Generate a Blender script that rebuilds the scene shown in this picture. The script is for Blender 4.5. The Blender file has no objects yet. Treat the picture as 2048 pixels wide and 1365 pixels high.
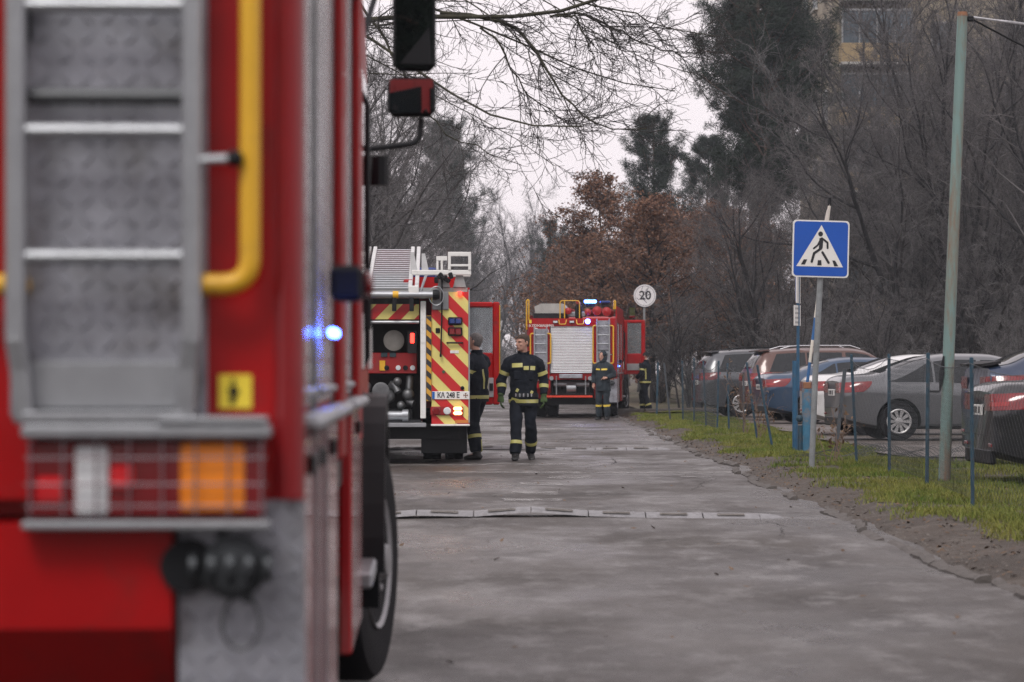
import bpy, bmesh, math, random
import numpy as np
from mathutils import Vector, Matrix
from mathutils.bvhtree import BVHTree

R = math.radians
random.seed(7)
rng = np.random.default_rng(11)
sc = bpy.context.scene
col = sc.collection

# ------------------------------------------------------------------ camera, sky, sun, exposure
FPX = 5490.0                      # focal length in pixels of a 2048 px wide picture
CAMZ = 1.30
cam_data = bpy.data.cameras.new('camera')
cam = bpy.data.objects.new('camera', cam_data)
col.objects.link(cam)
cam.location = (0, 0, CAMZ)
cam.rotation_euler = (R(90) + math.atan(56.5 / FPX), 0, 0)
cam_data.sensor_width = 36.0
cam_data.lens = FPX / 2048 * 36
cam_data.clip_start = 0.1
cam_data.clip_end = 2000
cam_data.dof.use_dof = True
cam_data.dof.focus_distance = 39.0
cam_data.dof.aperture_fstop = 4.0
cam_data.dof.aperture_blades = 9
sc.camera = cam

SUN_EL, SUN_AZ = 52, 200
world = bpy.data.worlds.new('World')
sc.world = world
world.use_nodes = True
wn = world.node_tree.nodes
wl = world.node_tree.links
wn.clear()
w_sky = wn.new('ShaderNodeTexSky')
w_sky.sky_type = 'NISHITA'
w_sky.sun_disc = False
w_sky.sun_elevation = R(SUN_EL)
w_sky.sun_rotation = R(SUN_AZ)
w_sky.dust_density = 4.0
w_hs = wn.new('ShaderNodeHueSaturation')
w_hs.inputs['Saturation'].default_value = 0.12
w_mix = wn.new('ShaderNodeMix')
w_mix.data_type = 'RGBA'
w_mix.inputs[0].default_value = 0.8           # an even overcast lid over the clear sky
w_mix.inputs[7].default_value = (8.5, 7.7, 8.0, 1)
w_bg = wn.new('ShaderNodeBackground')
w_bg.inputs['Strength'].default_value = 0.1
w_out = wn.new('ShaderNodeOutputWorld')
wl.new(w_sky.outputs[0], w_hs.inputs['Color'])
wl.new(w_hs.outputs[0], w_mix.inputs[6])
wl.new(w_mix.outputs[2], w_bg.inputs['Color'])
wl.new(w_bg.outputs[0], w_out.inputs['Surface'])

sun_data = bpy.data.lights.new('sun', 'SUN')
sun_data.energy = 1.1
sun_data.angle = R(18)
sun_data.color = (1.0, 0.96, 0.92)
sun = bpy.data.objects.new('sun', sun_data)
col.objects.link(sun)
sun.rotation_euler = (R(90 - SUN_EL), 0, R(180 - SUN_AZ))

sc.view_settings.view_transform = 'Standard'
sc.view_settings.look = 'None'
sc.view_settings.exposure = 0.5
sc.view_settings.gamma = 1.0
sc.view_settings.use_curve_mapping = False
sc.cycles.max_bounces = 5
sc.cycles.diffuse_bounces = 2
sc.cycles.glossy_bounces = 3
sc.cycles.transmission_bounces = 4
sc.cycles.transparent_max_bounces = 8
sc.cycles.volume_bounces = 0
sc.cycles.use_light_tree = False
sc.cycles.use_denoising = True
sc.cycles.denoising_prefilter = 'NONE'
sc.cycles.sample_clamp_indirect = 4.0


def at(px, py, Y):
    """world point that the picture shows at pixel px, py (2048 wide) when it stands Y metres away"""
    return Vector(((px - 1024) / FPX * Y, Y, CAMZ + (739 - py) / FPX * Y))


# ------------------------------------------------------------------ object helpers
def tag(o, label=None, cat=None, group=None, kind=None):
    if label: o['label'] = label
    if cat: o['category'] = cat
    if group: o['group'] = group
    if kind: o['kind'] = kind
    return o


def thing(name, label, cat, loc=(0, 0, 0), rz=0.0, group=None):
    o = bpy.data.objects.new(name, None)
    col.objects.link(o)
    o.location = loc
    o.rotation_euler = (0, 0, rz)
    o.empty_display_size = 0.2
    return tag(o, label, cat, group)


def copy_tree(o, parent=None):
    c = o.copy()
    col.objects.link(c)
    c.parent = parent
    for ch in list(o.children):
        copy_tree(ch, c)
    return c


def link_mesh(name, me, mats, parent=None, kind=None):
    o = bpy.data.objects.new(name, me)
    col.objects.link(o)
    if mats is not None:
        for m in (mats if isinstance(mats, (list, tuple)) else [mats]):
            me.materials.append(m)
    o.parent = parent
    if kind: o['kind'] = kind
    return o


def np_mesh(name, V, Fc, smooth=False):
    """fast mesh from numpy: V (n,3), Fc (m,3 or 4)"""
    V = np.ascontiguousarray(V, dtype=np.float32)
    Fc = np.ascontiguousarray(Fc, dtype=np.int32)
    me = bpy.data.meshes.new(name)
    me.vertices.add(len(V))
    me.vertices.foreach_set('co', V.ravel())
    k = Fc.shape[1]
    me.loops.add(Fc.size)
    me.loops.foreach_set('vertex_index', Fc.ravel())
    me.polygons.add(len(Fc))
    me.polygons.foreach_set('loop_start', np.arange(0, Fc.size, k, dtype=np.int32))
    if smooth:
        me.polygons.foreach_set('use_smooth', np.ones(len(Fc), dtype=bool))
    me.update(calc_edges=True)
    return me


class MB:
    """collects shapes into ONE mesh"""
    def __init__(s):
        s.v, s.f, s.m, s.cm = [], [], [], 0

    def mat(s, i):
        s.cm = i
        return s

    def add(s, vs, fs):
        o = len(s.v)
        s.v.extend((float(a), float(b), float(c)) for a, b, c in vs)
        s.f.extend(tuple(i + o for i in f) for f in fs)
        s.m.extend([s.cm] * len(fs))
        return s

    def _convex(s, vs, fs):
        c = sum((Vector(v) for v in vs), Vector()) / len(vs)
        out = []
        for f in fs:
            p = [Vector(vs[i]) for i in f]
            n = (p[1] - p[0]).cross(p[2] - p[0])
            if n.dot(sum(p, Vector()) / len(p) - c) < 0:
                f = tuple(reversed(f))
            out.append(f)
        return s.add(vs, out)

    def obox(s, c, size, M=None, b=0.0):
        h = [abs(k) / 2 for k in size]
        b = min(b, min(h) * 0.95)
        c = Vector(c)
        vs, fs, idx = [], [], {}
        sg = (-1, 1)
        if b <= 0:
            for x in sg:
                for y in sg:
                    for z in sg:
                        idx[(x, y, z)] = len(vs)
                        vs.append(Vector((x * h[0], y * h[1], z * h[2])))
            for a in range(3):
                for sa in sg:
                    q = []
                    for u, w in ((-1, -1), (1, -1), (1, 1), (-1, 1)):
                        k = [0, 0, 0]; k[a] = sa; k[(a + 1) % 3] = u; k[(a + 2) % 3] = w
                        q.append(idx[tuple(k)])
                    fs.append(tuple(q))
        else:
            for x in sg:
                for y in sg:
                    for z in sg:
                        for a in range(3):
                            k = [h[0] - b, h[1] - b, h[2] - b]; k[a] = h[a]
                            idx[(x, y, z, a)] = len(vs)
                            vs.append(Vector((x * k[0], y * k[1], z * k[2])))
            for a in range(3):
                for sa in sg:
                    q = []
                    for u, w in ((-1, -1), (1, -1), (1, 1), (-1, 1)):
                        k = [0, 0, 0]; k[a] = sa; k[(a + 1) % 3] = u; k[(a + 2) % 3] = w
                        q.append(idx[tuple(k) + (a,)])
                    fs.append(tuple(q))
            for a in range(3):
                b2, c2 = (a + 1) % 3, (a + 2) % 3
                for u in sg:
                    for w in sg:
                        k1 = [0, 0, 0]; k1[b2] = u; k1[c2] = w; k1[a] = -1
                        k2 = list(k1); k2[a] = 1
                        fs.append((idx[tuple(k1) + (b2,)], idx[tuple(k2) + (b2,)], idx[tuple(k2) + (c2,)], idx[tuple(k1) + (c2,)]))
            for x in sg:
                for y in sg:
                    for z in sg:
                        fs.append(tuple(idx[(x, y, z, a)] for a in range(3)))
        vs = [((M @ v) if M is not None else v) + c for v in vs]
        return s._convex(vs, fs)

    def box(s, x0, x1, y0, y1, z0, z1, b=0.0):
        return s.obox(((x0 + x1) / 2, (y0 + y1) / 2, (z0 + z1) / 2), (x1 - x0, y1 - y0, z1 - z0), None, b)

    def tube(s, path, r, n=8, cap=True, closed=False):
        P = [Vector(p) for p in path]
        K = len(P)
        rs = list(r) if isinstance(r, (list, tuple)) else [r] * K
        vs, fs = [], []
        prev = None
        for i in range(K):
            if closed:
                t = (P[(i + 1) % K] - P[i - 1]).normalized()
            else:
                t = (P[min(i + 1, K - 1)] - P[max(i - 1, 0)]).normalized()
            if prev is None:
                a = Vector((0, 0, 1)) if abs(t.z) < 0.9 else Vector((1, 0, 0))
                u = t.cross(a).normalized()
            else:
                u = (prev - t * prev.dot(t)).normalized()
            prev = u
            w = t.cross(u)
            for k in range(n):
                an = 2 * math.pi * k / n
                vs.append(P[i] + (u * math.cos(an) + w * math.sin(an)) * rs[i])
        for i in range(K if closed else K - 1):
            j = (i + 1) % K
            for k in range(n):
                l = (k + 1) % n
                fs.append((i * n + k, i * n + l, j * n + l, j * n + k))
        if cap and not closed:
            fs.append(tuple(reversed(range(n))))
            fs.append(tuple(range((K - 1) * n, K * n)))
        return s.add(vs, fs)

    def cyl(s, p0, p1, r0, r1=None, n=16):
        return s.tube([p0, p1], [r0, r0 if r1 is None else r1], n)

    def lathe(s, c, prof, axis='x', n=24, M=None):
        """profile of (radius, height) turned about an axis through c"""
        vs, fs = [], []
        c = Vector(c)
        for (r, h) in prof:
            for k in range(n):
                a = 2 * math.pi * k / n
                u, w = r * math.cos(a), r * math.sin(a)
                p = Vector({'x': (h, u, w), 'y': (w, h, u), 'z': (u, w, h)}[axis])
                vs.append((M @ p if M is not None else p) + c)
        K = len(prof)
        for i in range(K - 1):
            for k in range(n):
                l = (k + 1) % n
                fs.append((i * n + k, i * n + l, (i + 1) * n + l, (i + 1) * n + k))
        fs.append(tuple(reversed(range(n))))
        fs.append(tuple(range((K - 1) * n, K * n)))
        return s.add(vs, fs)

    def prism(s, poly, axis, a, b):
        """2D polygon pushed along an axis from a to b; poly in the other two axes in order x<y<z"""
        ar = sum(poly[i][0] * poly[(i + 1) % len(poly)][1] - poly[(i + 1) % len(poly)][0] * poly[i][1] for i in range(len(poly)))
        if (ar < 0) != (axis == 'y'): poly = list(reversed(poly))
        f = {'x': lambda p, t: (t, p[0], p[1]), 'y': lambda p, t: (p[0], t, p[1]), 'z': lambda p, t: (p[0], p[1], t)}[axis]
        n = len(poly)
        lo, hi = min(a, b), max(a, b)
        vs = [f(p, lo) for p in poly] + [f(p, hi) for p in poly]
        fs = [tuple(reversed(range(n))), tuple(range(n, 2 * n))]
        fs += [(i, (i + 1) % n, n + (i + 1) % n, n + i) for i in range(n)]
        return s.add(vs, fs)

    def ball(s, c, r, nu=14, nv=8):
        r = (r, r, r) if not isinstance(r, (list, tuple)) else r
        vs = [(c[0], c[1], c[2] - r[2])]
        for j in range(1, nv):
            t = math.pi * j / nv
            for i in range(nu):
                a = 2 * math.pi * i / nu
                vs.append((c[0] + r[0] * math.sin(t) * math.cos(a), c[1] + r[1] * math.sin(t) * math.sin(a), c[2] - r[2] * math.cos(t)))
        vs.append((c[0], c[1], c[2] + r[2]))
        fs = [(0, 1 + (i + 1) % nu, 1 + i) for i in range(nu)]
        for j in range(nv - 2):
            for i in range(nu):
                k = (i + 1) % nu
                fs.append((1 + j * nu + i, 1 + j * nu + k, 1 + (j + 1) * nu + k, 1 + (j + 1) * nu + i))
        e = len(vs) - 1
        fs += [(e, e - nu + i, e - nu + (i + 1) % nu) for i in range(nu)]
        return s.add(vs, fs)

    def mesh(s, name, smooth=True, angle=35):
        me = bpy.data.meshes.new(name)
        me.from_pydata(s.v, [], s.f)
        if any(s.m):
            me.polygons.foreach_set('material_index', s.m)
        if smooth:
            me.polygons.foreach_set('use_smooth', [True] * len(s.f))
            me.set_sharp_from_angle(angle=R(angle))
        me.update()
        return me

    def build(s, name, mats, parent=None, smooth=True, angle=35, kind=None):
        return link_mesh(name, s.mesh(name, smooth, angle), mats, parent, kind)


def bend(pts, r, n=5):
    """polyline with its corners rounded"""
    P = [Vector(p) for p in pts]
    out = [P[0]]
    for i in range(1, len(P) - 1):
        a, b = (P[i - 1] - P[i]), (P[i + 1] - P[i])
        k = min(r, a.length * .49, b.length * .49)
        p0, p1 = P[i] + a.normalized() * k, P[i] + b.normalized() * k
        for j in range(n + 1):
            t = j / n
            out.append(p0.lerp(P[i], t).lerp(P[i].lerp(p1, t), t))
    out.append(P[-1])
    return out


def text_part(body, size, mat, parent, pos, rx=R(90), rz=0.0, align='CENTER', depth=0.002, bold=0.0, xscale=1.0, name='lettering'):
    cu = bpy.data.curves.new('lettering', 'FONT')
    cu.body = body
    cu.size = size
    cu.align_x = align
    cu.align_y = 'CENTER'
    cu.extrude = depth
    cu.offset = bold
    cu.resolution_u = 3
    ob = bpy.data.objects.new('lettering', cu)
    col.objects.link(ob)
    dg = bpy.context.evaluated_depsgraph_get()
    me = bpy.data.meshes.new_from_object(ob.evaluated_get(dg))
    bpy.data.objects.remove(ob)
    bpy.data.curves.remove(cu)
    o = link_mesh(name, me, None, parent)
    me.materials.clear()
    me.materials.append(mat)
    o.location = pos
    o.rotation_euler = (rx, 0, rz)
    o.scale = (xscale, 1, 1)
    return o


# ------------------------------------------------------------------ materials
_mats = {}


def M(name, c, rough=.6, metal=0.0, var=.12, scale=5.0, bump=0.0, bscale=60.0, coat=0.0, dirt=None, stretch=(1, 1, 1), emit=None, spec=.5, c2=None, island=0.0):
    """procedural material: two-tone noise, optional dirt patches, fine relief"""
    if name in _mats: return _mats[name]
    m = bpy.data.materials.new(name)
    m.use_nodes = True
    n, l = m.node_tree.nodes, m.node_tree.links
    p = n['Principled BSDF']
    p.inputs['Roughness'].default_value = rough
    p.inputs['Metallic'].default_value = metal
    p.inputs['Specular IOR Level'].default_value = spec
    p.inputs['Coat Weight'].default_value = coat
    p.inputs['Coat Roughness'].default_value = .08
    tc = n.new('ShaderNodeTexCoord')
    mp = n.new('ShaderNodeMapping')
    mp.inputs['Scale'].default_value = stretch
    l.new(tc.outputs['Object'], mp.inputs['Vector'])
    nz = n.new('ShaderNodeTexNoise')
    nz.inputs['Scale'].default_value = scale
    nz.inputs['Detail'].default_value = 5
    nz.inputs['Roughness'].default_value = .65
    l.new(mp.outputs[0], nz.inputs['Vector'])
    rmp = n.new('ShaderNodeMapRange')
    rmp.inputs['From Min'].default_value = .3
    rmp.inputs['From Max'].default_value = .7
    l.new(nz.outputs['Fac'], rmp.inputs['Value'])
    mx = n.new('ShaderNodeMix')
    mx.data_type = 'RGBA'
    lo = [k * (1 - var) for k in c]
    hi = list(c2) if c2 else [min(k * (1 + var), 1) for k in c]
    mx.inputs[6].default_value = (*lo, 1)
    mx.inputs[7].default_value = (*hi, 1)
    l.new(rmp.outputs[0], mx.inputs[0])
    if island:
        ge = n.new('ShaderNodeNewGeometry')
        ad = n.new('ShaderNodeMath'); ad.operation = 'MULTIPLY_ADD'
        ad.inputs[1].default_value = island
        l.new(ge.outputs['Random Per Island'], ad.inputs[0])
        sb = n.new('ShaderNodeMath'); sb.operation = 'MULTIPLY'
        sb.inputs[1].default_value = 1 - island
        l.new(rmp.outputs[0], sb.inputs[0])
        l.new(sb.outputs[0], ad.inputs[2])
        l.new(ad.outputs[0], mx.inputs[0])
    out = mx.outputs[2]
    if dirt:
        dc, amount, ds = dirt
        n2 = n.new('ShaderNodeTexNoise')
        n2.inputs['Scale'].default_value = ds
        n2.inputs['Detail'].default_value = 8
        n2.inputs['Roughness'].default_value = .7
        l.new(mp.outputs[0], n2.inputs['Vector'])
        r2 = n.new('ShaderNodeMapRange')
        r2.inputs['From Min'].default_value = .62 - .3 * amount
        r2.inputs['From Max'].default_value = .78 - .2 * amount
        r2.inputs['To Max'].default_value = min(1, .4 + amount)
        l.new(n2.outputs['Fac'], r2.inputs['Value'])
        m2 = n.new('ShaderNodeMix')
        m2.data_type = 'RGBA'
        l.new(r2.outputs[0], m2.inputs[0])
        l.new(out, m2.inputs[6])
        m2.inputs[7].default_value = (*dc, 1)
        out = m2.outputs[2]
        rr = n.new('ShaderNodeMapRange')
        rr.inputs['To Min'].default_value = rough
        rr.inputs['To Max'].default_value = min(1, rough + .35)
        l.new(r2.outputs[0], rr.inputs['Value'])
        l.new(rr.outputs[0], p.inputs['Roughness'])
    l.new(out, p.inputs['Base Color'])
    if bump:
        n3 = n.new('ShaderNodeTexNoise')
        n3.inputs['Scale'].default_value = bscale
        n3.inputs['Detail'].default_value = 4
        l.new(mp.outputs[0], n3.inputs['Vector'])
        bp = n.new('ShaderNodeBump')
        bp.inputs['Strength'].default_value = bump
        bp.inputs['Distance'].default_value = .02
        l.new(n3.outputs['Fac'], bp.inputs['Height'])
        l.new(bp.outputs[0], p.inputs['Normal'])
    if emit:
        p.inputs['Emission Color'].default_value = (*emit[0], 1)
        p.inputs['Emission Strength'].default_value = emit[1]
    _mats[name] = m
    return m


def glass_mat(name, tint=(.6, .65, .68), rough=.03, trans=.85):
    if name in _mats: return _mats[name]
    m = M(name, tint, rough, var=.02)
    p = m.node_tree.nodes['Principled BSDF']
    p.inputs['Transmission Weight'].default_value = trans
    p.inputs['IOR'].default_value = 1.45
    return m


RED = M('red_paint', (.33, .0015, .003), .36, var=.10, scale=2.0, coat=.10, dirt=((.13, .016, .014), .30, 5), spec=.25)
RED_DULL = M('dull_red_paint', (.28, .006, .008), .5, var=.1, scale=3, dirt=((.13, .04, .035), .3, 9))
YEL = M('yellow_enamel', (.68, .38, .022), .4, var=.08, dirt=((.42, .24, .04), .3, 9))
ALU = M('brushed_aluminium', (.36, .375, .395), .42, .75, var=.1, scale=9, bump=.05)
TREAD = M('tread_plate_aluminium', (.36, .37, .41), .42, .75, var=.28, scale=5, dirt=((.16, .15, .145), .40, 6))
SHUT = M('anodised_shutter', (.74, .74, .75), .22, .45, var=.07, scale=3)
WHITE = M('white_enamel', (.72, .72, .70), .45, var=.06, dirt=((.4, .38, .34), .2, 8))
BLACK = M('black_plastic', (.007, .008, .010), .5, var=.2, spec=.25)
RUB = M('tyre_rubber', (.009, .009, .011), .8, var=.25, bump=.2, bscale=90, dirt=((.035, .032, .03), .2, 12), spec=.2)
CHAS = M('chassis_grey', (.012, .013, .015), .65, var=.3, dirt=((.05, .045, .04), .2, 6), spec=.25)
STEEL = M('galvanised_steel', (.36, .38, .40), .45, .7, var=.15, scale=14)
CHROME = M('polished_steel', (.62, .63, .65), .16, 1.0, var=.05)
MIRROR = M('mirror_glass', (.62, .64, .66), .02, 1.0, var=.01)
R_LENS = M('red_lens', (.17, .002, .005), .18, var=.08, coat=.6)
O_LENS = M('amber_lens', (.85, .24, .01), .2, var=.06, coat=.5)
W_LENS = M('clear_lens', (.62, .64, .66), .12, var=.08, coat=.6)
B_LENS = M('blue_lens', (.006, .03, .16), .15, var=.1, coat=.6)
L_RED = M('lit_red_lamp', (.8, .03, .02), .3, var=.02, emit=((1, .03, .02), 4.0))
L_BLUE = M('lit_blue_lamp', (.2, .3, 1), .3, var=.02, emit=((.06, .15, 1.0), 20.0))
L_AMB = M('lit_amber_lamp', (1, .5, .2), .3, var=.02, emit=((1, .42, .16), 4.5))
GLASSD = M('dark_window_glass', (.028, .034, .04), .05, var=.2, coat=.8, spec=.8)
# ------------------------------------------------------------------ ground, road, verge, parking
ROAD_L, ROAD_R = -4.3, 2.9


def road_z(x, y):
    return .007 * np.sin(x * .9 + y * .31) + .006 * np.sin(y * .83 - x * 1.7 + 1.0) + .004 * np.sin(y * 2.1 + x * .6)


def edge_x(y):
    return ROAD_R + .05 * np.sin(y * .55) + .035 * np.sin(y * 1.9 + 2) + .02 * np.sin(y * 4.7)


def verge_z(x, y):
    d = np.clip((x - edge_x(y)) / .5, 0, 1)
    return -.012 + d * (.085 + .018 * np.sin(x * 2.3 + y * .8) + .014 * np.sin(y * 1.7 - x * 3.1) + .008 * np.sin(y * 5.3 + x * 6.1))


def grid_mesh(name, xs, ys, fz, xf=None):
    X, Y = np.meshgrid(xs, ys, indexing='ij')
    if xf is not None: X = xf(X, Y)
    Z = fz(X, Y)
    V = np.stack([X, Y, Z], -1).reshape(-1, 3)
    nx, ny = len(xs), len(ys)
    i = np.arange(nx - 1)[:, None] * ny + np.arange(ny - 1)[None, :]
    Fc = np.stack([i, i + ny, i + ny + 1, i + 1], -1).reshape(-1, 4)
    return np_mesh(name, V, Fc, True)


def ground_material(name, cols, scales, rough, bump, wet=None, cracks=None, stretch=(1, 1, 1), seams=None, grain=0.0):
    m = bpy.data.materials.new(name)
    m.use_nodes = True
    n, l = m.node_tree.nodes, m.node_tree.links
    p = n['Principled BSDF']
    tc = n.new('ShaderNodeTexCoord')
    mp = n.new('ShaderNodeMapping')
    mp.inputs['Scale'].default_value = stretch
    l.new(tc.outputs['Object'], mp.inputs[0])
    v = mp.outputs[0]

    def noise(s, d=6, r=.6):
        k = n.new('ShaderNodeTexNoise')
        k.inputs['Scale'].default_value = s
        k.inputs['Detail'].default_value = d
        k.inputs['Roughness'].default_value = r
        l.new(v, k.inputs['Vector'])
        return k.outputs['Fac']

    def rng_(src, a, b, c=0., d=1.):
        k = n.new('ShaderNodeMapRange')
        k.inputs['From Min'].default_value = a
        k.inputs['From Max'].default_value = b
        k.inputs['To Min'].default_value = c
        k.inputs['To Max'].default_value = d
        l.new(src, k.inputs['Value'])
        return k.outputs[0]

    def mix(f, a, b):
        k = n.new('ShaderNodeMix')
        k.data_type = 'RGBA'
        l.new(f, k.inputs[0]) if not isinstance(f, float) else setattr(k.inputs[0], 'default_value', f)
        for s, q in ((6, a), (7, b)):
            if isinstance(q, tuple): k.inputs[s].default_value = (*q, 1)
            else: l.new(q, k.inputs[s])
        return k.outputs[2]

    c = mix(rng_(noise(scales[0], 8, .65), .35, .65), cols[0], cols[1])
    c = mix(rng_(noise(scales[1], 6, .7), .50, .66), c, cols[2])
    c = mix(rng_(noise(scales[2], 3, .6), .46, .66, 0, .8), c, cols[3])
    if cracks:
        vo = n.new('ShaderNodeTexVoronoi')
        vo.feature = 'DISTANCE_TO_EDGE'
        vo.inputs['Scale'].default_value = cracks[0]
        wv = n.new('ShaderNodeMix'); wv.data_type = 'VECTOR'
        wv.inputs[0].default_value = .22
        nn = n.new('ShaderNodeTexNoise'); nn.inputs['Scale'].default_value = 1.7; nn.inputs['Detail'].default_value = 5
        l.new(v, nn.inputs['Vector'])
        l.new(v, wv.inputs[4]); l.new(nn.outputs['Color'], wv.inputs[5])
        l.new(wv.outputs[1], vo.inputs['Vector'])
        f = rng_(vo.outputs['Distance'], 0, cracks[1], 1, 0)
        g = n.new('ShaderNodeMath'); g.operation = 'MULTIPLY'
        l.new(f, g.inputs[0]); l.new(rng_(noise(.35, 2), .5, .6), g.inputs[1])
        c = mix(g.outputs[0], c, (.035, .032, .03))
    if grain:
        gf = rng_(noise(70, 3, .8), .3, .7, 1 - grain, 1 + grain)
        k = n.new('ShaderNodeMix'); k.data_type = 'RGBA'; k.blend_type = 'MULTIPLY'; k.inputs[0].default_value = 1.0
        l.new(c, k.inputs[6]); l.new(gf, k.inputs[7]); c = k.outputs[2]
    l.new(c, p.inputs['Base Color'])
    if wet:
        rr = rng_(noise(wet[0], 5, .6), .38, .66, wet[1], wet[2])
        l.new(rr, p.inputs['Roughness'])
    else:
        p.inputs['Roughness'].default_value = rough
    b = n.new('ShaderNodeBump')
    b.inputs['Strength'].default_value = bump
    b.inputs['Distance'].default_value = .012
    l.new(noise(55, 8, .8), b.inputs['Height'])
    l.new(b.outputs[0], p.inputs['Normal'])
    return m


ASPH = ground_material('worn_asphalt', [(.032, .027, .024), (.076, .067, .061), (.150, .143, .139), (.038, .030, .024)], (.85, 2.6, .38), .6, .8,  # palest of the worn tones also puts wet sheen into the colour
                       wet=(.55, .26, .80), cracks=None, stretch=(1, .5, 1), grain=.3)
DIRT = ground_material('packed_dirt', [(.042, .031, .023), (.066, .051, .040), (.095, .080, .067), (.028, .021, .016)], (1.4, 5, .5), .85, .8, grain=.3)
LITTER = ground_material('leaf_litter', [(.060, .050, .032), (.095, .075, .050), (.12, .08, .045), (.05, .06, .025)], (1.2, 6, .4), .95, 1.0)
LOT = ground_material('parking_asphalt', [(.075, .062, .054), (.11, .095, .085), (.135, .122, .113), (.065, .052, .043)], (.9, 3, .3), .75, .5, wet=(.6, .5, .85))

ground = link_mesh('ground', grid_mesh('ground', np.linspace(-420, 420, 41), np.linspace(-60, 760, 41), lambda x, y: x * 0 - .09), LITTER)
tag(ground, kind='structure')
ys = np.concatenate([np.arange(-8, 100, .5), np.arange(100, 330, 4)])
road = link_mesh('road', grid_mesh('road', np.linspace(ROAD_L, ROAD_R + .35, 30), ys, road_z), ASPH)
tag(road, kind='structure')
xs = np.concatenate([np.linspace(0, 1.2, 14), np.linspace(1.4, 6, 20), np.linspace(7, 60, 14)])
ys = np.concatenate([np.arange(-8, 82, .25), np.arange(82, 330, 5)])
verge = link_mesh('verge', grid_mesh('verge', xs, ys, verge_z, lambda x, y: edge_x(y) - .04 + x), DIRT)
tag(verge, kind='structure')
verge_l = link_mesh('verge_left', grid_mesh('verge_left', np.linspace(-60, ROAD_L, 24), ys[::3], lambda x, y: .05 + .02 * np.sin(x * 2 + y) - .06 * (x > ROAD_L - .1)), LITTER)
tag(verge_l, kind='structure')
lot = link_mesh('parking_lot', grid_mesh('parking_lot', np.linspace(5.35, 13.5, 12), np.linspace(37.5, 74, 40), lambda x, y: .108 + .006 * np.sin(x * 2 + y), lambda x, y: x + .12 * np.sin(y * .9) * (x < 6)), LOT)
tag(lot, kind='structure')
litter = link_mesh('forest_floor', grid_mesh('forest_floor', np.linspace(3.7, 60, 40), np.linspace(74.3, 230, 60), lambda x, y: .13 + .05 * np.sin(x * .9) * np.sin(y * .5)), LITTER)
tag(litter, kind='structure')

# broken kerb along the verge: each stone its own piece
CONC = M('weathered_concrete', (.085, .076, .070), .85, var=.2, scale=8, bump=.5, bscale=40, dirt=((.045, .038, .032), .4, 5))
kerb = bpy.data.objects.new('kerb', None); col.objects.link(kerb); tag(kerb, kind='structure')
kerb_meshes = []
for k in range(7):
    r = random.Random(k)
    prof = []
    n = 9
    vs, fs = [], []
    for i in range(n):
        t = i / (n - 1) - .5
        hw = .045 + r.uniform(-.014, .008)
        h = .026 + r.uniform(-.018, .012)
        o = r.uniform(-.012, .012)
        for (dx, dz) in ((-hw, -.1), (-hw - .01, h * .45), (-hw * .5, h), (hw * .5, h + .006), (hw, -.1)):
            vs.append((dx + o, t, dz))
    for i in range(n - 1):
        for j in range(4):
            fs.append((i * 5 + j, i * 5 + j + 1, i * 5 + 6 + j, i * 5 + 5 + j))
    fs += [(0, 1, 2, 3, 4), tuple(reversed(range((n - 1) * 5, n * 5)))]
    me = bpy.data.meshes.new('kerb_stone'); me.from_pydata(vs, [], fs); me.update(); me.materials.append(CONC)
    kerb_meshes.append(me)
y = 9.0
while y < 82:
    L = random.uniform(.9, 1.5)
    if random.random() > .08:
        o = bpy.data.objects.new('kerb_stone', random.choice(kerb_meshes)); col.objects.link(o); o.parent = kerb
        o.location = (float(edge_x(y + L / 2)) - .03, y + L / 2, float(road_z(2.9, y)) + random.uniform(-.02, .008))
        sl = float(edge_x(y + L) - edge_x(y)) / L
        o.rotation_euler = (random.uniform(-.012, .012), random.uniform(-.12, .1), -math.atan(sl) + random.uniform(-.03, .03))
        o.scale = (random.uniform(.8, 1.3), L * .97, random.uniform(.7, 1.25))
    y += L
tall_kerb = bpy.data.objects.new('kerb_tall', None); col.objects.link(tall_kerb); tag(tall_kerb, kind='structure')
for i in range(4):
    mb = MB(); mb.box(-.48, .48, -.09, .09, -.1, .14, .015)
    o = mb.build('kerb_stone', CONC, tall_kerb); o.location = (3.25 + i * .98, 77.5 + i * .12, .05); o.rotation_euler = (0, 0, .12)

# worn crossing paint and wet patch rims on the asphalt
PAINT = M('worn_road_paint', (.36, .35, .34), .6, var=.2, scale=6)
n, l = PAINT.node_tree.nodes, PAINT.node_tree.links
tn = n.new('ShaderNodeTexNoise'); tn.inputs['Scale'].default_value = 4.5; tn.inputs['Detail'].default_value = 9; tn.inputs['Roughness'].default_value = .75
tcn = n.new('ShaderNodeTexCoord'); l.new(tcn.outputs['Object'], tn.inputs['Vector'])
tr = n.new('ShaderNodeMapRange'); tr.inputs['From Min'].default_value = .42; tr.inputs['From Max'].default_value = .62; tr.inputs['To Max'].default_value = .75
l.new(tn.outputs['Fac'], tr.inputs['Value']); l.new(tr.outputs[0], n['Principled BSDF'].inputs['Alpha'])


def marking(x0, x1, y0, y1, seed=0):
    r = np.random.default_rng(seed)
    nx = max(3, int((x1 - x0) / .12)); ny = 5
    xs_, ys_ = np.linspace(x0, x1, nx), np.linspace(y0, y1, ny)
    jit = r.normal(0, .035, (nx, ny))
    me = grid_mesh('road_marking', xs_, ys_, lambda x, y: road_z(x, y) + .006, lambda x, y: x + jit * .5)
    o = link_mesh('road_marking', me, PAINT)
    return tag(o, kind='structure')


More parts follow.
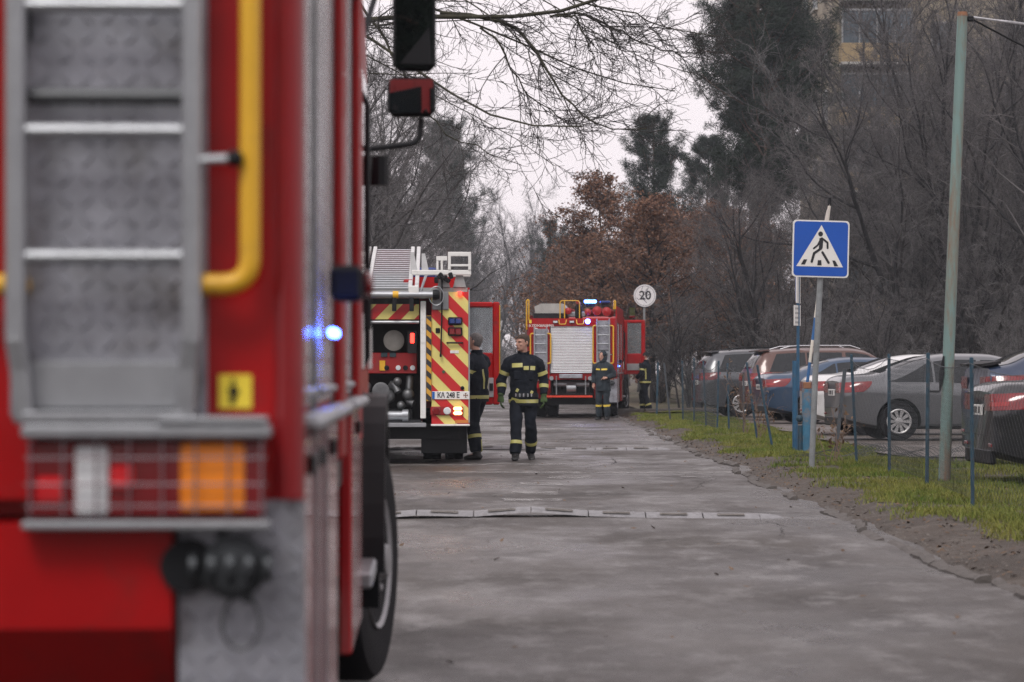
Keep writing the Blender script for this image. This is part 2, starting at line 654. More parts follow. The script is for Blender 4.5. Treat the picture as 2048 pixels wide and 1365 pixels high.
for (a, b, c, d, s_) in [(-.95, .85, 34.6, 35.15, 1), (.75, 2.75, 34.3, 34.7, 2), (.45, .95, 32.6, 33.4, 3), (.08, .55, 30.6, 31.4, 4), (0, .5, 28.6, 29.3, 5), (2.05, 2.4, 32.9, 33.3, 6),
                       (-.35, 1.3, 37.4, 37.8, 7), (-2.2, -.35, 36.9, 37.4, 8), (.5, 1.6, 49.2, 50.0, 9), (-1.4, -.4, 45.6, 46.2, 10), (-.1, .5, 27, 27.5, 11), (.1, 1.6, 59, 60, 12)]:
    marking(a, b, c, d, s_)

# cracks running through the asphalt
CRACK = M('crack_dark', (.022, .020, .018), .95, var=.3)  # dark tone of the worn cracks


def crack(pts, w, seed):
    r = np.random.default_rng(seed); P = np.array(pts, float); d = np.r_[0, np.cumsum(np.linalg.norm(np.diff(P, axis=0), axis=1))]
    n_ = max(12, int(d[-1] / .09)); s_ = np.linspace(0, d[-1], n_); c = np.stack([np.interp(s_, d, P[:, 0]), np.interp(s_, d, P[:, 1])], -1)
    c += np.cumsum(r.normal(0, .018, c.shape), 0) * np.sin(np.linspace(0, np.pi, n_))[:, None] + r.normal(0, .012, c.shape)
    t = np.gradient(c, axis=0); q = np.stack([-t[:, 1], t[:, 0]], -1); q /= np.linalg.norm(q, axis=1, keepdims=True)
    ww = w * r.uniform(.25, 1.2, n_) * np.sin(np.linspace(.15, np.pi - .15, n_))
    A, B = c + q * ww[:, None], c - q * ww[:, None]
    V = np.concatenate([np.c_[A, road_z(A[:, 0], A[:, 1]) + .005], np.c_[B, road_z(B[:, 0], B[:, 1]) + .005]])
    i = np.arange(n_ - 1); Fc = np.stack([i, i + n_, i + n_ + 1, i + 1], -1)
    tag(link_mesh('road_crack', np_mesh('road_crack', V, Fc), CRACK), kind='structure')


for k, (pts, w) in enumerate([([(2.05, 25.3), (2.4, 25.0), (2.75, 25.2)], .03), ([(-.5, 16.3), (.4, 16.0), (1.1, 16.4)], .008), ([(.2, 19.0), (1.2, 19.4), (2.3, 19.1), (2.85, 19.3)], .010), ([(1.9, 29.5), (2.3, 31.2), (2.5, 33.0)], .018),
                            ([(-.9, 27.2), (.3, 27.6), (1.5, 27.3)], .012), ([(.9, 36.0), (1.6, 38.2), (1.5, 40.5)], .02), ([(-1.0, 48), (.6, 48.6), (2.4, 48.2)], .03), ([(-.6, 13.2), (-.3, 13.8), (.35, 13.9)], .007), ([(2.0, 20.5), (2.2, 22.5), (2.15, 24.0)], .010)]):
    crack(pts, w * .45, 40 + k)

# rubber speed bumps made of half-metre sections
BUMP = M('worn_bump_rubber', (.20, .197, .205), .55, var=.22, scale=12, bump=.3, bscale=60, dirt=((.12, .11, .11), .35, 9))
BUMPY = M('faded_bump_stripe', (.235, .215, .195), .6, var=.2, scale=14, dirt=((.3, .28, .27), .5, 14))


def speed_bump(x_end, y0, n, label, s, seed, lift):
    r = random.Random(seed)
    t = thing('speed_bump', label, 'speed bump', (x_end, y0, 0), 0, 'speed bumps across the road')
    prof = [(-.19, .0), (-.165, .016), (-.10, .035), (-.03, .042), (.03, .042), (.10, .035), (.165, .016), (.19, .0)]
    zz = [0.0]
    for i in range(n): zz.append(max(0, lift[i % len(lift)]) if i < n - 1 else 0)
    for i in range(n):
        x1, x0 = -.22 - i * .5, -.22 - (i + 1) * .5 + .011
        mb = MB(); vs, fs = [], []
        for q in range(2):
            xx = (x1, x0)[q]; dz = (zz[i], zz[i + 1])[q] + float(road_z(x_end + xx, y0))
            for (py, pz) in prof: vs.append((xx, py + r.uniform(-.006, .006), pz + dz - .004))
        m_ = len(prof)
        for k in range(m_ - 1): fs.append((k, k + 1, m_ + k + 1, m_ + k))
        fs += [tuple(reversed(range(m_))), tuple(range(m_, 2 * m_)), (0, m_, 2 * m_ - 1, m_ - 1)]
        mb.add(vs, fs)
        sg = mb.build('section', BUMP, t, smooth=False)
        mb = MB()
        a, b = x1 - .13, x0 + .12
        za, zb = zz[i] * .74 + zz[i + 1] * .26, zz[i] * .26 + zz[i + 1] * .74
        rz = float(road_z(x_end + (a + b) / 2, y0))
        mb.add([(a, -.15, .0265 + za + rz), (b, -.15, .0265 + zb + rz), (b, -.095, .0405 + zb + rz), (a, -.095, .0405 + za + rz)], [(0, 1, 2, 3), (3, 2, 1, 0)])
        mb.build('stripe', BUMPY, sg, smooth=False)
    # rounded end piece
    mb = MB(); vs, fs = [], []
    for q, (xx, k) in enumerate([(-.22 + .004, 1), (-.12, .9), (-.04, .6), (0, .2)]):
        for (py, pz) in prof: vs.append((xx, py * (.35 + .65 * k), pz * k + float(road_z(x_end, y0)) - .004))
    m_ = len(prof)
    for q in range(3):
        for k in range(m_ - 1): fs.append((q * m_ + k, (q + 1) * m_ + k, (q + 1) * m_ + k + 1, q * m_ + k + 1))
    fs += [tuple(range(m_)), tuple(reversed(range(3 * m_, 4 * m_)))]
    mb.add(vs, fs); mb.build('end_piece', BUMP, t, smooth=False)
    return t


speed_bump(2.38, 24.1, 13, 'nearer pale grey sectioned speed bump crossing the empty road', 0, 3, [0, 0, .01, .045, .012, .03, 0, 0, .01, 0, 0])
speed_bump(2.55, 44.3, 13, 'farther sectioned speed bump behind the walking firefighter', 0, 5, [0, 0, 0, .015, .03, .01, 0, .02])

# grass on the verge: short blades, nobody could count them
GRASS = M('verge_grass', (.042, .125, .012), .75, var=.2, scale=.7, c2=(.24, .215, .060), island=.36, spec=.15)


def grass_patch(name, label, n, x0, x1, y0, y1, hgt, seed, mask, pw=1.0):
    r = np.random.default_rng(seed)
    x = r.uniform(x0, x1, n); y = y0 + (y1 - y0) * r.random(n) ** pw
    k = mask(x, y, r); x, y = x[k], y[k]
    m = len(x)
    cl = .5 + .5 * np.sin(x * 3.1 + 1.7 * np.sin(y * 1.3)) * np.sin(y * 2.3 + x)
    h = hgt * (.45 + .8 * r.random(m)) * (.6 + .7 * cl)
    a = r.uniform(0, 2 * np.pi, m); w = .0022 + .0024 * r.random(m); w = w * (.8 + y / 60)
    lean = r.normal(0, .45, (m, 2)) * h[:, None]
    b = np.stack([x, y, verge_z(x, y) - .005], -1)
    d = np.stack([np.cos(a), np.sin(a), np.zeros(m)], -1) * w[:, None]
    mid = b + np.stack([lean[:, 0] * .35, lean[:, 1] * .35, h * .6], -1)
    tip = b + np.stack([lean[:, 0], lean[:, 1], h], -1)
    V = np.stack([b - d, b + d, mid + d * .7, mid - d * .7, tip], 1).reshape(-1, 3)
    i = np.arange(m)[:, None] * 5
    F3 = np.concatenate([i + [0, 1, 2], i + [0, 2, 3], i + [3, 2, 4]])
    o = link_mesh(name, np_mesh(name, V, F3), GRASS)
    return tag(o, label, 'grass', kind='stuff')


def g_mask(x, y, r):
    g0 = 3.22 + .18 * np.sin(y * .7 + 1) + .12 * np.sin(y * 2.1) + .25 * ((y > 32.2) & (y < 34.0)) + .25 * (y < 24)
    bare = ((y > 33.0) & (y < 35.2) & (x < 4.1))
    patch = np.sin(x * 2.3 + y * 1.1) + np.sin(y * 3.3 - x * 1.9) + .9 * np.sin(y * .9 + 2)
    dens = np.clip((x - g0) / .35, 0, 1) * np.clip(.75 + .35 * patch, .12, 1)
    far = np.where(y > 37.2, np.clip((5.45 - x) / .3, 0.0, 1), 1)
    return (r.random(len(x)) < dens * far) & ~bare


grass_patch('grass', 'short green and straw coloured grass along the fence line', 300000, 3.1, 6.2, 15, 76, .065, 3, g_mask, 1.25)
grass_patch('grass', 'short grass under and around the black saloon', 60000, 6.2, 10, 18, 37.4, .09, 4, lambda x, y, r: r.random(len(x)) < .8)


def leaf_litter(name, label, n, x0, x1, y0, y1, seed, mat, zf, sz=(.02, .045)):
    r = np.random.default_rng(seed)
    x = r.uniform(x0, x1, n); y = r.uniform(y0, y1, n)
    z = zf(x, y) + .008
    s_ = r.uniform(*sz, n)[:, None, None]; a = r.uniform(0, 6.28, n)
    u = np.stack([np.cos(a), np.sin(a), r.normal(0, .25, n)], -1); w = np.stack([-np.sin(a), np.cos(a), r.normal(0, .25, n)], -1)
    c = np.stack([x, y, z], -1)[:, None, :]
    V = c + s_ * np.stack([-u, -.5 * w + .15 * u, u, .5 * w], 1)
    Fc = np.arange(n)[:, None] * 4 + np.arange(4)[None]
    return tag(link_mesh(name, np_mesh(name, V.reshape(-1, 3), Fc), mat), label, 'leaves', kind='stuff')


DEADLEAF = M('dead_leaves', (.06, .032, .018), .8, var=.2, c2=(.16, .10, .055), island=.7)
leaf_litter('fallen_leaves', 'brown leaves and grit scattered over the dirt verge', 9000, 2.95, 5.0, 14, 76, 8, DEADLEAF, verge_z, (.012, .03))
leaf_litter('fallen_leaves', 'thin scatter of brown leaves on the road', 420, -4, 2.9, 12, 72, 9, DEADLEAF, road_z, (.012, .03))
GRIT = M('pale_grit', (.06, .05, .043), .9, var=.3, island=.7, c2=(.15, .135, .12))


def grit():
    r = np.random.default_rng(21); n = 2600
    y = 13 + 55 * r.random(n) ** 1.4; x = edge_x(y) + np.abs(r.normal(.12, .22, n))
    s_ = r.uniform(.004, .016, n)
    o = np.array([[-1, 0, 0], [0, -1, 0], [1, 0, 0], [0, 1, 0], [0, 0, .8]])
    V = np.stack([x, y, verge_z(x, y)], -1)[:, None] + o[None] * s_[:, None, None] * r.uniform(.6, 1.3, (n, 5, 1))
    i = np.arange(n)[:, None] * 5
    F3 = np.concatenate([i + [0, 1, 4], i + [1, 2, 4], i + [2, 3, 4], i + [3, 0, 4]])
    tag(link_mesh('gravel', np_mesh('gravel', V.reshape(-1, 3), F3), GRIT), 'loose stones along the crumbling road edge', 'gravel', kind='stuff')


grit()
# ------------------------------------------------------------------ apartment block behind the trees
BRICKY = M('yellow_facade_brick', (.27, .235, .18), .85, var=.15, scale=1.2, bump=.3, bscale=20, dirt=((.28, .23, .16), .35, .5))
PANELB = M('ochre_balcony_panel', (.36, .27, .15), .7, var=.1)
SILL = M('pale_render', (.50, .49, .47), .8, var=.1)
WFRAME = M('window_frame_white', (.28, .29, .30), .5, var=.05)
GLAZE = M('balcony_glazing', (.05, .075, .095), .15, var=.3, scale=.4, coat=.6, spec=.8)


def apartment_block():
    bx, by = 14.6, 125.0
    t = thing('apartment_building', 'tall yellow brick apartment block with glazed balconies behind the bare trees', 'building', (bx, by, 0))
    Wd, Dp, H = 34.0, 14.0, 27.0
    MB().box(0, Wd, 0, Dp, -.2, H).build('wall', BRICKY, t, smooth=False)
    r = MB().box(-.3, Wd + .3, -.3, Dp + .3, H + .003, H + .5).build('roof', SILL, t, smooth=False)
    MB().box(8, 11, 5, 9, H + .5, H + 3).build('lift_housing', BRICKY, r, smooth=False)
    win = MB().box(-.75, .75, -.06, .06, -.72, .72)
    fr = MB()
    fr.box(-.75, .75, -.10, .02, .66, .74); fr.box(-.75, .75, -.10, .02, -.74, -.66); fr.box(-.75, -.67, -.099, .021, -.66, .66); fr.box(.67, .75, -.099, .021, -.66, .66); fr.box(-.03, .03, -.098, .022, -.66, .66)
    sl = MB().box(-.85, .85, -.22, 0, -.83, -.75)
    wme, fme, sme = win.mesh('window', False), fr.mesh('frame', False), sl.mesh('sill', False)
    wme.materials.append(GLAZE); fme.materials.append(WFRAME); sme.materials.append(SILL)
    bal = MB(); bal.box(-1.6, 1.6, -1.15, 0, -1.32, -1.2)
    pan = MB(); pan.box(-1.6, 1.6, -1.15, -1.08, -1.2, -.35); pan.box(-1.6, -1.53, -1.08, 0, -1.2, -.35); pan.box(1.53, 1.6, -1.08, 0, -1.2, -.35)
    gl = MB(); gl.box(-1.56, 1.56, -1.12, -1.10, -.35, 1.1); gl.box(-1.57, -1.55, -1.10, 0, -.35, 1.1); gl.box(1.55, 1.57, -1.10, 0, -.35, 1.1)
    gf = MB()
    for x in (-1.57, -.8, 0, .8, 1.57): gf.box(x - .035, x + .035, -1.155, -1.085, -.347, 1.1)
    gf.box(-1.6, 1.6, -1.16, -1.08, 1.1, 1.2)
    bme = [(k.mesh(nm, False), nm, mt) for k, nm, mt in ((bal, 'balcony', SILL), (pan, 'parapet', PANELB), (gl, 'glazing', GLAZE), (gf, 'glazing_bar', WFRAME))]
    for me, nm, mt in bme: me.materials.append(mt)

    def put(me, nm, par, p, rz=0):
        o = bpy.data.objects.new(nm, me); col.objects.link(o); o.parent = par; o.location = p; o.rotation_euler = (0, 0, rz); return o
    for fl in range(9):
        z = 1.9 + fl * 2.9
        for k in range(10):
            x = 1.9 + k * 3.35
            if k % 3 == 0:
                b = put(bme[0][0], 'balcony', t, (x, 0, z))
                for me, nm, mt in bme[1:]: put(me, nm, b, (0, 0, 0))
                w = put(wme, 'window', t, (x, .02, z))
            else:
                w = put(wme, 'window', t, (x, .02, z)); put(fme, 'frame', w, (0, 0, 0)); put(sme, 'sill', w, (0, 0, 0))
        for k in range(3):
            w = put(wme, 'window', t, (.02, 2.5 + k * 4.2, z), R(-90)); put(fme, 'frame', w, (0, 0, 0)); put(sme, 'sill', w, (0, 0, 0))


apartment_block()
# ------------------------------------------------------------------ trees
BARK = M('grey_brown_bark', (.036, .033, .032), .9, var=.3, scale=6, bump=.6, bscale=30, stretch=(1, 1, .3))
BARKD = M('dark_wet_bark', (.015, .0145, .016), .85, var=.3, scale=6, bump=.6, bscale=30, stretch=(1, 1, .3))
BARKG = M('mossy_branch_bark', (.028, .027, .018), .9, var=.3, scale=5, bump=.5, c2=(.050, .048, .028))
TWIG = M('bare_twigs', (.020, .020, .023), .9, var=.25, scale=.7, c2=(.16, .148, .148), island=.8)
TWIGL = M('pale_twigs', (.030, .030, .033), .9, var=.25, scale=.7, c2=(.20, .19, .19), island=.8)
PBARK = M('pine_bark', (.10, .058, .040), .9, var=.35, scale=5, bump=.7, bscale=18, stretch=(1, 1, .3))
NEEDLE = M('pine_needles', (.008, .018, .014), .7, var=.2, scale=1.2, c2=(.026, .042, .028), island=.5, spec=.25)
OAKLEAF = M('withered_brown_leaves', (.080, .036, .026), .75, var=.15, scale=1.0, c2=(.26, .14, .088), island=.6, spec=.25)


def norm(v):
    return v / (np.linalg.norm(v, axis=-1, keepdims=True) + 1e-9)


def grow(r, S, D, L, K, wob, trop=(0, 0, 0), ts=0.0):
    """N branches of K segments from starts S along D"""
    P = [S]; p = S; d = norm(D); tv = np.array(trop, float)
    for k in range(K):
        d = norm(d + r.normal(0, wob, d.shape) + tv * ts)
        p = p + d * (L / K)[:, None]
        P.append(p)
    return np.stack(P, 1)


def radii(r0, r1, K):
    t = np.linspace(0, 1, K + 1)[None]
    return r0[:, None] * (1 - t) + r1[:, None] * t


def spawn(r, P, Rd, n, tlo, thi, amin, amax, up=0.0):
    """n children on each branch: starts, directions, parent radius, t"""
    N, K1, _ = P.shape
    K = K1 - 1
    idx = np.repeat(np.arange(N), n)
    base = np.tile((np.arange(n) + .5) / n, N)
    t = tlo + (thi - tlo) * np.clip(base + r.normal(0, .5 / n, N * n), 0, 1)
    f = np.clip(t * K, 0, K - 1e-4); i = f.astype(int); u = (f - i)[:, None]
    a, b = P[idx, i], P[idx, i + 1]
    S = a * (1 - u) + b * u
    T = norm(b - a)
    q = r.normal(0, 1, T.shape); q[:, 2] += up
    q = norm(q - T * (q * T).sum(-1, keepdims=True))
    an = r.uniform(amin, amax, N * n)[:, None]
    D = T * np.cos(an) + q * np.sin(an)
    pr = Rd[idx, i] * (1 - u[:, 0]) + Rd[idx, i + 1] * u[:, 0]
    return S, D, pr, t, idx


def tubes(P, Rd, sides):
    N, K1, _ = P.shape
    T = np.empty_like(P)
    T[:, 1:-1] = P[:, 2:] - P[:, :-2]; T[:, 0] = P[:, 1] - P[:, 0]; T[:, -1] = P[:, -1] - P[:, -2]
    T = norm(T)
    ref = np.where(np.abs(T[:, :1, 2:3]) > .85, np.array([1., 0, 0]), np.array([0, 0, 1.]))
    b1 = norm(np.cross(T, np.broadcast_to(ref, T.shape))); b2 = np.cross(T, b1)
    an = np.arange(sides) * 2 * np.pi / sides
    V = P[:, :, None] + Rd[:, :, None, None] * (np.cos(an)[None, None, :, None] * b1[:, :, None] + np.sin(an)[None, None, :, None] * b2[:, :, None])
    n0 = np.arange(N)[:, None, None] * (K1 * sides) + np.arange(K1 - 1)[None, :, None] * sides
    k = np.arange(sides)[None, None]; k2 = (k + 1) % sides
    Q = np.stack([n0 + k, n0 + k2, n0 + sides + k2, n0 + sides + k], -1).reshape(-1, 4)
    return V.reshape(-1, 3), Q


def join(parts):
    Vs, Qs, o = [], [], 0
    for V, Q in parts:
        Vs.append(V); Qs.append(Q + o); o += len(V)
    return np.concatenate(Vs), np.concatenate(Qs)


def cards(r, C, n_each, spread, size, aspect, droop=0.0):
    """small leaf-sized quads scattered about the points C"""
    N = len(C) * n_each
    c = np.repeat(C, n_each, 0) + r.normal(0, spread, (N, 3))
    u = norm(r.normal(0, 1, (N, 3)) + np.array([0, 0, -droop]))
    w = norm(np.cross(u, r.normal(0, 1, (N, 3))))
    s = size * r.uniform(.6, 1.35, (N, 1))
    V = np.stack([c, c + u * s * .55 + w * s * aspect, c + u * s * 1.1, c + u * s * .5 - w * s * aspect], 1)
    return V.reshape(-1, 3), np.arange(N)[:, None] * 4 + np.arange(4)[None]


def bare_tree(seed, H=9., trunk_h=.28, limbs=9, spread=(.45, .95), r0=.13, density=(9, 8, 5), multi=1, twig_r=.0045, trop=.05, limb_len=.55, droop=0.0, start_h=.2):
    r = np.random.default_rng(seed)
    S = np.zeros((multi, 3)); S[:, :2] = r.normal(0, .12 * (multi > 1), (multi, 2))
    D = np.tile([0, 0, 1.], (multi, 1)) + np.concatenate([r.normal(0, .22 * (multi > 1) + .04, (multi, 2)), np.zeros((multi, 1))], 1)
    L = np.full(multi, H * .92) * r.uniform(.75, 1, multi)
    P0 = grow(r, S, D, L, 12, .09, (0, 0, 1), .04)
    R0 = radii(np.full(multi, r0 / multi ** .4), np.full(multi, .012), 12)
    R0[:, 0] *= 1.35
    S, D, pr, t, _ = spawn(r, P0, R0, limbs, start_h, .96, *spread)
    L1 = H * limb_len * (1.08 - .75 * t) * r.uniform(.7, 1.2, len(t))
    P1 = grow(r, S, D, L1, 8, .13, (0, 0, 1), trop)
    R1 = radii(np.minimum(pr * .7, .016 + L1 * .017), np.full(len(t), .007), 8)
    S, D, pr, t, _ = spawn(r, P1, R1, density[0], .12, .98, .4, 1.0)
    L2 = np.repeat(L1, density[0]) * .42 * (1.1 - .6 * t) * r.uniform(.6, 1.3, len(t))
    P2 = grow(r, S, D, L2, 5, .16, (0, 0, 1), trop - droop)
    R2 = radii(np.minimum(pr * .7, .005 + L2 * .008), np.full(len(t), .004), 5)
    S, D, pr, t, _ = spawn(r, P2, R2, density[1], .1, 1.0, .35, 1.0)
    L3 = np.clip(np.repeat(L2, density[1]) * .5 * r.uniform(.5, 1.3, len(t)), .12, .9)
    P3 = grow(r, S, D, L3, 3, .2, (0, 0, 1), trop - droop * 2)
    R3 = radii(np.full(len(t), twig_r * 1.2), np.full(len(t), twig_r * .7), 3)
    S, D, pr, t, _ = spawn(r, P3, R3, density[2], .1, 1.0, .35, 1.1)
    L4 = np.clip(np.repeat(L3, density[2]) * .5 * r.uniform(.5, 1.4, len(t)), .07, .4)
    P4 = grow(r, S, D, L4, 2, .2, (0, 0, 1), -droop * 2)
    R4 = radii(np.full(len(t), twig_r * .8), np.full(len(t), twig_r * .5), 2)
    trunk = join([tubes(P0, R0, 8), tubes(P1, R1, 6)])
    crown = join([tubes(P2, R2, 4), tubes(P3, R3, 3), tubes(P4, R4, 3)])
    return trunk, crown, (P2, P3, P4)


def pine_tree(seed, H=17., crown_from=.45, spread=2.6, clumps=70, tint=1.0):
    r = np.random.default_rng(seed)
    P0 = grow(r, np.zeros((1, 3)), np.array([[.02, .01, 1.]]), np.array([H]), 14, .03, (0, 0, 1), .05)
    R0 = radii(np.array([.20]), np.array([.03]), 14)
    S, D, pr, t, _ = spawn(r, P0, R0, clumps, crown_from, .995, .9, 1.5, up=.2)
    tt = (t - crown_from) / (1 - crown_from)
    prof = np.sin(np.pi * np.clip(tt * .80 + .17, 0, 1)) ** .7
    L1 = spread * prof * r.uniform(.55, 1.2, len(t))
    P1 = grow(r, S, D, L1, 6, .14, (0, 0, 1), .10)
    R1 = radii(.012 + L1 * .012, np.full(len(t), .008), 6)
    S, D, pr, t2, _ = spawn(r, P1, R1, 7, .3, 1.0, .4, 1.0, up=.6)
    L2 = np.repeat(L1, 7) * .32 * r.uniform(.5, 1.3, len(t2))
    P2 = grow(r, S, D, L2, 3, .15, (0, 0, 1), .15)
    R2 = radii(np.full(len(t2), .009), np.full(len(t2), .005), 3)
    keep = r.random(len(P2)) < .9
    C = np.concatenate([P2[keep, 3], P2[keep, 2]])
    Cn = np.repeat(C, 4, 0) + r.normal(0, .10, (len(C) * 4, 3))
    V, Q = cards(r, Cn, 19, .08, .18, .07, -.3)
    return join([tubes(P0, R0, 10), tubes(P1, R1, 5)]), tubes(P2, R2, 3), (V, Q)


def leaf_tree(seed, H=8.5, spread=3.0, n=75):
    """conical young tree that keeps its withered leaves"""
    r = np.random.default_rng(seed)
    P0 = grow(r, np.zeros((1, 3)), np.array([[.02, 0, 1.]]), np.array([H]), 12, .03, (0, 0, 1), .05)
    R0 = radii(np.array([.11]), np.array([.012]), 12)
    S, D, pr, t, _ = spawn(r, P0, R0, n, .12, .99, .95, 1.4)
    L1 = spread * (1.05 - t) ** .75 * r.uniform(.7, 1.15, len(t)) * np.clip(t / .2, .4, 1)
    P1 = grow(r, S, D, L1, 7, .10, (0, 0, 1), .05)
    R1 = radii(.008 + L1 * .009, np.full(len(t), .005), 7)
    S, D, pr, t2, _ = spawn(r, P1, R1, 9, .15, 1.0, .5, 1.1)
    L2 = np.repeat(L1, 9) * .3 * r.uniform(.5, 1.3, len(t2))
    P2 = grow(r, S, D, L2, 4, .16)
    R2 = radii(np.full(len(t2), .007), np.full(len(t2), .004), 4)
    S, D, pr, t3, _ = spawn(r, P2, R2, 4, .2, 1.0, .5, 1.1)
    L3 = np.clip(np.repeat(L2, 4) * .5, .1, .5) * r.uniform(.6, 1.3, len(t3))
    P3 = grow(r, S, D, L3, 2, .15)
    R3 = radii(np.full(len(t3), .0045), np.full(len(t3), .003), 2)
    C = np.concatenate([P3[:, 1], P3[:, 2], P2[:, 3]])
    C = C[r.random(len(C)) < .66]
    lv = cards(r, C, 5, .08, .085, .34, .8)
    return join([tubes(P0, R0, 8), tubes(P1, R1, 5)]), join([tubes(P2, R2, 3), tubes(P3, R3, 3)]), lv


def tree_thing(name, label, cat, group, trunk, crown, tm, cm, leaves=None, lm=None):
    t = thing(name, label, cat, (0, 0, 0), 0, group)
    link_mesh('trunk', np_mesh('trunk', *trunk, smooth=True), tm, t)
    link_mesh('crown', np_mesh('crown', *crown), cm, t, kind='stuff')
    if leaves is not None:
        link_mesh('foliage', np_mesh('foliage', *leaves), lm, t, kind='stuff')
    return t


class Proto:
    """first use places the prototype itself, later uses copy it with its parts"""
    def __init__(s, t): s.t, s.used = t, False

    def put(s, x, y, z=.06, sc_=1.0, rz=None, label=None, group=None, name=None, tilt=0.0):
        o = copy_tree(s.t) if s.used else s.t
        s.used = True
        o.location = (x, y, z)
        o.rotation_euler = (tilt * random.uniform(-1, 1), tilt, random.uniform(0, 6.28) if rz is None else rz)
        o.scale = (sc_,) * 3 if not isinstance(sc_, tuple) else sc_
        if label: o['label'] = label
        if group: o['group'] = group
        return o


GT = 'bare trees in the thicket behind the parking'
GS = 'bare shrubs in the thicket'
b1 = Proto(tree_thing('bare_tree', 'bare tree', 'tree', GT, *bare_tree(1, 11, limbs=13, spread=(.35, .8), density=(9, 8, 5), r0=.15)[:2], BARKD, TWIG))
b2 = Proto(tree_thing('bare_tree', 'bare tree', 'tree', GT, *bare_tree(2, 12.5, limbs=12, spread=(.3, .7), density=(8, 8, 5), r0=.17, multi=2, limb_len=.45)[:2], BARKD, TWIG))
b3 = Proto(tree_thing('bare_tree', 'bare tree', 'tree', GT, *bare_tree(3, 9, limbs=14, spread=(.5, 1.1), density=(9, 8, 5), r0=.12, limb_len=.6)[:2], BARK, TWIG))
bw = Proto(tree_thing('weeping_tree', 'weeping tree', 'tree', GT, *bare_tree(4, 9.5, limbs=11, spread=(.5, 1.0), density=(9, 9, 5), r0=.13, droop=.16, trop=.02)[:2], BARK, TWIGL))
b4 = Proto(tree_thing('bare_tree', 'bare tree', 'tree', GT, *bare_tree(14, 17, limbs=13, spread=(.28, .62), density=(8, 8, 5), r0=.24, multi=3, limb_len=.36, twig_r=.006, start_h=.15)[:2], BARKD, TWIG))
b6 = Proto(tree_thing('bare_tree', 'bare tree', 'tree', GT, *bare_tree(17, 12, limbs=15, spread=(.55, 1.05), density=(9, 8, 5), r0=.15, limb_len=.66, twig_r=.0055, trop=.07)[:2], BARK, TWIGL))
b5 = Proto(tree_thing('bare_tree', 'bare tree', 'tree', GT, *bare_tree(15, 13, limbs=17, spread=(.5, 1.0), density=(9, 8, 6), r0=.17, limb_len=.62, twig_r=.006, trop=.06)[:2], BARK, TWIG))
s1 = Proto(tree_thing('bare_shrub', 'bare shrub', 'shrub', GS, *bare_tree(5, 3.6, limbs=6, spread=(.3, .8), density=(6, 6, 4), r0=.05, multi=6, limb_len=.5, twig_r=.0035, start_h=.1)[:2], BARK, TWIGL))
s2 = Proto(tree_thing('bare_shrub', 'bare shrub', 'shrub', GS, *bare_tree(6, 4.6, limbs=7, spread=(.4, 1.0), density=(6, 6, 4), r0=.06, multi=5, limb_len=.5, twig_r=.0035, droop=.08, start_h=.1)[:2], BARKD, TWIG))


def mkpine(seed, **k):
    a, b, c = pine_tree(seed, **k)
    return Proto(tree_thing('pine_tree', 'pine', 'tree', None, a, b, PBARK, BARKD, c, NEEDLE))


p1 = mkpine(11, H=19.5, crown_from=.40, spread=3.0, clumps=150)
p3 = mkpine(13, H=6.5, crown_from=.08, spread=1.7, clumps=70)
p2 = mkpine(12, H=16, crown_from=.5, spread=2.5, clumps=70)


def mkleaf(seed, **k):
    a, b, c = leaf_tree(seed, **k)
    return Proto(tree_thing('brown_leaved_tree', 'leafy', 'tree', 'young trees that keep their withered leaves', a, b, BARKD, TWIG, c, OAKLEAF))


l1 = mkleaf(21, H=9.0, spread=4.3, n=85)
l2 = mkleaf(22, H=7.6, spread=4.4, n=80)

# brown-leaved young trees behind the far engine
GL = 'young trees that keep their withered leaves'
l1.put(3.7, 104, .1, (1.15, 1.15, .93), label='conical brown-leaved tree with dark straight trunk above the far fire engine', group=GL)
l2.put(4.9, 95, .1, (1.15, 1.15, .92), label='brown-leaved tree directly behind the round speed sign', group=GL)
l2.put(3.6, 128, .1, (1.2, 1.2, .95), label='brown-leaved tree left of the far fire engine roof', group=GL)
l1.put(4.2, 150, .1, .95, label='small hazy brown-leaved tree at the end of the road', group=GL)
l2.put(7.6, 99, .1, .92, label='brown-leaved tree right of the round speed sign', group=GL)
l1.put(6.6, 116, .1, .85, label='brown-leaved tree at the back of the brown group', group=GL)
l2.put(9.4, 104, .1, .85, label='low brown-leaved tree farthest right of the brown group', group=GL)
l1.put(2.9, 142, .1, .85, label='brown-leaved tree nearest the road gap', group=GL)
# pines
p1.put(10.15, 113, .1, (1.12, 1.12, 1.0), label='tall dark pine with dense crown left of the apartment block')
p1.put(11.7, 122, .1, .97, rz=2.1, label='pine half hidden behind the tall dark pine')
p2.put(8.3, 150, .1, .92, label='low hazy pine above the brown-leaved trees')
p2.put(11.2, 160, .1, .9, label='hazy pine between the brown trees and the tall pine')
p2.put(-4.6, 222, .1, 1.30, label='hazy pine with rounded crown left of the road gap')
p1.put(-13.4, 190, .1, .8, label='hazy pine behind the left bare trees')
p2.put(-11.6, 240, .1, 1.1, label='faint pine far left of the road gap')
p2.put(-5.2, 262, .1, .9, label='faint far pine at the left end of the road')
p2.put(4.2, 235, .1, .85, label='faint far pine beyond the brown trees')
p2.put(28, 165, .1, 1.2, label='pine rising behind the apartment block corner')
# bare trees with a look of their own
b2.put(9.0, 99, .1, .88, label='forked bare tree in front of the tall pine')
b1.put(7.6, 84, .1, .8, label='bare tree with spreading limbs right of the round speed sign')
bw.put(11.0, 91, .1, 1.12, label='weeping bare tree with fine pale twigs behind the crossing sign')
b2.put(13.6, 86, .1, (1.1, 1.1, 1.2), label='dark bare tree with leaning limbs behind the rusty lamp post', tilt=.08)
b1.put(15.8, 82, .1, (1.1, 1.1, 1.3), label='dark bare tree at the right edge of the view', tilt=-.1)
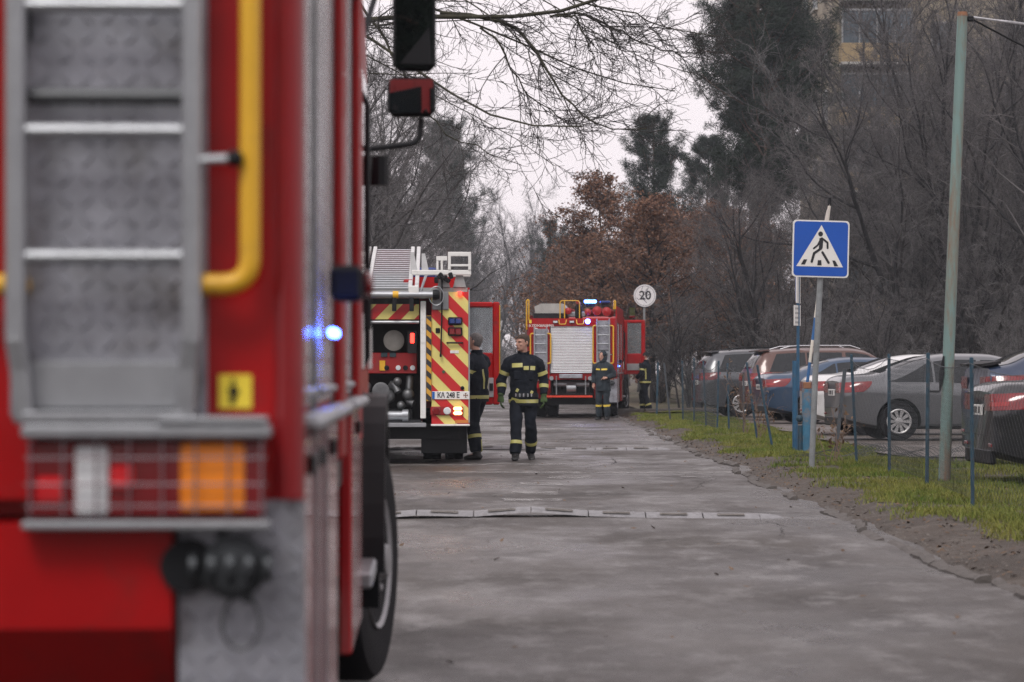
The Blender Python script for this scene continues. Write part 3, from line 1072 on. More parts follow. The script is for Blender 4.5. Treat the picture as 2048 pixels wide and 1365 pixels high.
# tall trees that veil the apartment block
for (X, Y, s_, pr, lb) in [(15.0, 94, 1.05, b4, 'tall bare tree veiling the left corner of the apartment block'), (16.8, 90, 1.1, b4, 'tall bare tree before the middle balconies of the apartment block'), (19.4, 95, 1.15, b4, 'tall bare tree at the far right behind the rusty pole'),
                          (16.0, 100, 1.15, b5, 'spreading bare tree between two tall trees before the apartment block'), (18.6, 101, 1.2, b5, 'spreading bare tree nearest the apartment block wall'), (12.9, 97, .72, b5, 'spreading bare tree right of the tall dark pine'), (15.9, 112, 1.0, b4, 'tall bare tree close to the apartment block corner'), (22.5, 110, 1.0, b4, 'tall bare tree at the right end of the apartment block'),
                          (16.9, 117, 1.55, b5, 'tallest spreading bare tree before the middle of the apartment block'), (15.4, 109, 1.5, b6, 'pale-twigged tall tree before the apartment block corner balconies'), (19.6, 112, 1.5, b6, 'pale-twigged tall tree before the right half of the apartment block')]:
    pr.put(X, Y, .1, s_, label=lb, group='tall bare trees before the apartment block', tilt=random.uniform(-.07, .07))
# the thicket


def spot(X, Y, what):
    """what this one stands behind, as seen in the photograph"""
    px = 1024 + X / Y * FPX
    for lim, w in ((1330, 'behind the man in the black cap'), (1420, 'behind the leftmost dark crossover'), (1500, 'behind the copper estate roof'), (1590, 'behind the blue saloon'), (1680, 'right behind the crossing sign post'), (1760, 'behind the tail of the dark grey saloon'),
                   (1850, 'behind the roof of the dark grey saloon'), (1930, 'right behind the rusty pole'), (2010, 'right of the rusty pole'), (9999, 'at the right edge of the picture')):
        if px < lim: break
    row = 'in the front row' if Y < 84 else 'in the second row' if Y < 92 else 'in the third row' if Y < 101 else 'deep in the wood'
    return f'{what} {w}, {row}'


rt = random.Random(5)
for k in range(26):
    Y = 82 + 44 * (k + rt.random()) / 26
    X = rt.uniform(4.9 + (Y - 82) * .05, .193 * Y + 2)
    if 5.5 < X < 12 and Y > 119: continue
    rt.choice([b1, b2, b3, b5, bw]).put(X, Y, .08, rt.uniform(.75, 1.12) if X > .118 * Y else rt.uniform(.5, .72), label=spot(X, Y, 'bare tree'), group=GT, tilt=rt.uniform(-.06, .06))
for k in range(32):
    Y = 76 + 30 * (k + rt.random()) / 32
    X = rt.uniform(4.6, .19 * Y + 1.5)
    q = rt.uniform(.7, 1.15)
    rt.choice([s1, s2]).put(X, Y, .08, q, label=spot(X, Y, 'tall bare shrub' if q > .95 else 'low bare shrub'), group=GS)
s2.put(5.3, 82.5, .08, 1.0, label='arching bare shrub beside the round speed sign post', group=GS)
for k in range(12):
    X, Y = 7 + 8 * (k + rt.random()) / 12, rt.uniform(74.6, 78)
    s1.put(X, Y, .08, rt.uniform(.45, .75), label=spot(X, Y, 'small pale shrub'), group=GS)
# left side of the road
GLF = 'bare trees along the left side of the road'
for (X, Y, s_, pr, lb) in [(-6.6, 57, .95, b6, 'bare tree reaching over the road behind the chevron fire engine'), (-5.6, 68, 1.0, bw, 'bare tree with sweeping twigs behind the roof ladder'),
                          (-5.2, 80, 1.0, b1, 'bare tree with ascending branches left of the road gap'), (-7.8, 75, 1.0, b6, 'tall bare tree behind the near engine mirrors'),
                          (-6.0, 94, 1.05, bw, 'hazy bare tree left of the road, second behind the chevron engine'), (-4.9, 108, 1.0, b1, 'hazy bare tree nearest the left road gap'),
                          (-8.8, 100, 1.1, b3, 'hazy bare tree deeper in the left wood'),
                          (-7.2, 63, .95, b6, 'wide bare tree whose branches arch right above the chevron engine'), (-6.9, 86, 1.05, b6, 'wide hazy bare tree in the left wood'), (-9.5, 90, 1.05, bw, 'tall hazy bare tree in the left wood'), (-5.6, 121, 1.1, b6, 'wide faint bare tree at the left of the road gap'), (-7.0, 72, .85, bw, 'small bare tree low behind the roof ladder'),
                          (-4.9, 70, .95, b6, 'bare tree with long arching branches just left of the road gap'), (-4.8, 88, 1.1, b6, 'hazy bare tree overhanging the left road edge'), (-4.7, 104, 1.15, b6, 'faint bare tree overhanging the left road edge')]:
    pr.put(X, Y, .06, s_, label=lb, group=GLF)
for k in range(14):
    rt.choice([b5, b6, b6, b4]).put(-9 + 18 * (k + rt.random()) / 14, rt.uniform(235, 310), .05, rt.uniform(1.0, 1.4), label='faint bare tree closing off the far end of the road', group='hazy trees closing the road')
for k in range(16):
    s = rt.choice([-1, 1]); Y = rt.uniform(135, 290)
    rt.choice([b1, b2, b3]).put(s * rt.uniform(4.6, 14), Y, .05, rt.uniform(.8, 1.15), label='faint bare tree in the haze ' + ('left' if s < 0 else 'right') + (' of the far road end, nearer one' if Y < 180 else ' of the far road end, middle one' if Y < 235 else ' of the far road end, farthest one'), group='hazy trees at the end of the road')
for k in range(9):
    s1.put(-rt.uniform(4.7, 9), rt.uniform(55, 120), .06, rt.uniform(.5, 1.0), label='low bare shrub on the left verge', group='shrubs on the left verge')
for k in range(5):
    s1.put(rt.uniform(-3, 3), rt.uniform(215, 280), .03, rt.uniform(.9, 1.4), label='faint shrub closing the far end of the road', group='shrubs closing the road end')


# trees behind the camera, out of view; pines added to darken mirrors and paint
for (X, Y) in ((3.9, -7), (5.3, -9), (6.9, -8), (4.6, -13), (6.2, -15), (8.2, -13), (5.0, -20), (7.4, -22), (9.4, -19), (-4.9, -8), (-5.6, -14)):
    p3.put(X, Y, .05, 1.0, label='unseen young pine added behind the viewpoint to darken the mirrors', group='unseen young pines added behind the viewpoint')
for k in range(10):
    rt.choice([p1, p2]).put((-1 if k % 2 else 1) * rt.uniform(4.5, 11), -9 - k * 4, .05, rt.uniform(.7, .95), label='unseen pine added behind the viewpoint to darken reflections', group='unseen pines added behind the viewpoint')
for k in range(14):
    s = -1 if k % 2 else 1
    rt.choice([b4, b5, b1]).put(s * rt.uniform(5, 13), -12 - k * 4.5, .05, rt.uniform(.9, 1.2), label='bare tree along the road behind the viewpoint', group='trees behind the viewpoint')
# the big tree on the left whose limbs hang over the road
def overhang_tree():
    r = np.random.default_rng(31)
    t = thing('overhanging_tree', 'big mossy bare tree whose long limbs hang over the road at top', 'tree', (-7.5, 30, 0))
    o = np.array([-7.5, 30., 0])
    P0 = np.array([[(0, 0, -.1), (.05, .1, 1.2), (.1, .1, 2.6), (.3, .2, 4.0), (.5, .1, 5.4), (.6, 0, 7.5), (.7, .2, 10)]], float)
    R0 = np.array([[.36, .28, .25, .22, .18, .12, .04]])
    rows = [  # pixels of the limbs, with the distance at start and end, and thickness
        ([(-200, 250), (300, 120), (560, 70), (740, 36), (799, 24), (890, 28), (961, 40), (1025, 43), (1088, 36), (1159, 18), (1230, -8), (1330, -60)], 30, 29, .040, .012),
        ([(-150, 190), (400, 30), (700, -30), (886, 16), (993, 71), (1084, 95), (1159, 138), (1215, 170), (1294, 186), (1350, 182)], 30, 31, .026, .004),
        ([(880, 25), (960, 28), (1041, 58), (1084, 119), (1116, 170), (1140, 214), (1175, 241), (1223, 259), (1290, 256)], 29.6, 29, .018, .004),
        ([(-100, 120), (300, -20), (560, 0), (740, 62), (811, 123), (894, 190), (962, 226), (1017, 241), (1080, 257), (1167, 255)], 30, 28, .026, .006),
        ([(1100, 33), (1151, 30), (1165, 60), (1175, 90), (1187, 115), (1200, 136)], 29.2, 29.4, .010, .003),
        ([(-100, 200), (400, 80), (640, 55), (740, 47), (850, 46), (961, 44), (1010, 40)], 30, 30, .016, .004),
        ([(0, 240), (400, 170), (640, 150), (740, 146), (819, 150), (890, 148), (945, 144)], 30, 31, .014, .003),
        ([(600, -120), (800, -60), (938, 0), (993, 28), (1041, 71), (1066, 110)], 30, 29.5, .016, .005),
        ([(1110, 30), (1163, 26), (1235, 57), (1294, 91), (1373, 111), (1420, 118)], 29.2, 30.5, .012, .003),
        ([(960, 55), (993, 78), (1033, 158), (1057, 190), (1120, 237), (1167, 252)], 30.3, 30, .010, .003),
        ([(500, -150), (900, -90), (1060, -20), (1150, 40), (1230, 95), (1300, 130), (1390, 150)], 30, 31, .017, .003),
        ([(700, -20), (760, 60), (800, 130), (830, 200), (880, 262), (960, 300), (1040, 330)], 30, 29, .013, .003),
        ([(600, 40), (720, 100), (820, 160), (900, 208), (990, 250), (1060, 290), (1110, 330)], 30, 29.5, .012, .003),
        ([(1000, -60), (1090, -20), (1180, 10), (1260, 22), (1340, 60), (1430, 75)], 29.5, 30, .012, .003)]
    K = 16
    P1, R1 = [], []
    for pts, ya, yb, ra, rb in rows:
        q = [np.array(at(px, py, ya + (yb - ya) * i / (len(pts) - 1))) - o for i, (px, py) in enumerate(pts)]
        if pts[0][0] < 700:                                 # runs back into the trunk
            hgt = min(max(q[0][2] - .8, 3.4), 8.0)
            q = [np.array([.2 + .04 * hgt, .1, hgt])] + q
        q = np.array(q); d = np.r_[0, np.cumsum(np.linalg.norm(np.diff(q, axis=0), axis=1))]
        s = np.linspace(0, d[-1], K + 1)
        c = np.stack([np.interp(s, d, q[:, a]) for a in range(3)], -1)
        c[1:-1] = (c[:-2] + 2 * c[1:-1] + c[2:]) / 4
        c[1:] += r.normal(0, .012, c[1:].shape)
        P1.append(c); R1.append(np.linspace(ra * 1.3, rb * 1.25, K + 1))
    P1, R1 = np.array(P1), np.array(R1)
    S, D, pr, tt, _ = spawn(r, P1, R1, 16, .15, .99, .4, 1.0, up=-.1)
    L2 = r.uniform(.35, 1.25, len(tt)) * (1.15 - .5 * tt)
    P2 = grow(r, S, D, L2, 6, .13, (.6, 0, .1), .05)
    R2 = radii(np.minimum(pr * .65, .009), np.full(len(tt), .003), 6)
    S, D, pr, tt, _ = spawn(r, P2, R2, 7, .15, 1, .4, 1.0)
    L3 = r.uniform(.12, .5, len(tt))
    P3 = grow(r, S, D, L3, 4, .18, (.3, 0, .3), .06)
    R3 = radii(np.full(len(tt), .0035), np.full(len(tt), .002), 4)
    S, D, pr, tt, _ = spawn(r, P3, R3, 3, .2, 1, .5, 1.0)
    P4 = grow(r, S, D, r.uniform(.05, .16, len(tt)), 2, .2)
    R4 = radii(np.full(len(tt), .0028), np.full(len(tt), .0022), 2)
    link_mesh('trunk', np_mesh('trunk', *tubes(P0, R0, 12), smooth=True), BARK, t)
    for p, rr in zip(P1, R1):
        link_mesh('limb', np_mesh('limb', *tubes(p[None], rr[None], 8), smooth=True), BARKG, t)
    link_mesh('crown', np_mesh('crown', *join([tubes(P2, R2, 5), tubes(P3, R3, 4), tubes(P4, R4, 3)])), BARK, t, kind='stuff')


overhang_tree()
# ------------------------------------------------------------------ fire engines
def wheel(parent, p, r, w, side=1, steer=0.0, dual=False, rim_mat=None):
    """tyre with tread blocks; rim as its sub-part. side: +1 outer face towards +x"""
    e = Matrix.Rotation(steer, 3, 'Z')
    mb = MB()
    prof = [(r * .58, -w / 2 + .02), (r * .80, -w / 2), (r * .95, -w / 2 + .015), (r, -w / 2 + .05), (r, w / 2 - .05), (r * .95, w / 2 - .015), (r * .80, w / 2), (r * .58, w / 2 - .02)]
    mb.lathe(p, prof, 'x', 36, e)
    for k in range(0 if steer else 36):
        a = 2 * math.pi * k / 36
        for sx in (-1, 1):
            c = Vector((sx * w * .26, math.cos(a) * (r - .004), math.sin(a) * (r - .004)))
            Mx = e @ Matrix.Rotation(a, 3, 'X')
            mb.obox(Vector(p) + e @ c, (w * .4, .014, r * .10), Mx)
    t = mb.build('wheel', RUB, parent, angle=40)
    mb = MB()
    o = side * w / 2
    mb.lathe(p, [(r * .57, o - side * .06), (r * .56, o - side * .005), (r * .50, o - side * .03), (r * .34, o - side * .075), (r * .30, o - side * .03), (r * .16, o - side * .01), (r * .13, o + side * .03), (.01, o + side * .035)][:: 1], 'x', 24, e)
    for k in range(8):
        a = 2 * math.pi * (k + .5) / 8
        c = Vector((o - side * .02, math.cos(a) * r * .25, math.sin(a) * r * .25))
        mb.obox(Vector(p) + e @ c, (.03, .03, .03), e, .006)
    mb.build('rim', rim_mat or M('wheel_rim_paint', (.30, .30, .31), .5, .3, var=.15), t, angle=40)
    return t


def tread_panel(parent, x0, x1, z0, z1, y, name='tread_plate', step=.038):
    """chequer plate facing -y with raised lozenges"""
    mb = MB()
    mb.box(x0, x1, y, y + .006, z0, z1)
    nx, nz = int((x1 - x0) / step), int((z1 - z0) / step)
    for i in range(nx):
        for j in range(nz):
            cx, cz = x0 + (i + .5) * (x1 - x0) / nx, z0 + (j + .5) * (z1 - z0) / nz
            a = R(45) if (i + j) % 2 else R(-45)
            ca, sa = math.cos(a), math.sin(a)
            L, W = .019, .0062
            q = [(-L, 0), (0, -W), (L, 0), (0, W)]
            vs = [(cx + u * ca - v * sa, y - .0005, cz + u * sa + v * ca) for u, v in q]
            vs += [(cx + .6 * (u * ca - v * sa), y - .0045, cz + .6 * (u * sa + v * ca)) for u, v in q]
            mb.add(vs, [(4, 5, 6, 7), (0, 1, 5, 4), (1, 2, 6, 5), (2, 3, 7, 6), (3, 0, 4, 7)])
    return mb.build(name, TREAD, parent, smooth=False)


def shutter_side(parent, x, y0, y1, z0, z1, slat=.05):
    """roller shutter on a side facing +x or -x"""
    s = 1 if x > 0 else -1
    mb = MB()
    n = int((z1 - z0) / slat)
    for i in range(n):
        a = z0 + i * (z1 - z0) / n; b = z0 + (i + 1) * (z1 - z0) / n
        mb.prism([(x - s * .02, a + .001), (x, a + .002), (x + s * .0004, (a + b) / 2), (x, b - .002), (x - s * .02, b - .001)], 'y', y0 + .03, y1 - .03)
    o = mb.build('side_shutter', SHUT, parent, angle=20)
    for (a, b) in ((y0 - .03, y0 + .08), (y1 - .08, y1 + .03)):
        mb = MB()
        mb.box(min(x - s * .03, x + s * .003), max(x - s * .03, x + s * .003), a, b, z0 - .03, z1 + .03, .006)
        mb.build('shutter_guide', M('dark_guide_rail', (.05, .055, .06), .4, .4), o)
    mb = MB()
    mb.tube([(x + s * .008, y0 + .1, z0 + .03), (x + s * .008, y1 - .1, z0 + .03)], .01, 8)
    mb.build('pull_bar', ALU, o)
    return o


def rear_ladder(parent, xc, z0, z1, rungs, w=.36):
    mb = MB()
    for s in (-1, 1):
        path = [(xc + s * w / 2, -.085, z1), (xc + s * w / 2 * .985, -.085, 1.36), (xc + s * w / 2 * .94, -.075, 1.30), (xc + s * w / 2 * .90, -.07, z0)]
        for a, b in zip(path[:-1], path[1:]):
            a, b = Vector(a), Vector(b); d = b - a
            mb.obox((a + b) / 2, (.036, .05, d.length + .012), Vector((0, 0, 1)).rotation_difference(-d.normalized()).to_matrix(), .006)
    o = mb.build('ladder', ALU, parent)
    for z in rungs:
        MB().tube([(xc - w / 2 + .01, -.085, z), (xc + w / 2 - .01, -.085, z)], .015, 10).build('rung', ALU, o)
    mb = MB()
    for s in (-1, 1):
        for z in (1.30, 1.95, z1 - .15):
            if z < z1: mb.box(xc + s * w / 2 * .95 - .012, xc + s * w / 2 * .95 + .012, -.07, -.003, z - .03, z + .03, .004)
    mb.build('bracket', BLACK, o)
    return o


def grab_rail(parent, x_out, x_in, z0, z1, y=-.075, r=.02):
    path = bend([(x_in, -.004, z1), (x_in, y, z1), (x_out, y, z1), (x_out, y, z0), (x_in, y, z0), (x_in, -.004, z0)], .075, 7)
    return MB().tube(path, r, 12).build('grab_rail', YEL, parent)


def tanker(name, label, loc, rz, near=False):
    t = thing(name, label, 'fire engine', loc, rz, 'fire engines on the road')
    H = 1.2
    # superstructure: core box and rear frame panels
    MB().box(-H + .03, H - .03, .07, 4.55, 1.02, 2.62).build('body', RED, t)
    mb = MB(); mb.prism([(-H, 1.055), (-.60, 1.055), (-.60, 2.66), (-H, 2.66)], 'y', 0, .068); mb.build('rear_panel', RED, t)
    mb = MB(); mb.box(.57, H - .052, -.001, .068, 1.055, 2.66); mb.build('rear_panel', RED, t)
    for s in (-1, 1): MB().tube([(s * (H - .03), .022, 1.056), (s * (H - .03), .022, 2.66)], .034, 12).build('corner_post', M('red_corner_post', (.22, .003, .006), .35, var=.06, coat=.2), t)
    mb = MB(); mb.box(-.60, .57, .002, .068, 2.45, 2.657); mb.build('rear_header', RED, t)
    # rear roller shutter
    mb = MB()
    for i in range(30):
        a = 1.20 + i * 1.25 / 30; b = a + 1.25 / 30
        mb.prism([(.05, a + .002), (.032, a + .007), (.028, (a + b) / 2), (.032, b - .007), (.05, b - .002)], 'x', -.57, .54)
    sh = mb.build('rear_shutter', SHUT, t, angle=20)
    [MB().box(a, b, .004, .06, 1.18, 2.45, .005).build('shutter_guide', M('dark_guide_rail', (.05, .055, .06), .4, .4), sh) for a, b in ((-.60, -.57), (.54, .57))]
    MB().tube([(-.55, -.015, 1.215), (.52, -.015, 1.215)], .014, 8).build('pull_bar', ALU, sh)
    MB().box(-.34, .28, -.10, .06, 1.06, 1.17, .01).build('step', TREAD, t)
    # dark pump bay under the shutter
    mb = MB(); mb.box(-.62, .58, .45, .52, .55, 1.17); mb.box(-.6, .55, .1, .5, .62, .66); mb.build('pump_bay', CHAS, t)
    mb = MB()
    for x in (-.42, .36): mb.cyl((x, .05, .62), (x, .05, 1.12), .016, n=8)
    mb.cyl((-.5, .3, .9), (.45, .3, .9), .08, n=14); mb.cyl((-.15, .2, .8), (.1, .2, .8), .13, n=16)
    for x in (-.55, .48): mb.cyl((x, .0, 1.06), (x, .2, 1.06), .055, n=14)
    mb.build('pump', STEEL, t)
    MB().box(-.80, .55, -.03, .05, .545, .60, .008).build('rear_bumper_bar', M('orange_red_bar', (.60, .05, .02), .45), t)
    MB().box(-1.1, 1.1, .6, 1.0, .35, 1.0).build('cross_member', CHAS, t)
    mb = MB(); mb.box(-.45, -.30, .3, 7.2, .55, .85); mb.box(.30, .45, .3, 7.2, .55, .85); mb.build('chassis_rail', CHAS, t)
    # lower left corner mirrored plainly
    for s in (-1, 1):
        x0, x1 = (H - .235, H + .005) if s > 0 else (-H - .005, -H + .235)
        tread_panel(t, x0, x1, .42, 1.052, .012)
        mb = MB()
        xa, xb = (H - .62, H - .243) if s > 0 else (-H + .243, -H + .62)
        mb.prism([(-.035, 1.012), (.45, 1.012), (.45, .52), (.24, .52), (-.035, .813)], 'x', xa, xb)
        mb.build('lower_locker', RED, t)
        mb = MB(); xh = H - .236 if s > 0 else -H + .236
        mb.box(xh - .004, xh + .02, .02, .05, .45, 1.05); mb.build('shadow_gap', BLACK, t)
        # tail lamp cluster behind its wire guard
        la, lb = (H - .505, H - .068) if s > 0 else (-H + .068, -H + .505)
        mb = MB(); mb.box(la, lb, -.065, -.002, 1.022, 1.168, .008); lamp = mb.build('tail_lamp', R_LENS, t)

        def lens(a, b, z0_, z1_, mt, nm):
            xa_, xb_ = (la + a, la + b) if s > 0 else (lb - b, lb - a)
            MB().box(xa_, xb_, -.075, -.05, z0_, z1_, .006).build(nm, mt, lamp)
        lens(.085, .147, 1.028, 1.158, W_LENS, 'reversing_lens'); lens(.150, .195, 1.075, 1.120, M('bright_red_lens', (.62, .010, .016), .2, coat=.6), 'reflector')
        lens(.28, .40, 1.034, 1.163, O_LENS, 'indicator_lens'); lens(.012, .065, 1.05, 1.10, M('bright_red_lens', (.62, .010, .016), .2, coat=.6), 'reflector')
        mb = MB()
        for z in (1.046, 1.086, 1.135): mb.tube([(la - .004, -.092, z), (lb + .004, -.092, z)], .0024, 6)
        for k in range(8):
            x = la + .004 + k * (lb - la - .008) / 7
            mb.tube([(x, -.03, 1.172), (x, -.094, 1.168), (x, -.094, 1.022), (x, -.03, 1.016)], .0024, 6)
        mb.build('lamp_guard', M('guard_wire', (.17, .13, .145), .5, .4), lamp)
        mb = MB(); mb.box(la - .012, lb + .012, -.098, -.002, 1.002, 1.018, .004); mb.build('lamp_tray', ALU, lamp)
        mb = MB(); mb.box(la - .012, lb + .012, -.105, -.002, 1.171, 1.198, .006); mb.box(*((lb - .195, lb + .006) if s > 0 else (la - .006, la + .195)), -.108, -.002, 1.1985, 1.212, .004); mb.build('lamp_hood', ALU, lamp)
        # chequer plate, ladder, yellow rails
        xc = s * (H - .365)
        zt = 2.60 if s > 0 else 2.38
        tread_panel(t, xc - .185, xc + .185, 1.212, zt, -.008)
        rear_ladder(t, xc, 1.205, zt + .04, [1.51 + .234 * k for k in range(-1, 5 if s > 0 else 4)][1:], .33)
        grab_rail(t, xc + .27, xc + .165, 1.458, 2.46 if s > 0 else 2.25)
        grab_rail(t, xc - .27, xc - .165, 1.458, 2.46 if s > 0 else 2.25)
    xr = H - .365
    mb = MB(); mb.box(xr - .15, xr + .15, -.10, -.012, 1.20, 1.222, .004); mb.box(xr - .145, xr + .145, -.05, -.012, 1.225, 1.315, .004); mb.build('foot_plate', ALU, t)
    mb = MB(); mb.tube([(xr - .155, -.05, 1.812), (xr + .15, -.05, 1.812)], .016, 8); mb.build('stay_bar', M('dark_steel', (.08, .085, .09), .5, .5), t)
    mb = MB(); mb.tube([(xr + .16, -.06, 1.665), (xr + .16, -.10, 1.688), (xr + .235, -.10, 1.692)], .0095, 8); mb.build('latch_lever', STEEL, t)
    mb = MB(); mb.ball((xr + .243, -.10, 1.692), .0165, 12, 8); mb.build('latch_knob', BLACK, t)
    # yellow sticker with a pictogram
    st = MB().box(H - .158, H - .096, -.006, -.0015, 1.226, 1.290).build('warning_sticker', M('yellow_vinyl', (.80, .62, .05), .4, var=.03), t)
    mb = MB()
    mb.prism([(H - .137, 1.234), (H - .127, 1.234), (H - .124, 1.250), (H - .118, 1.256), (H - .124, 1.266), (H - .130, 1.272), (H - .141, 1.262), (H - .137, 1.252)], 'y', -.0085, -.0065)
    mb.lathe((H - .130, -.0075, 1.278), [(.005, -.001), (.005, .001)], 'y', 12)
    mb.build('pictogram', BLACK, st)
    # coupling with cap and chain ring on the lower plate
    mb = MB(); cx, cz = H - .125, .93
    mb.cyl((cx - .09, .01, cz), (cx - .09, -.05, cz), .05, n=20); mb.build('socket_box', BLACK, t)
    mb = MB(); mb.lathe((cx, 0, cz), [(.050, .01), (.050, -.03), (.060, -.032), (.060, -.06), (.045, -.062), (.042, -.09), (.012, -.092)], 'y', 24)
    for k in range(4):
        a = k * math.pi / 2 + .4
        mb.obox((cx + math.cos(a) * .062, -.045, cz + math.sin(a) * .062), (.02, .03, .02), None, .003)
    for q in range(5): mb.lathe((cx - .075 + q * .035, -.075, cz), [(.035 - abs(q - 2) * .004, -.006), (.035 - abs(q - 2) * .004, .006)], 'x', 14)
    mb.build('hose_coupling', M('dark_cast_metal', (.045, .05, .055), .45, .6), t)
    MB().tube([(cx + .012 + math.sin(a) * .036, -.05, cz - .105 + math.cos(a) * .05) for a in np.linspace(0, 2 * math.pi, 20)[:-1]], .004, 6, closed=True).build('cap_ring', M('dark_steel', (.08, .085, .09), .5, .5), t)
    # floodlights, marker lamps and lettering over the shutter
    for x in (-.44, .0):
        f = MB().box(x - .07, x + .07, -.07, 0, 2.53, 2.60, .01).build('work_lamp', BLACK, t)
        MB().box(x - .055, x + .055, -.074, -.065, 2.54, 2.59).build('lens', W_LENS, f)
    for x in (-.25, .22):
        MB().tube(bend([(x - .10, -.01, 2.62), (x - .085, -.07, 2.50), (x + .085, -.07, 2.50), (x + .10, -.01, 2.62)], .04), .013, 8).build('hand_hold', YEL, t)
    bl = MB().lathe((.42, -.04, 2.575), [(.065, .04), (.065, -.02), (.05, -.035), (.01, -.04)], 'y', 18).build('beacon', L_BLUE if not near else B_LENS, t)
    MB().lathe((1.10, -.02, 1.13), [(.03, .02), (.03, -.02), (.01, -.03)], 'y', 12).build('marker_lamp', L_AMB if not near else R_LENS, t)
    MB().box(-1.17, -1.08, -.004, .001, 2.53, 2.62).build('hazard_label', M('yellow_vinyl', (.80, .62, .05), .4, var=.03), t)
    text_part('ПК ПОЖМАШИНА', .088, WHITE, t, (-.84, -.004, 2.46), bold=.002, xscale=.92)
    text_part('9', .26, WHITE, t, (-.96, -.004, 2.30), bold=.006)
    text_part('.КИЇВ', .10, WHITE, t, (-.75, -.006, 2.31), bold=.003)
    MB().box(-.97, -.87, -.01, .001, .92, 1.02, .004).build('number_tag', M('cream_tag', (.62, .58, .45), .5), t)
    # roof deck with kit
    mb = MB()
    for s in (-1, 1): mb.box(min(s * H, s * (H - .04)), max(s * H, s * (H - .04)), .0, 4.55, 2.62, 2.98 if s > 0 else 2.76, .008)
    mb.build('roof_side', RED, t)
    mb = MB(); mb.prism([(-1.0, 2.80), (-1.02, 2.98), (-.84, 3.06), (-.28, 3.06), (-.16, 2.92), (-.2, 2.80)], 'y', .25, 2.0); mb.build('roof_locker', M('grey_cover', (.36, .36, .34), .7, var=.15), t)
    mb = MB(); mb.box(-1.05, -.2, .2, 2.05, 2.66, 2.80); mb.build('roof_tray', CHAS, t)
    for (x, z, r_) in ((-.11, 2.86, .085), (.92, 2.84, .115), (.66, 2.86, .115), (.42, 2.83, .085)):
        mb = MB(); mb.cyl((x, .12, z), (x, 2.3, z), r_, n=20); o = mb.build('suction_hose_tube', RED_DULL, t)
        MB().lathe((x, .12, z), [(r_ * 1.06, .04), (r_ * 1.06, -.02), (r_ * .5, -.035), (r_ * .2, -.05), (.01, -.05)], 'y', 20).build('tube_cap', M('bright_red_cap', (.34, .008, .010), .45), o)
    MB().box(.06, .24, .3, .9, 2.66, 3.02, .03).build('monitor_base', CHAS, t)
    MB().tube(bend([(.15, .6, 2.9), (.15, .6, 3.06), (.15, .1, 3.10)], .1), .05, 12).build('water_monitor', RED_DULL, t)
    MB().box(-.15, .35, .35, .75, 2.70, 2.84, .02).build('roof_case', STEEL, t)
    for (xa, xb, z1) in ((-.32, .20, 3.13),):
        mb = MB()
        mb.tube(bend([(xa, .02, 2.66), (xa, .02, z1), (xb, .02, z1), (xb, .02, 2.66)], .08), .014, 10)
        mb.tube([(xa + .12, .02, 2.66), (xa + .12, .02, z1)], .016, 8)
        mb.build('roof_rail', YEL, t)
    MB().tube(bend([(-H - .01, -.02, 2.36), (-H - .01, -.05, 2.45), (-H - .01, -.05, 3.14), (-H + .05, -.05, 3.16), (-H + .05, -.02, 2.62)], .06), .02, 10).build('corner_rail', YEL, t)
    MB().tube(bend([(H - .08, -.02, 2.9), (H - .08, -.02, 3.12), (H - .04, -.02, 3.12), (H - .04, -.02, 2.9)], .03), .018, 8).build('corner_rail', YEL, t)
    # pump-side lockers: three shutters on each side, lower flaps, rear arch
    for s in (-1, 1):
        x = s * (H - .03 + .004)
        shutter_side(t, x, .06, 1.05, 1.22, 2.55); shutter_side(t, x, 1.12, 2.30, 1.22, 2.55); shutter_side(t, x, 2.72, 4.05, 1.22, 2.55)
        xo = s * H
        mb = MB(); mb.box(min(xo, xo - s * .05), max(xo, xo - s * .05), .07, 4.55, 2.556, 2.64); mb.build('side_header', RED, t)
        for (ya, yb) in ((2.32, 2.70), (4.07, 4.56)):
            mb = MB(); mb.box(min(xo, xo - s * .05), max(xo, xo - s * .05), ya, yb, 1.05, 2.553, .008); mb.build('side_pillar', RED, t)
        for (ya, yb, zb) in ((.09, .56, .42), (.60, 1.05, .42), (1.08, 1.95, .42), (3.25, 4.50, .42)):
            mb = MB(); mb.box(min(xo, xo - s * .04), max(xo, xo - s * .04), ya, yb, zb, 1.17, .008); fl = mb.build('side_flap', M('glossy_side_red', (.40, .012, .016), .16, var=.05, coat=.8), t)
            MB().box(min(xo, xo + s * .012), max(xo, xo + s * .012), (ya + yb) / 2 - .08, (ya + yb) / 2 + .08, 1.09, 1.13, .004).build('handle', BLACK, fl)
        [MB().box(min(xo - s * .01, xo + s * .008), max(xo - s * .01, xo + s * .008), ya, yb, .42, 1.17).build('side_trim', ALU, t) for ya, yb in ((.56, .60), (1.05, 1.08))]
        for ya, yb in ((.08, 1.04), (1.14, 2.28), (2.74, 4.03)):
            MB().box(min(xo - s * .02, xo + s * .035), max(xo - s * .02, xo + s * .035), ya, yb, 1.178, 1.212, .012).build('sill_ledge', ALU, t)
        mb = MB(); mb.box(min(xo - s * .62, xo - s * .03), max(xo - s * .62, xo - s * .03), 1.97, 3.23, .95, 1.16); mb.build('wheel_arch', BLACK, t)
        lp = MB().box(min(xo - s * .01, xo + s * .075), max(xo - s * .01, xo + s * .075), 1.62, 1.80, 1.47, 1.56, .015).build('side_lamp', BLACK, t)
        MB().lathe((xo + s * .085, 1.71, 1.515), [(.03, -.012), (.036, .0), (.02, .012)], 'x', 14).build('lens', R_LENS, lp)
        MB().box(min(xo, xo + s * .018), max(xo, xo + s * .018), 1.30, 1.55, 1.378, 1.397, .004).build('blue_flasher', L_BLUE, t)
        wheel(t, (s * .98, 2.60, .50), .50, .28, s); wheel(t, (s * .66, 2.60, .50), .50, .28, s)
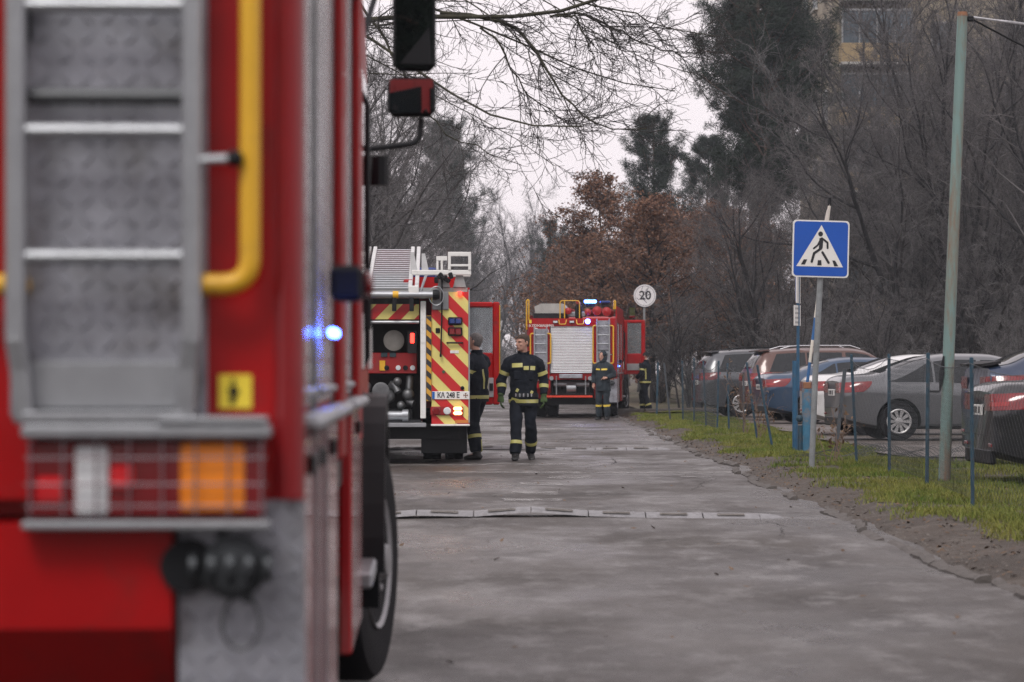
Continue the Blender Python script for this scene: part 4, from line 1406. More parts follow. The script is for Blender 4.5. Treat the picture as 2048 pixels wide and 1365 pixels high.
        wheel(t, (s * (1.09 if s > 0 else 1.03), 6.30, .50), .50, .30, s, R(-9))
    # cab
    side = [(4.70, .95), (4.70, 2.72), (4.9, 2.80), (6.55, 2.80), (6.85, 2.62), (7.18, 1.85), (7.22, .62), (6.95, .55), (6.95, .62), (6.86, .95), (6.62, 1.16), (6.3, 1.22), (5.98, 1.16), (5.74, .95), (5.66, .55), (4.74, .55)]
    mb = MB(); mb.prism(side, 'x', -H + .04, H - .04); cab = mb.build('cab', RED, t)
    for s in (-1, 1):
        x = s * (H - .04)
        mb = MB(); mb.prism([(4.85, 1.75), (5.52, 1.75), (5.52, 2.50), (4.85, 2.50)], 'x', x - s * .01, x + s * .006); mb.build('side_window', GLASSD, cab, smooth=False)
        mb = MB(); mb.prism([(5.78, 1.70), (6.98, 1.62), (6.66, 2.52), (5.78, 2.52)], 'x', x - s * .01, x + s * .006); mb.build('side_window', GLASSD, cab, smooth=False)
        mb = MB()
        for k in range(16):
            a0, a1 = math.pi * k / 16, math.pi * (k + 1) / 16
            p = lambda a, r_: (6.30 + r_ * math.cos(a), .50 + r_ * math.sin(a))
            mb.prism([p(a0, .60), p(a0, .70), p(a1, .70), p(a1, .60)], 'x', x - s * .25, x + s * .10)
        mb.prism([(5.62, .36), (5.70, .36), (5.70, .52), (5.60, .52)], 'x', x - s * .25, x + s * .08)
        mb.build('mudguard', BLACK, cab, smooth=False)
        mb = MB(); mb.box(min(x, x + s * .02), max(x, x + s * .02), 4.74, 5.66, 1.30, 1.52, .004); mb.box(min(x, x + s * .018), max(x, x + s * .018), 6.96, 7.14, 1.30, 1.50, .004); mb.build('white_band', WHITE, cab)
        mb = MB(); mb.box(min(x, x + s * .05), max(x, x + s * .05), 5.55, 5.60, 1.45, 1.62, .01); mb.build('door_handle', BLACK, cab)
        mb = MB(); mb.tube([(x + s * .005, 5.70, 1.3), (x + s * .03, 5.70, 1.35), (x + s * .03, 5.70, 2.35), (x + s * .005, 5.70, 2.4)], .012, 8); mb.build('entry_rail', BLACK, cab)
        mb = MB(); mb.box(min(x, x + s * .07), max(x, x + s * .07), 4.8, 5.6, .50, .56, .01); mb.build('cab_step', ALU, cab)
        # mirrors
        mb = MB(); mb.tube(bend([(x, 7.0, 2.28), (x + s * .11, 7.12, 2.30), (x + s * .23, 7.15, 2.32), (x + s * .24, 7.15, 2.43)], .05), .014, 8)
        mb.tube([(x + s * .05, 7.05, 2.25), (x + s * .05, 7.05, 2.12)], .045, 10); mb.build('mirror_arm', BLACK, cab)
        MB().tube(bend([(x - s * .02, 6.7, 2.72), (x + s * .10, 7.10, 3.20), (x + s * .22, 7.15, 3.1)], .06), .014, 8).build('mirror_arm', BLACK, cab)
        for nm, za, zb, xa, xb in (('wide_mirror', 2.435, 2.615, .085, .305), ('main_mirror', 2.64, 3.12, .11, .305)):
            a, b = sorted((x + s * xa, x + s * xb))
            o = MB().box(a, b, 7.10, 7.20, za, zb, .03).build(nm, BLACK, cab)
            g = MB(); yaw = R(5) * s * (-1 if nm == 'wide_mirror' else 1)
            Mx = Matrix.Rotation(yaw, 3, 'Z') @ Matrix.Rotation(R(4), 3, 'X')
            g.obox(((a + b) / 2, 7.094, (za + zb) / 2), (b - a - .025, .006, zb - za - .03), Mx); g.build('mirror_glass', MIRROR, o, smooth=False)
        MB().box(min(x, x + s * .03), max(x, x + s * .03), 4.78, 4.84, 1.60, 1.64, .006).build('side_marker', L_RED if near else R_LENS, cab)
    mb = MB(); mb.prism([(6.87, 2.58), (7.16, 1.86), (7.175, 1.87), (6.885, 2.585)], 'x', -H + .15, H - .15); mb.build('windscreen', GLASSD, cab, smooth=False)
    mb = MB(); mb.box(-H + .02, H - .02, 7.15, 7.34, .42, .80, .03); mb.build('front_bumper', WHITE, cab)
    for s in (-1, 1):
        mb = MB(); mb.box(s * .86 - .16, s * .86 + .16, 7.21, 7.25, .86, 1.04, .015); mb.build('headlamp', W_LENS, cab)
    mb = MB(); mb.box(-.75, .1, 5.6, 6.0, 2.803, 2.95, .03); mb.build('light_bar', B_LENS, cab)
    MB().box(.12, .55, 5.62, 5.98, 2.806, 2.97, .03).build('light_bar', B_LENS, cab)
    MB().box(-H + .1, H - .1, 4.56, 4.69, .6, 2.6).build('cab_gap', BLACK, t)
    return t


near = tanker('fire_engine', 'blurred red fire engine filling the left foreground with ladder and yellow rail', (-1.596, 5.165, 0), R(1.69), near=True)
far = tanker('fire_engine', 'red fire engine seen from behind with roller shutter and blue beacons lit', (1.60, 73.2, 0), R(-4.4))
# far engine: blue lamp on the roof edge and its open cab door on the right
MB().box(.30, .62, .5, .7, 3.08, 3.16, .02).build('roof_beacon', L_BLUE, far)
MB().box(.34, .58, .55, .65, 2.98, 3.078).build('beacon_bracket', CHAS, far)
MB().box(.76, .96, .55, .65, 2.96, 3.068).build('beacon_bracket', CHAS, far)
MB().box(.72, 1.0, .5, .7, 3.07, 3.14, .02).build('roof_beacon', B_LENS, far)
mb = MB()
fr = [(1.18, .45), (1.98, .45), (1.98, 2.45), (1.18, 2.45)]


def open_door(parent, x, y, w, z0, z1, zw, ang, trim=None):
    """cab door swung open: hinge at x, y; outer face away from the camera, inner side seen"""
    d = Vector((math.cos(ang), math.sin(ang), 0)); nrm = Vector((d.y, -d.x, 0)); B = .11
    Mx = Matrix((d, -nrm, Vector((0, 0, 1)))).transposed()

    def bx(mb, a, b, c, e, th=.06, off=0.0, bev=.02):
        mb.obox(Vector((x, y, 0)) + d * (a + b) / 2 + nrm * off + Vector((0, 0, (c + e) / 2)), (b - a, th, e - c), Mx, bev)
    mb = MB(); bx(mb, 0, B, z0, z1); bx(mb, w - B, w, z0, z1); bx(mb, B - .002, w - B + .002, z1 - B * .8, z1 - .001, .058); bx(mb, B - .002, w - B + .002, z0 + .001, zw, .058)
    dr = mb.build('open_door', RED, parent)
    mb = MB(); bx(mb, B, w - B, zw, z1 - B * .8, .006, 0, 0); mb.build('door_glass', glass_mat('door_window_glass'), dr, smooth=False)
    mb = MB(); bx(mb, B * .9, w - B * .9, z0 + .12, z0 + (zw - z0) * .52, .02, .036, .006); mb.build('door_card', M('grey_door_card', (.30, .30, .31), .6, var=.1), dr)
    mb = MB(); bx(mb, w * .72, w * .82, z0 + .22, z0 + .34, .03, .05, .006); bx(mb, .02, .05, zw + .15, zw + .6, .03, .045, .01); mb.build('inner_handle', BLACK, dr)
    mb = MB(); bx(mb, w - .006, w + .006, z0 + .05, z1 - .05, .05, 0, .003); mb.build('edge_strip', YEL if trim else RED_DULL, dr)
    return dr


open_door(far, 1.16, 5.9, .62, 1.15, 2.72, 1.75, R(3))
mb = MB(); mb.box(1.165, 1.23, 5.05, 5.85, .62, 1.0, .01); mb.build('cab_step_side', CHAS, far)

# ---- the chevron-striped engine in the middle
CHR = M('chevron_red', (.50, .018, .02), .38, var=.07, scale=4)
CHY = M('chevron_yellow', (.70, .62, .20), .4, var=.07, scale=4)


def clip_band(x0, x1, z0, z1, a0, a1, sl):
    """part of the rectangle between the slanted lines z = sl*x + a0 .. a1"""
    poly = [(x0, z0), (x1, z0), (x1, z1), (x0, z1)]
    for sgn, c in ((1, a0), (-1, a1)):
        out = []
        for i in range(len(poly)):
            p, q = poly[i], poly[(i + 1) % len(poly)]
            fp, fq = sgn * (p[1] - sl * p[0] - c), sgn * (q[1] - sl * q[0] - c)
            if fp >= 0: out.append(p)
            if (fp >= 0) != (fq >= 0):
                u = fp / (fp - fq); out.append((p[0] + u * (q[0] - p[0]), p[1] + u * (q[1] - p[1])))
        poly = out
        if not poly: return []
    return poly


def chevrons(parent, x0, x1, z0, z1, y, sl, period, phase):
    MB().box(x0, x1, y, y + .02, z0, z1).build('chevron_panel', CHY, parent)
    k = -20
    while k < 40:
        a0 = phase + k * period
        p = clip_band(x0, x1, z0, z1, a0, a0 + period * .5, sl)
        if len(p) >= 3: MB().prism(p, 'y', y - .003, y - .0005).build('chevron_stripe', CHR, parent, smooth=False)
        k += 1


def rescue_engine():
    H = 1.25
    t = thing('fire_engine', 'fire engine with red and yellow chevron rear and open pump bay', 'fire engine', (-1.835, 37.9, 0), R(1.6), 'fire engines on the road')
    X = lambda d: H - d
    MB().box(-H + .03, H - .03, 1.25, 4.3, .75, 2.43).build('body', RED, t)
    mb = MB()
    for s in (-1, 1): mb.box(min(s * H, s * (H - .03)), max(s * H, s * (H - .03)), .03, 1.25, .56, 2.43)
    mb.build('rear_side', RED, t)
    MB().box(-H + .03, H - .03, .03, 1.25, 2.36, 2.428).build('rear_roof', M('grey_roof_sheet', (.33, .34, .34), .6, var=.1), t)
    for s in (-1, 1):
        x0, x1 = (X(.526), X(.0)) if s > 0 else (-X(.0), -X(.526))
        chevrons(t, x0, x1, .545, 2.37, 0, -1.02 * s, .37, 1.65)
        MB().box(x0, x1, .021, 1.2, .545, 2.36).build('rear_locker', CHAS, t, smooth=False)
        xe = s * (H + .003)
        MB().box(min(xe, xe - s * .022), max(xe, xe - s * .022), -.014, .03, .56, 2.40, .005).build('edge_trim', ALU, t)
    # hazard strip and white door frame beside the pump bay
    HZ = M('hazard_amber', (.62, .33, .04), .5, var=.08)
    for s in (-1, 1):
        xa, xb = sorted((s * X(.60), s * X(.527)))
        hs = MB().box(xa, xb, -.03, 1.0, .86, 2.04, .004).build('hazard_strip', HZ, t)
        k = 0
        while k < 16:
            p = clip_band(xa + .003, xb - .003, .865, 2.035, .2 + k * .16, .28 + k * .16, -.9 * s)
            if len(p) >= 3: MB().prism(p, 'y', -.033, -.0305).build('hazard_stripe', M('hazard_dark', (.025, .025, .03), .6), hs, smooth=False)
            k += 1
        xa, xb = sorted((s * X(.68), s * X(.603)))
        MB().box(xa, xb, -.05, .12, .62, 2.24, .008).build('bay_frame', WHITE, t)
    MB().box(-X(.60), X(.60), -.045, .2, .50, .56, .008).build('bay_sill', ALU, t)
    # pump bay
    mb = MB(); mb.box(-.58, .58, 1.0, 1.04, .56, 2.0); mb.box(-.58, .58, .1, 1.0, .565, .60); mb.build('pump_bay', M('pump_bay_dark', (.016, .018, .022), .7, var=.3), t)
    pn = MB().box(-.45, .52, .28, .34, 1.24, 1.53, .01).build('control_panel', RED_DULL, t)
    for k, x in enumerate((.46, .36, .26, .10)):
        MB().lathe((x, .27, 1.32), [(.035, .02), (.035, -.01), (.028, -.012)], 'y', 16).build('gauge', BLACK if k % 2 else W_LENS, pn)
    MB().box(.0, .08, .26, .285, 1.28, 1.42, .004).build('switch_plate', YEL, pn)
    for x in (.02, .14): MB().box(x, x + .09, .255, .283, 1.47, 1.53, .004).build('display', M('dark_display', (.03, .05, .06), .2), pn)
    mb = MB(); mb.lathe((.20, .25, 1.70), [(.145, .05), (.145, -.02), (.125, -.03), (.04, -.035)], 'y', 28); mb.build('hose_reel_end', M('weathered_cap', (.24, .23, .21), .6, var=.2), t)
    mb = MB()
    for a, b, r_ in (((.42, .4, 1.2), (.40, .3, .85), .05), ((.40, .3, .85), (.48, .25, .82), .045), ((.1, .4, .95), (.2, .3, 1.1), .06), ((.2, .3, 1.1), (.26, .25, .98), .05), ((-.3, .4, .9), (-.1, .3, .9), .08), ((-.1, .35, .7), (.3, .25, .62), .045)):
        mb.cyl(a, b, r_, n=12)
    for p, r_ in (((.40, .28, .95), .085), ((.12, .3, .92), .10), ((.25, .25, 1.13), .06), ((-.2, .3, 1.05), .09), ((.30, .24, .80), .06)): mb.ball(p, r_, 12, 8)
    mb.lathe((.02, .2, 1.0), [(.12, .04), (.12, -.02), (.09, -.03), (.03, -.03)], 'y', 22)
    mb.build('pump', M('cast_pump_grey', (.13, .135, .14), .45, .6, var=.3, scale=8), t)
    mb = MB(); mb.cyl((-.2, .12, .66), (.34, .12, .66), .065, n=14); mb.lathe((.36, .12, .66), [(.085, -.04), (.085, .04), (.06, .05), (.03, .06)], 'x', 18); mb.build('suction_pipe', STEEL, t)
    lm = MB().box(X(.86), X(.73), .06, .14, 1.52, 1.83, .01).build('bay_lamp', CHAS, t)
    MB().box(X(.82), X(.765), .045, .065, 1.66, 1.80, .012).build('lit_lens', L_RED, lm)
    # chevron header over the bay, gantry tube, roof ladder
    chevrons(t, -X(.70), X(.70), 1.99, 2.20, .02, 1.02, .37, .2)
    MB().box(-X(.70), X(.70), .041, .3, 1.93, 2.35).build('bay_header', CHAS, t, smooth=False)
    MB().tube([(-X(.7), -.02, 1.95), (X(.7), -.02, 1.95)], .022, 8).build('shutter_roller', ALU, t)
    g = MB().tube([(-.6, -.14, 2.325), (X(.46), -.14, 2.325)], .05, 14).build('ladder_gantry', ALU, t)
    MB().lathe((X(.46), -.14, 2.325), [(.07, -.05), (.075, -.01), (.06, .04), (.03, .05)], 'x', 18).build('end_stop', BLACK, g)
    MB().lathe((X(1.02), -.14, 2.325), [(.052, -.04), (.052, .04)], 'x', 14).build('clamp_band', YEL, g)
    MB().tube([(X(.46) + math.sin(a) * .10, -.15, 2.31 + math.cos(a) * .13) for a in np.linspace(0, 6.28, 18)[:-1]], .007, 6, closed=True).build('cable_loop', STEEL, g)
    for x in (X(1.4), X(1.04), X(.80)): MB().box(x - .03, x + .03, -.17, -.02, 2.10, 2.29, .006).build('gantry_bracket', CHAS, g)
    lad = None
    a, b = Vector((0, -.16, 2.40)), Vector((0, 4.6, 3.16))
    d = (b - a); Mx = Matrix((Vector((1, 0, 0)), d.normalized(), Vector((1, 0, 0)).cross(d.normalized()))).transposed()
    mb = MB()
    for x in (-.15, X(.775) - .045, X(.775) + .045, -.24): mb.obox((a + b) / 2 + Vector((x, 0, 0)), (.055, d.length, .085), Mx, .006)
    lad = mb.build('roof_ladder', M('pale_ladder_aluminium', (.60, .61, .60), .45, .5, var=.08), t)
    for k in range(19):
        p = a.lerp(b, (k + .3) / 19)
        MB().obox(p + Vector((.165, 0, 0)), (X(.775) + .11, .04, .035), Mx, .006).build('rung', ALU, lad)
    MB().box(X(.84), X(.70), -.18, -.08, 2.29, 2.45, .01).build('ladder_foot', WHITE, lad)
    mb = MB(); mb.tube([(X(.70), -.1, 2.30), (X(.6), .3, 2.62), (X(.42), .5, 2.66)], .02, 8); mb.build('gantry_arm', ALU, t)
    # roof rack and kit at the right rear corner
    mb = MB()
    mb.box(X(.80), X(-.02), -.05, .05, 2.60, 2.67, .008); mb.box(X(.45), X(-.02), .6, .68, 2.60, 2.66, .008)
    mb.box(X(.28), X(-.02), -.06, .0, 2.86, 2.92, .006); mb.box(X(.28), X(-.02), -.06, .0, 2.72, 2.75, .004); mb.box(X(.02), X(-.02), -.062, .002, 2.672, 2.92, .004); mb.box(X(.30), X(.26), -.058, -.002, 2.672, 2.92, .004)
    mb.box(X(.40), X(.37), -.05, .0, 2.67, 2.86, .004); mb.box(X(.46), X(.31), -.049, .001, 2.80, 2.86, .004); mb.box(X(.46), X(.43), -.048, .002, 2.672, 2.798, .004)
    mb.build('roof_rack', WHITE, t)
    mb = MB()
    for x in (X(.36), X(.14)): mb.prism([(x - .09, 2.435), (x + .09, 2.435), (x + .05, 2.597), (x - .05, 2.597)], 'y', .0, .5)
    mb.build('rack_support', M('grey_support', (.33, .34, .34), .5, .2), t)
    mb = MB()
    for k in range(5): mb.obox((X(.36) + .05 * (k - 2), -.09, 2.53 + .03 * ((k * 2) % 3)), (.06, .08, .09), Matrix.Rotation(k * .7, 3, 'Y'), .012)
    mb.build('rigging_gear', BLACK, t)
    mb = MB(); mb.tube([(X(.38), -.05, 2.55), (X(.385), -.06, 2.0), (X(.40), -.045, 1.50)], .012, 6); mb.box(X(.415), X(.385), -.06, -.03, 1.47, 1.51); mb.build('hanging_strap', BLACK, t)
    for x, h in ((X(.78), .30), (X(.62), .28)):
        mb = MB(); mb.prism([(x - .05, 2.67), (x + .06, 2.67), (x + .0, 2.67 + h), (x - .05, 2.67 + h)], 'y', 1.2, 1.25); mb.build('roof_bracket', M('pale_bracket', (.45, .46, .46), .5), t)
    MB().box(X(.92), X(.78), .5, 1.2, 2.43, 2.56, .02).build('roof_case', RED_DULL, t)
    MB().box(X(.52), X(.29), -.035, .3, 2.12, 2.37, .01).build('corner_locker', M('grey_locker', (.20, .21, .22), .5, var=.12), t)
    # lamps on the chevron column
    for (d0, d1, z0, z1, mt, nm) in ((.10, .30, 1.91, 2.02, B_LENS, 'blue_lamp'), (.10, .30, 1.76, 1.88, R_LENS, 'red_lamp')):
        o = MB().box(X(d1), X(d0), -.05, -.004, z0, z1, .015).build(nm, BLACK, t)
        for k in range(2):
            xa = X(d1) + .02 + k * .085
            MB().box(xa, xa + .075, -.062, -.045, z0 + .02, z1 - .02, .012).build('lens', mt, o)
    MB().lathe((X(.135), -.03, 2.345), [(.033, .025), (.033, -.01), (.018, -.025)], 'y', 14).build('red_marker', L_RED, t)
    MB().tube(bend([(X(.31), -.005, 1.665), (X(.31), -.04, 1.665), (X(.10), -.04, 1.665), (X(.10), -.005, 1.665)], .02), .012, 8).build('grab_handle', BLACK, t)
    MB().box(X(.47), X(.41), -.02, -.004, 1.80, 1.87, .008).build('latch', BLACK, t)
    MB().box(X(.27), X(.15), -.008, -.004, 1.52, 1.56, .002).build('maker_plate', WHITE, t)
    MB().lathe((X(.36), -.01, 1.265), [(.022, .006), (.022, -.008)], 'y', 12).build('plug', M('green_plug', (.03, .10, .05), .5), t)
    MB().lathe((X(.10), -.01, 1.04), [(.028, .006), (.028, -.012), (.02, -.016)], 'y', 12).build('lock', BLACK, t)
    # number plate
    PLW = M('number_plate_white', (.72, .72, .70), .4, var=.03)
    np_ = MB().box(X(.52), X(.003), -.02, -.0045, .885, .995, .004).build('number_plate', PLW, t)
    MB().box(X(.517), X(.482), -.022, -.0205, .889, .991).build('blue_band', M('plate_blue', (.01, .12, .42), .4), np_)
    text_part('КА 248 Е', .105, BLACK, np_, (X(.292), -.0225, .94), bold=.002, xscale=.74, depth=.001)
    mb = MB(); cx, cz = X(.055), .94
    for k in range(4):
        a = k * math.pi / 2; q = [(.006, 0), (.032, .014), (.032, -.014)]
        mb.prism([(cx + u * math.cos(a) - v * math.sin(a), cz + u * math.sin(a) + v * math.cos(a)) for u, v in q], 'y', -.0235, -.0205)
    mb.lathe((cx, -.022, cz), [(.011, -.0015), (.011, .0015)], 'y', 12); mb.build('cross_emblem', M('emblem_bronze', (.20, .10, .06), .5), np_, smooth=False)
    # lower lamp row
    ro = MB().box(X(.54), X(.09), -.03, -.004, .665, .785, .006).build('lamp_row', RED_DULL, t)
    MB().lathe((X(.46), -.03, .725), [(.055, .01), (.055, -.02), (.045, -.028), (.01, -.03)], 'y', 22).build('red_lens', R_LENS, ro)
    MB().lathe((X(.31), -.03, .725), [(.052, .01), (.052, -.02), (.042, -.028), (.01, -.03)], 'y', 22).build('clear_lens', W_LENS, ro)
    for z in (.695, .757): MB().obox((X(.165), -.045, z), (.12, .04, .05), None, .018).build('lit_indicator', L_AMB, ro)
    MB().box(X(.20), X(.01), -.012, -.004, .555, .60, .003).build('reflector_strip', M('orange_reflector', (.55, .20, .05), .35), t)
    MB().box(X(.535), X(-.002), -.03, .05, .515, .543, .006).build('lower_lip', WHITE, t)
    # underside, mudflaps, wheels
    mb = MB(); mb.box(-H + .1, H - .1, .25, 1.2, .33, .54); mb.box(-.45, .45, .3, 6.5, .45, .75); mb.build('chassis', CHAS, t)
    for s in (-1, 1):
        MB().box(min(s * .58, s * 1.22), max(s * .58, s * 1.22), .30, .33, .13, .52, .008).build('mudflap', BLACK, t)
        wheel(t, (s * 1.05, 1.95, .48), .48, .28, s); wheel(t, (s * .73, 1.95, .48), .48, .28, s); wheel(t, (s * 1.08, 5.6, .48), .48, .28, s)
        xo = s * (H - .03)
        shutter_side(t, xo, 1.3, 2.4, 1.1, 2.30); shutter_side(t, xo, 2.5, 3.9, 1.1, 2.30)
    cb = MB(); cb.prism([(4.35, .6), (4.35, 2.72), (6.5, 2.72), (6.85, 1.8), (6.9, .6), (6.1, .5), (6.0, .9), (5.6, 1.08), (5.2, .9), (5.1, .5), (4.4, .5)], 'x', -H + .04, H - .04); cab = cb.build('cab', RED, t)
    for s in (-1, 1):
        x = s * (H - .04)
        mb = MB(); mb.prism([(4.5, 1.6), (5.2, 1.6), (5.2, 2.4), (4.5, 2.4)], 'x', x - s * .01, x + s * .006); mb.prism([(5.4, 1.6), (6.75, 1.6), (6.45, 2.4), (5.4, 2.4)], 'x', x - s * .01, x + s * .006); mb.build('side_window', GLASSD, cab, smooth=False)
    mb = MB(); mb.box(-.8, .8, 5.2, 5.6, 2.725, 2.90, .03); mb.build('light_bar', B_LENS, cab)
    open_door(t, H - .06, 5.25, .60, .74, 2.36, 1.56, R(4), trim=True)
    return t


rescue_engine()
# ------------------------------------------------------------------ signs, fence, posts
SBLUE = M('sign_blue', (.004, .075, .40), .35, var=.05)
SWHITE = M('sign_white', (.70, .69, .66), .4, var=.05, dirt=((.45, .42, .38), .2, 6))
SBLACK = M('sign_black', (.012, .012, .016), .5, var=.1)
SGREY = M('sign_back_zinc', (.30, .31, .32), .5, .5, var=.1)
POSTG = M('grey_post_paint', (.20, .215, .22), .6, var=.2, scale=9, dirt=((.12, .10, .08), .3, 12))
FBLUE = M('blue_fence_paint', (.011, .045, .072), .65, var=.3, scale=9, dirt=((.09, .06, .05), .3, 14))
FDARK = M('dark_weathered_post', (.045, .055, .065), .75, var=.3, scale=9, dirt=((.11, .08, .06), .35, 12))
RUST = M('turquoise_flaking_paint', (.15, .235, .22), .6, var=.15, scale=5, bump=.4, bscale=25, dirt=((.20, .092, .042), .56, 6), stretch=(1, 1, .16))
WIRE = M('fence_wire', (.050, .058, .062), .6, .3, var=.2)


def gz(x, y): return float(verge_z(np.array(x), np.array(y)))


def rpoly(w, h, r, n=5):
    out = []
    for cx, cy, a0 in ((w / 2 - r, h / 2 - r, 0), (-w / 2 + r, h / 2 - r, 90), (-w / 2 + r, -h / 2 + r, 180), (w / 2 - r, -h / 2 + r, 270)):
        for k in range(n + 1):
            a = R(a0 + 90 * k / n); out.append((cx + r * math.cos(a), cy + r * math.sin(a)))
    return out


def capsule(mb, p, q, r, y0, y1, n=8):
    """flat rounded stroke in the xz plane"""
    p, q = Vector(p), Vector(q); d = (q - p).normalized(); a0 = math.atan2(d.y, d.x)
    pts = [(q.x + r * math.cos(a0 + t), q.y + r * math.sin(a0 + t)) for t in np.linspace(-math.pi / 2, math.pi / 2, n)]
    pts += [(p.x + r * math.cos(a0 + t), p.y + r * math.sin(a0 + t)) for t in np.linspace(math.pi / 2, 3 * math.pi / 2, n)]
    mb.prism(pts, 'y', y0, y1)


def crossing_sign():
    Y = 33.2; b = at(1621, 940, Y); zg = gz(b.x, Y)
    t = thing('crossing_sign', 'blue square pedestrian crossing sign with white triangle on grey post', 'road sign', (b.x, Y, zg))
    top = at(1640, 560, Y) - Vector((b.x, Y, zg)); up = at(1646, 452, Y) - Vector((b.x, Y, zg))
    MB().tube([(0, 0, -.3), (top.x * .5, 0, top.z * .5), (up.x, 0, up.z)], .036, 14).build('post', POSTG, t)
    c = at(1640, 498.5, Y) - Vector((b.x, Y, zg))
    S = .69
    fr = bpy.data.objects.new('sign_plate', MB().prism(rpoly(S, S, .045), 'y', -.060, -.045).mesh('sign_plate', False)); col.objects.link(fr); fr.data.materials.append(SWHITE)
    fr.parent = t; fr.location = c; fr.rotation_euler = (0, R(1.4), R(4))
    MB().prism(rpoly(S - .035, S - .035, .04), 'y', -.0635, -.0605).build('blue_field', SBLUE, fr, smooth=False)
    k = S / 115.0   # picture pixels to metres
    mp = lambda x, y: ((x - 458) / 4.55 * k, -(y - 630) / 4.55 * k)
    tri = [mp(460, 414), mp(664, 798), mp(232, 786)]
    tri = [tuple(np.array(p)) for p in (mp(460, 412), mp(666, 794), mp(234, 794))]
    MB().prism(tri, 'y', -.0665, -.0638).build('white_triangle', SWHITE, fr, smooth=False)
    mb = MB(); y0, y1 = -.0695, -.0668; s_ = lambda a: a / 4.55 * k
    cx, cz = mp(452, 494); mb.prism([(cx + s_(22) * math.cos(a), cz + s_(23) * math.sin(a)) for a in np.linspace(0, 6.283, 17)[:-1]], 'y', y0, y1)
    mb.prism([mp(442, 535), mp(468, 524), mp(478, 540), mp(474, 622), mp(462, 640), mp(438, 640), mp(440, 600)], 'y', y0, y1)
    for a, b_, r_ in (((466, 534), (518, 572), 9), ((518, 572), (520, 622), 9), ((448, 556), (428, 598), 8), ((428, 598), (392, 628), 8), ((458, 628), (396, 672), 11), ((396, 672), (376, 750), 11), ((474, 662), (532, 756), 11)):
        capsule(mb, mp(*a), mp(*b_), s_(r_), y0 - .0006 * r_ / 8, y1)
    mb.build('walking_figure', SBLACK, fr, smooth=False)
    for q in ([(302, 730), (334, 730), (314, 778), (276, 778)], [(432, 734), (464, 734), (468, 782), (428, 782)], [(566, 734), (592, 734), (622, 786), (584, 786)]):
        MB().prism([mp(*p) for p in q], 'y', y0, y1).build('crossing_stripe', SBLACK, fr, smooth=False)
    MB().box(-.06, .06, -.044, -.02, .12, .16, .004).build('clamp', SGREY, fr); MB().box(-.06, .06, -.044, -.02, -.18, -.14, .004).build('clamp', SGREY, fr)


def speed_sign():
    Y = 80.0; c = at(1289.5, 592, Y); zg = .1
    t = thing('speed_sign', 'scratched round white speed sign reading 20 on thin grey post', 'road sign', (c.x, Y, zg))
    MB().tube([(-.02, 0, -.2), (-.012, 0, c.z - zg + .25)], .034, 12).build('post', POSTG, t)
    d = MB().lathe((0, -.05, c.z - zg), [(.33, .008), (.33, -.004), (.325, -.008)], 'y', 40).build('disc', SGREY, t)
    MB().lathe((0, -.0605, c.z - zg), [(.322, .001), (.322, -.001)], 'y', 40).build('face', M('scratched_sign_face', (.66, .66, .66), .45, var=.08, dirt=((.40, .40, .42), .3, 7)), d)
    z = c.z - zg
    MB().tube([(.285 * math.cos(a), -.062, z + .285 * math.sin(a)) for a in np.linspace(0, 6.283, 41)[:-1]], .008, 5, closed=True).build('rim_line', M('faded_rim', (.22, .22, .24), .6), d)
    text_part('20', .36, SBLACK, d, (.01, -.064, z + .0), bold=.006, xscale=.98)
    mb = MB(); rr = random.Random(4)
    for (a, b) in (((-.06, .27), (-.09, .17)), ((.10, .25), (.05, .10)), ((-.02, .12), (.12, .02)), ((-.16, .03), (.02, -.10)), ((-.05, -.10), (.05, -.20)), ((.02, -.03), (.16, .06)), ((-.24, -.06), (-.18, -.12)), ((.05, .2), (.0, .02))):
        capsule(mb, (a[0], z + a[1]), (b[0], z + b[1]), rr.uniform(.006, .011), -.0645 - rr.uniform(0, .002), -.062)
    mb.build('scratches', M('scratch_dark', (.07, .08, .10), .7), d, smooth=False)


def lamp_pole():
    Y = 29.6; b = at(1886, 966, Y); zg = gz(b.x, Y)
    top = at(1926, 30, Y) - Vector((b.x, Y, zg))
    t = thing('rusty_pole', 'tall leaning turquoise pole with rust streaks carrying a cable', 'pole', (b.x, Y, zg))
    MB().tube([(0, 0, -.3), (top.x * .33, 0, top.z * .33), (top.x * .66, 0, top.z * .66), (top.x, 0, top.z)], [.066, .063, .06, .056], 18).build('shaft', RUST, t)
    MB().tube([(top.x, 0, top.z - .01), (top.x, 0, top.z + .035)], [.058, .05], 14).build('cap', M('rust', (.22, .10, .05), .8, var=.3), t)
    MB().obox(Vector((top.x + .085, -.01, top.z - .04)), (.07, .05, .06), None, .01).build('insulator', BLACK, t)
    MB().tube([(-.038, -.03, 1.0), (-.02, -.045, 1.2), (.0, -.045, 1.38)], [.008, .03, .008], 8).build('hatch_gap', BLACK, t)
    return Vector((b.x, Y, zg)) + top


ptop = lamp_pole()
for nm, lb, dz, mt, r_, sag in (('overhead_cable', 'black cable sagging from the rusty pole top to the right', -.04, BLACK, .011, .9), ('overhead_rope', 'pale twisted rope tied to the rusty pole top', -.02, M('pale_rope', (.42, .42, .44), .8, var=.3, scale=40), .013, .35)):
    t = thing(nm, lb, 'cable', ptop)
    P = [Vector((.1 + u * 11, u * (7 if nm == 'overhead_cable' else 3), dz + (u * (-.9 if nm == 'overhead_cable' else .3) - sag * 4 * u * (1 - u)))) for u in np.linspace(0, 1, 24)]
    MB().tube(P, r_, 6).build('strand', mt, t)
    if nm == 'overhead_rope':
        Q = [p + Vector((0, .012 * math.cos(i * 2.2), .012 * math.sin(i * 2.2))) for i, p in enumerate(P)]
        MB().tube(Q, .007, 5).build('strand', mt, t)


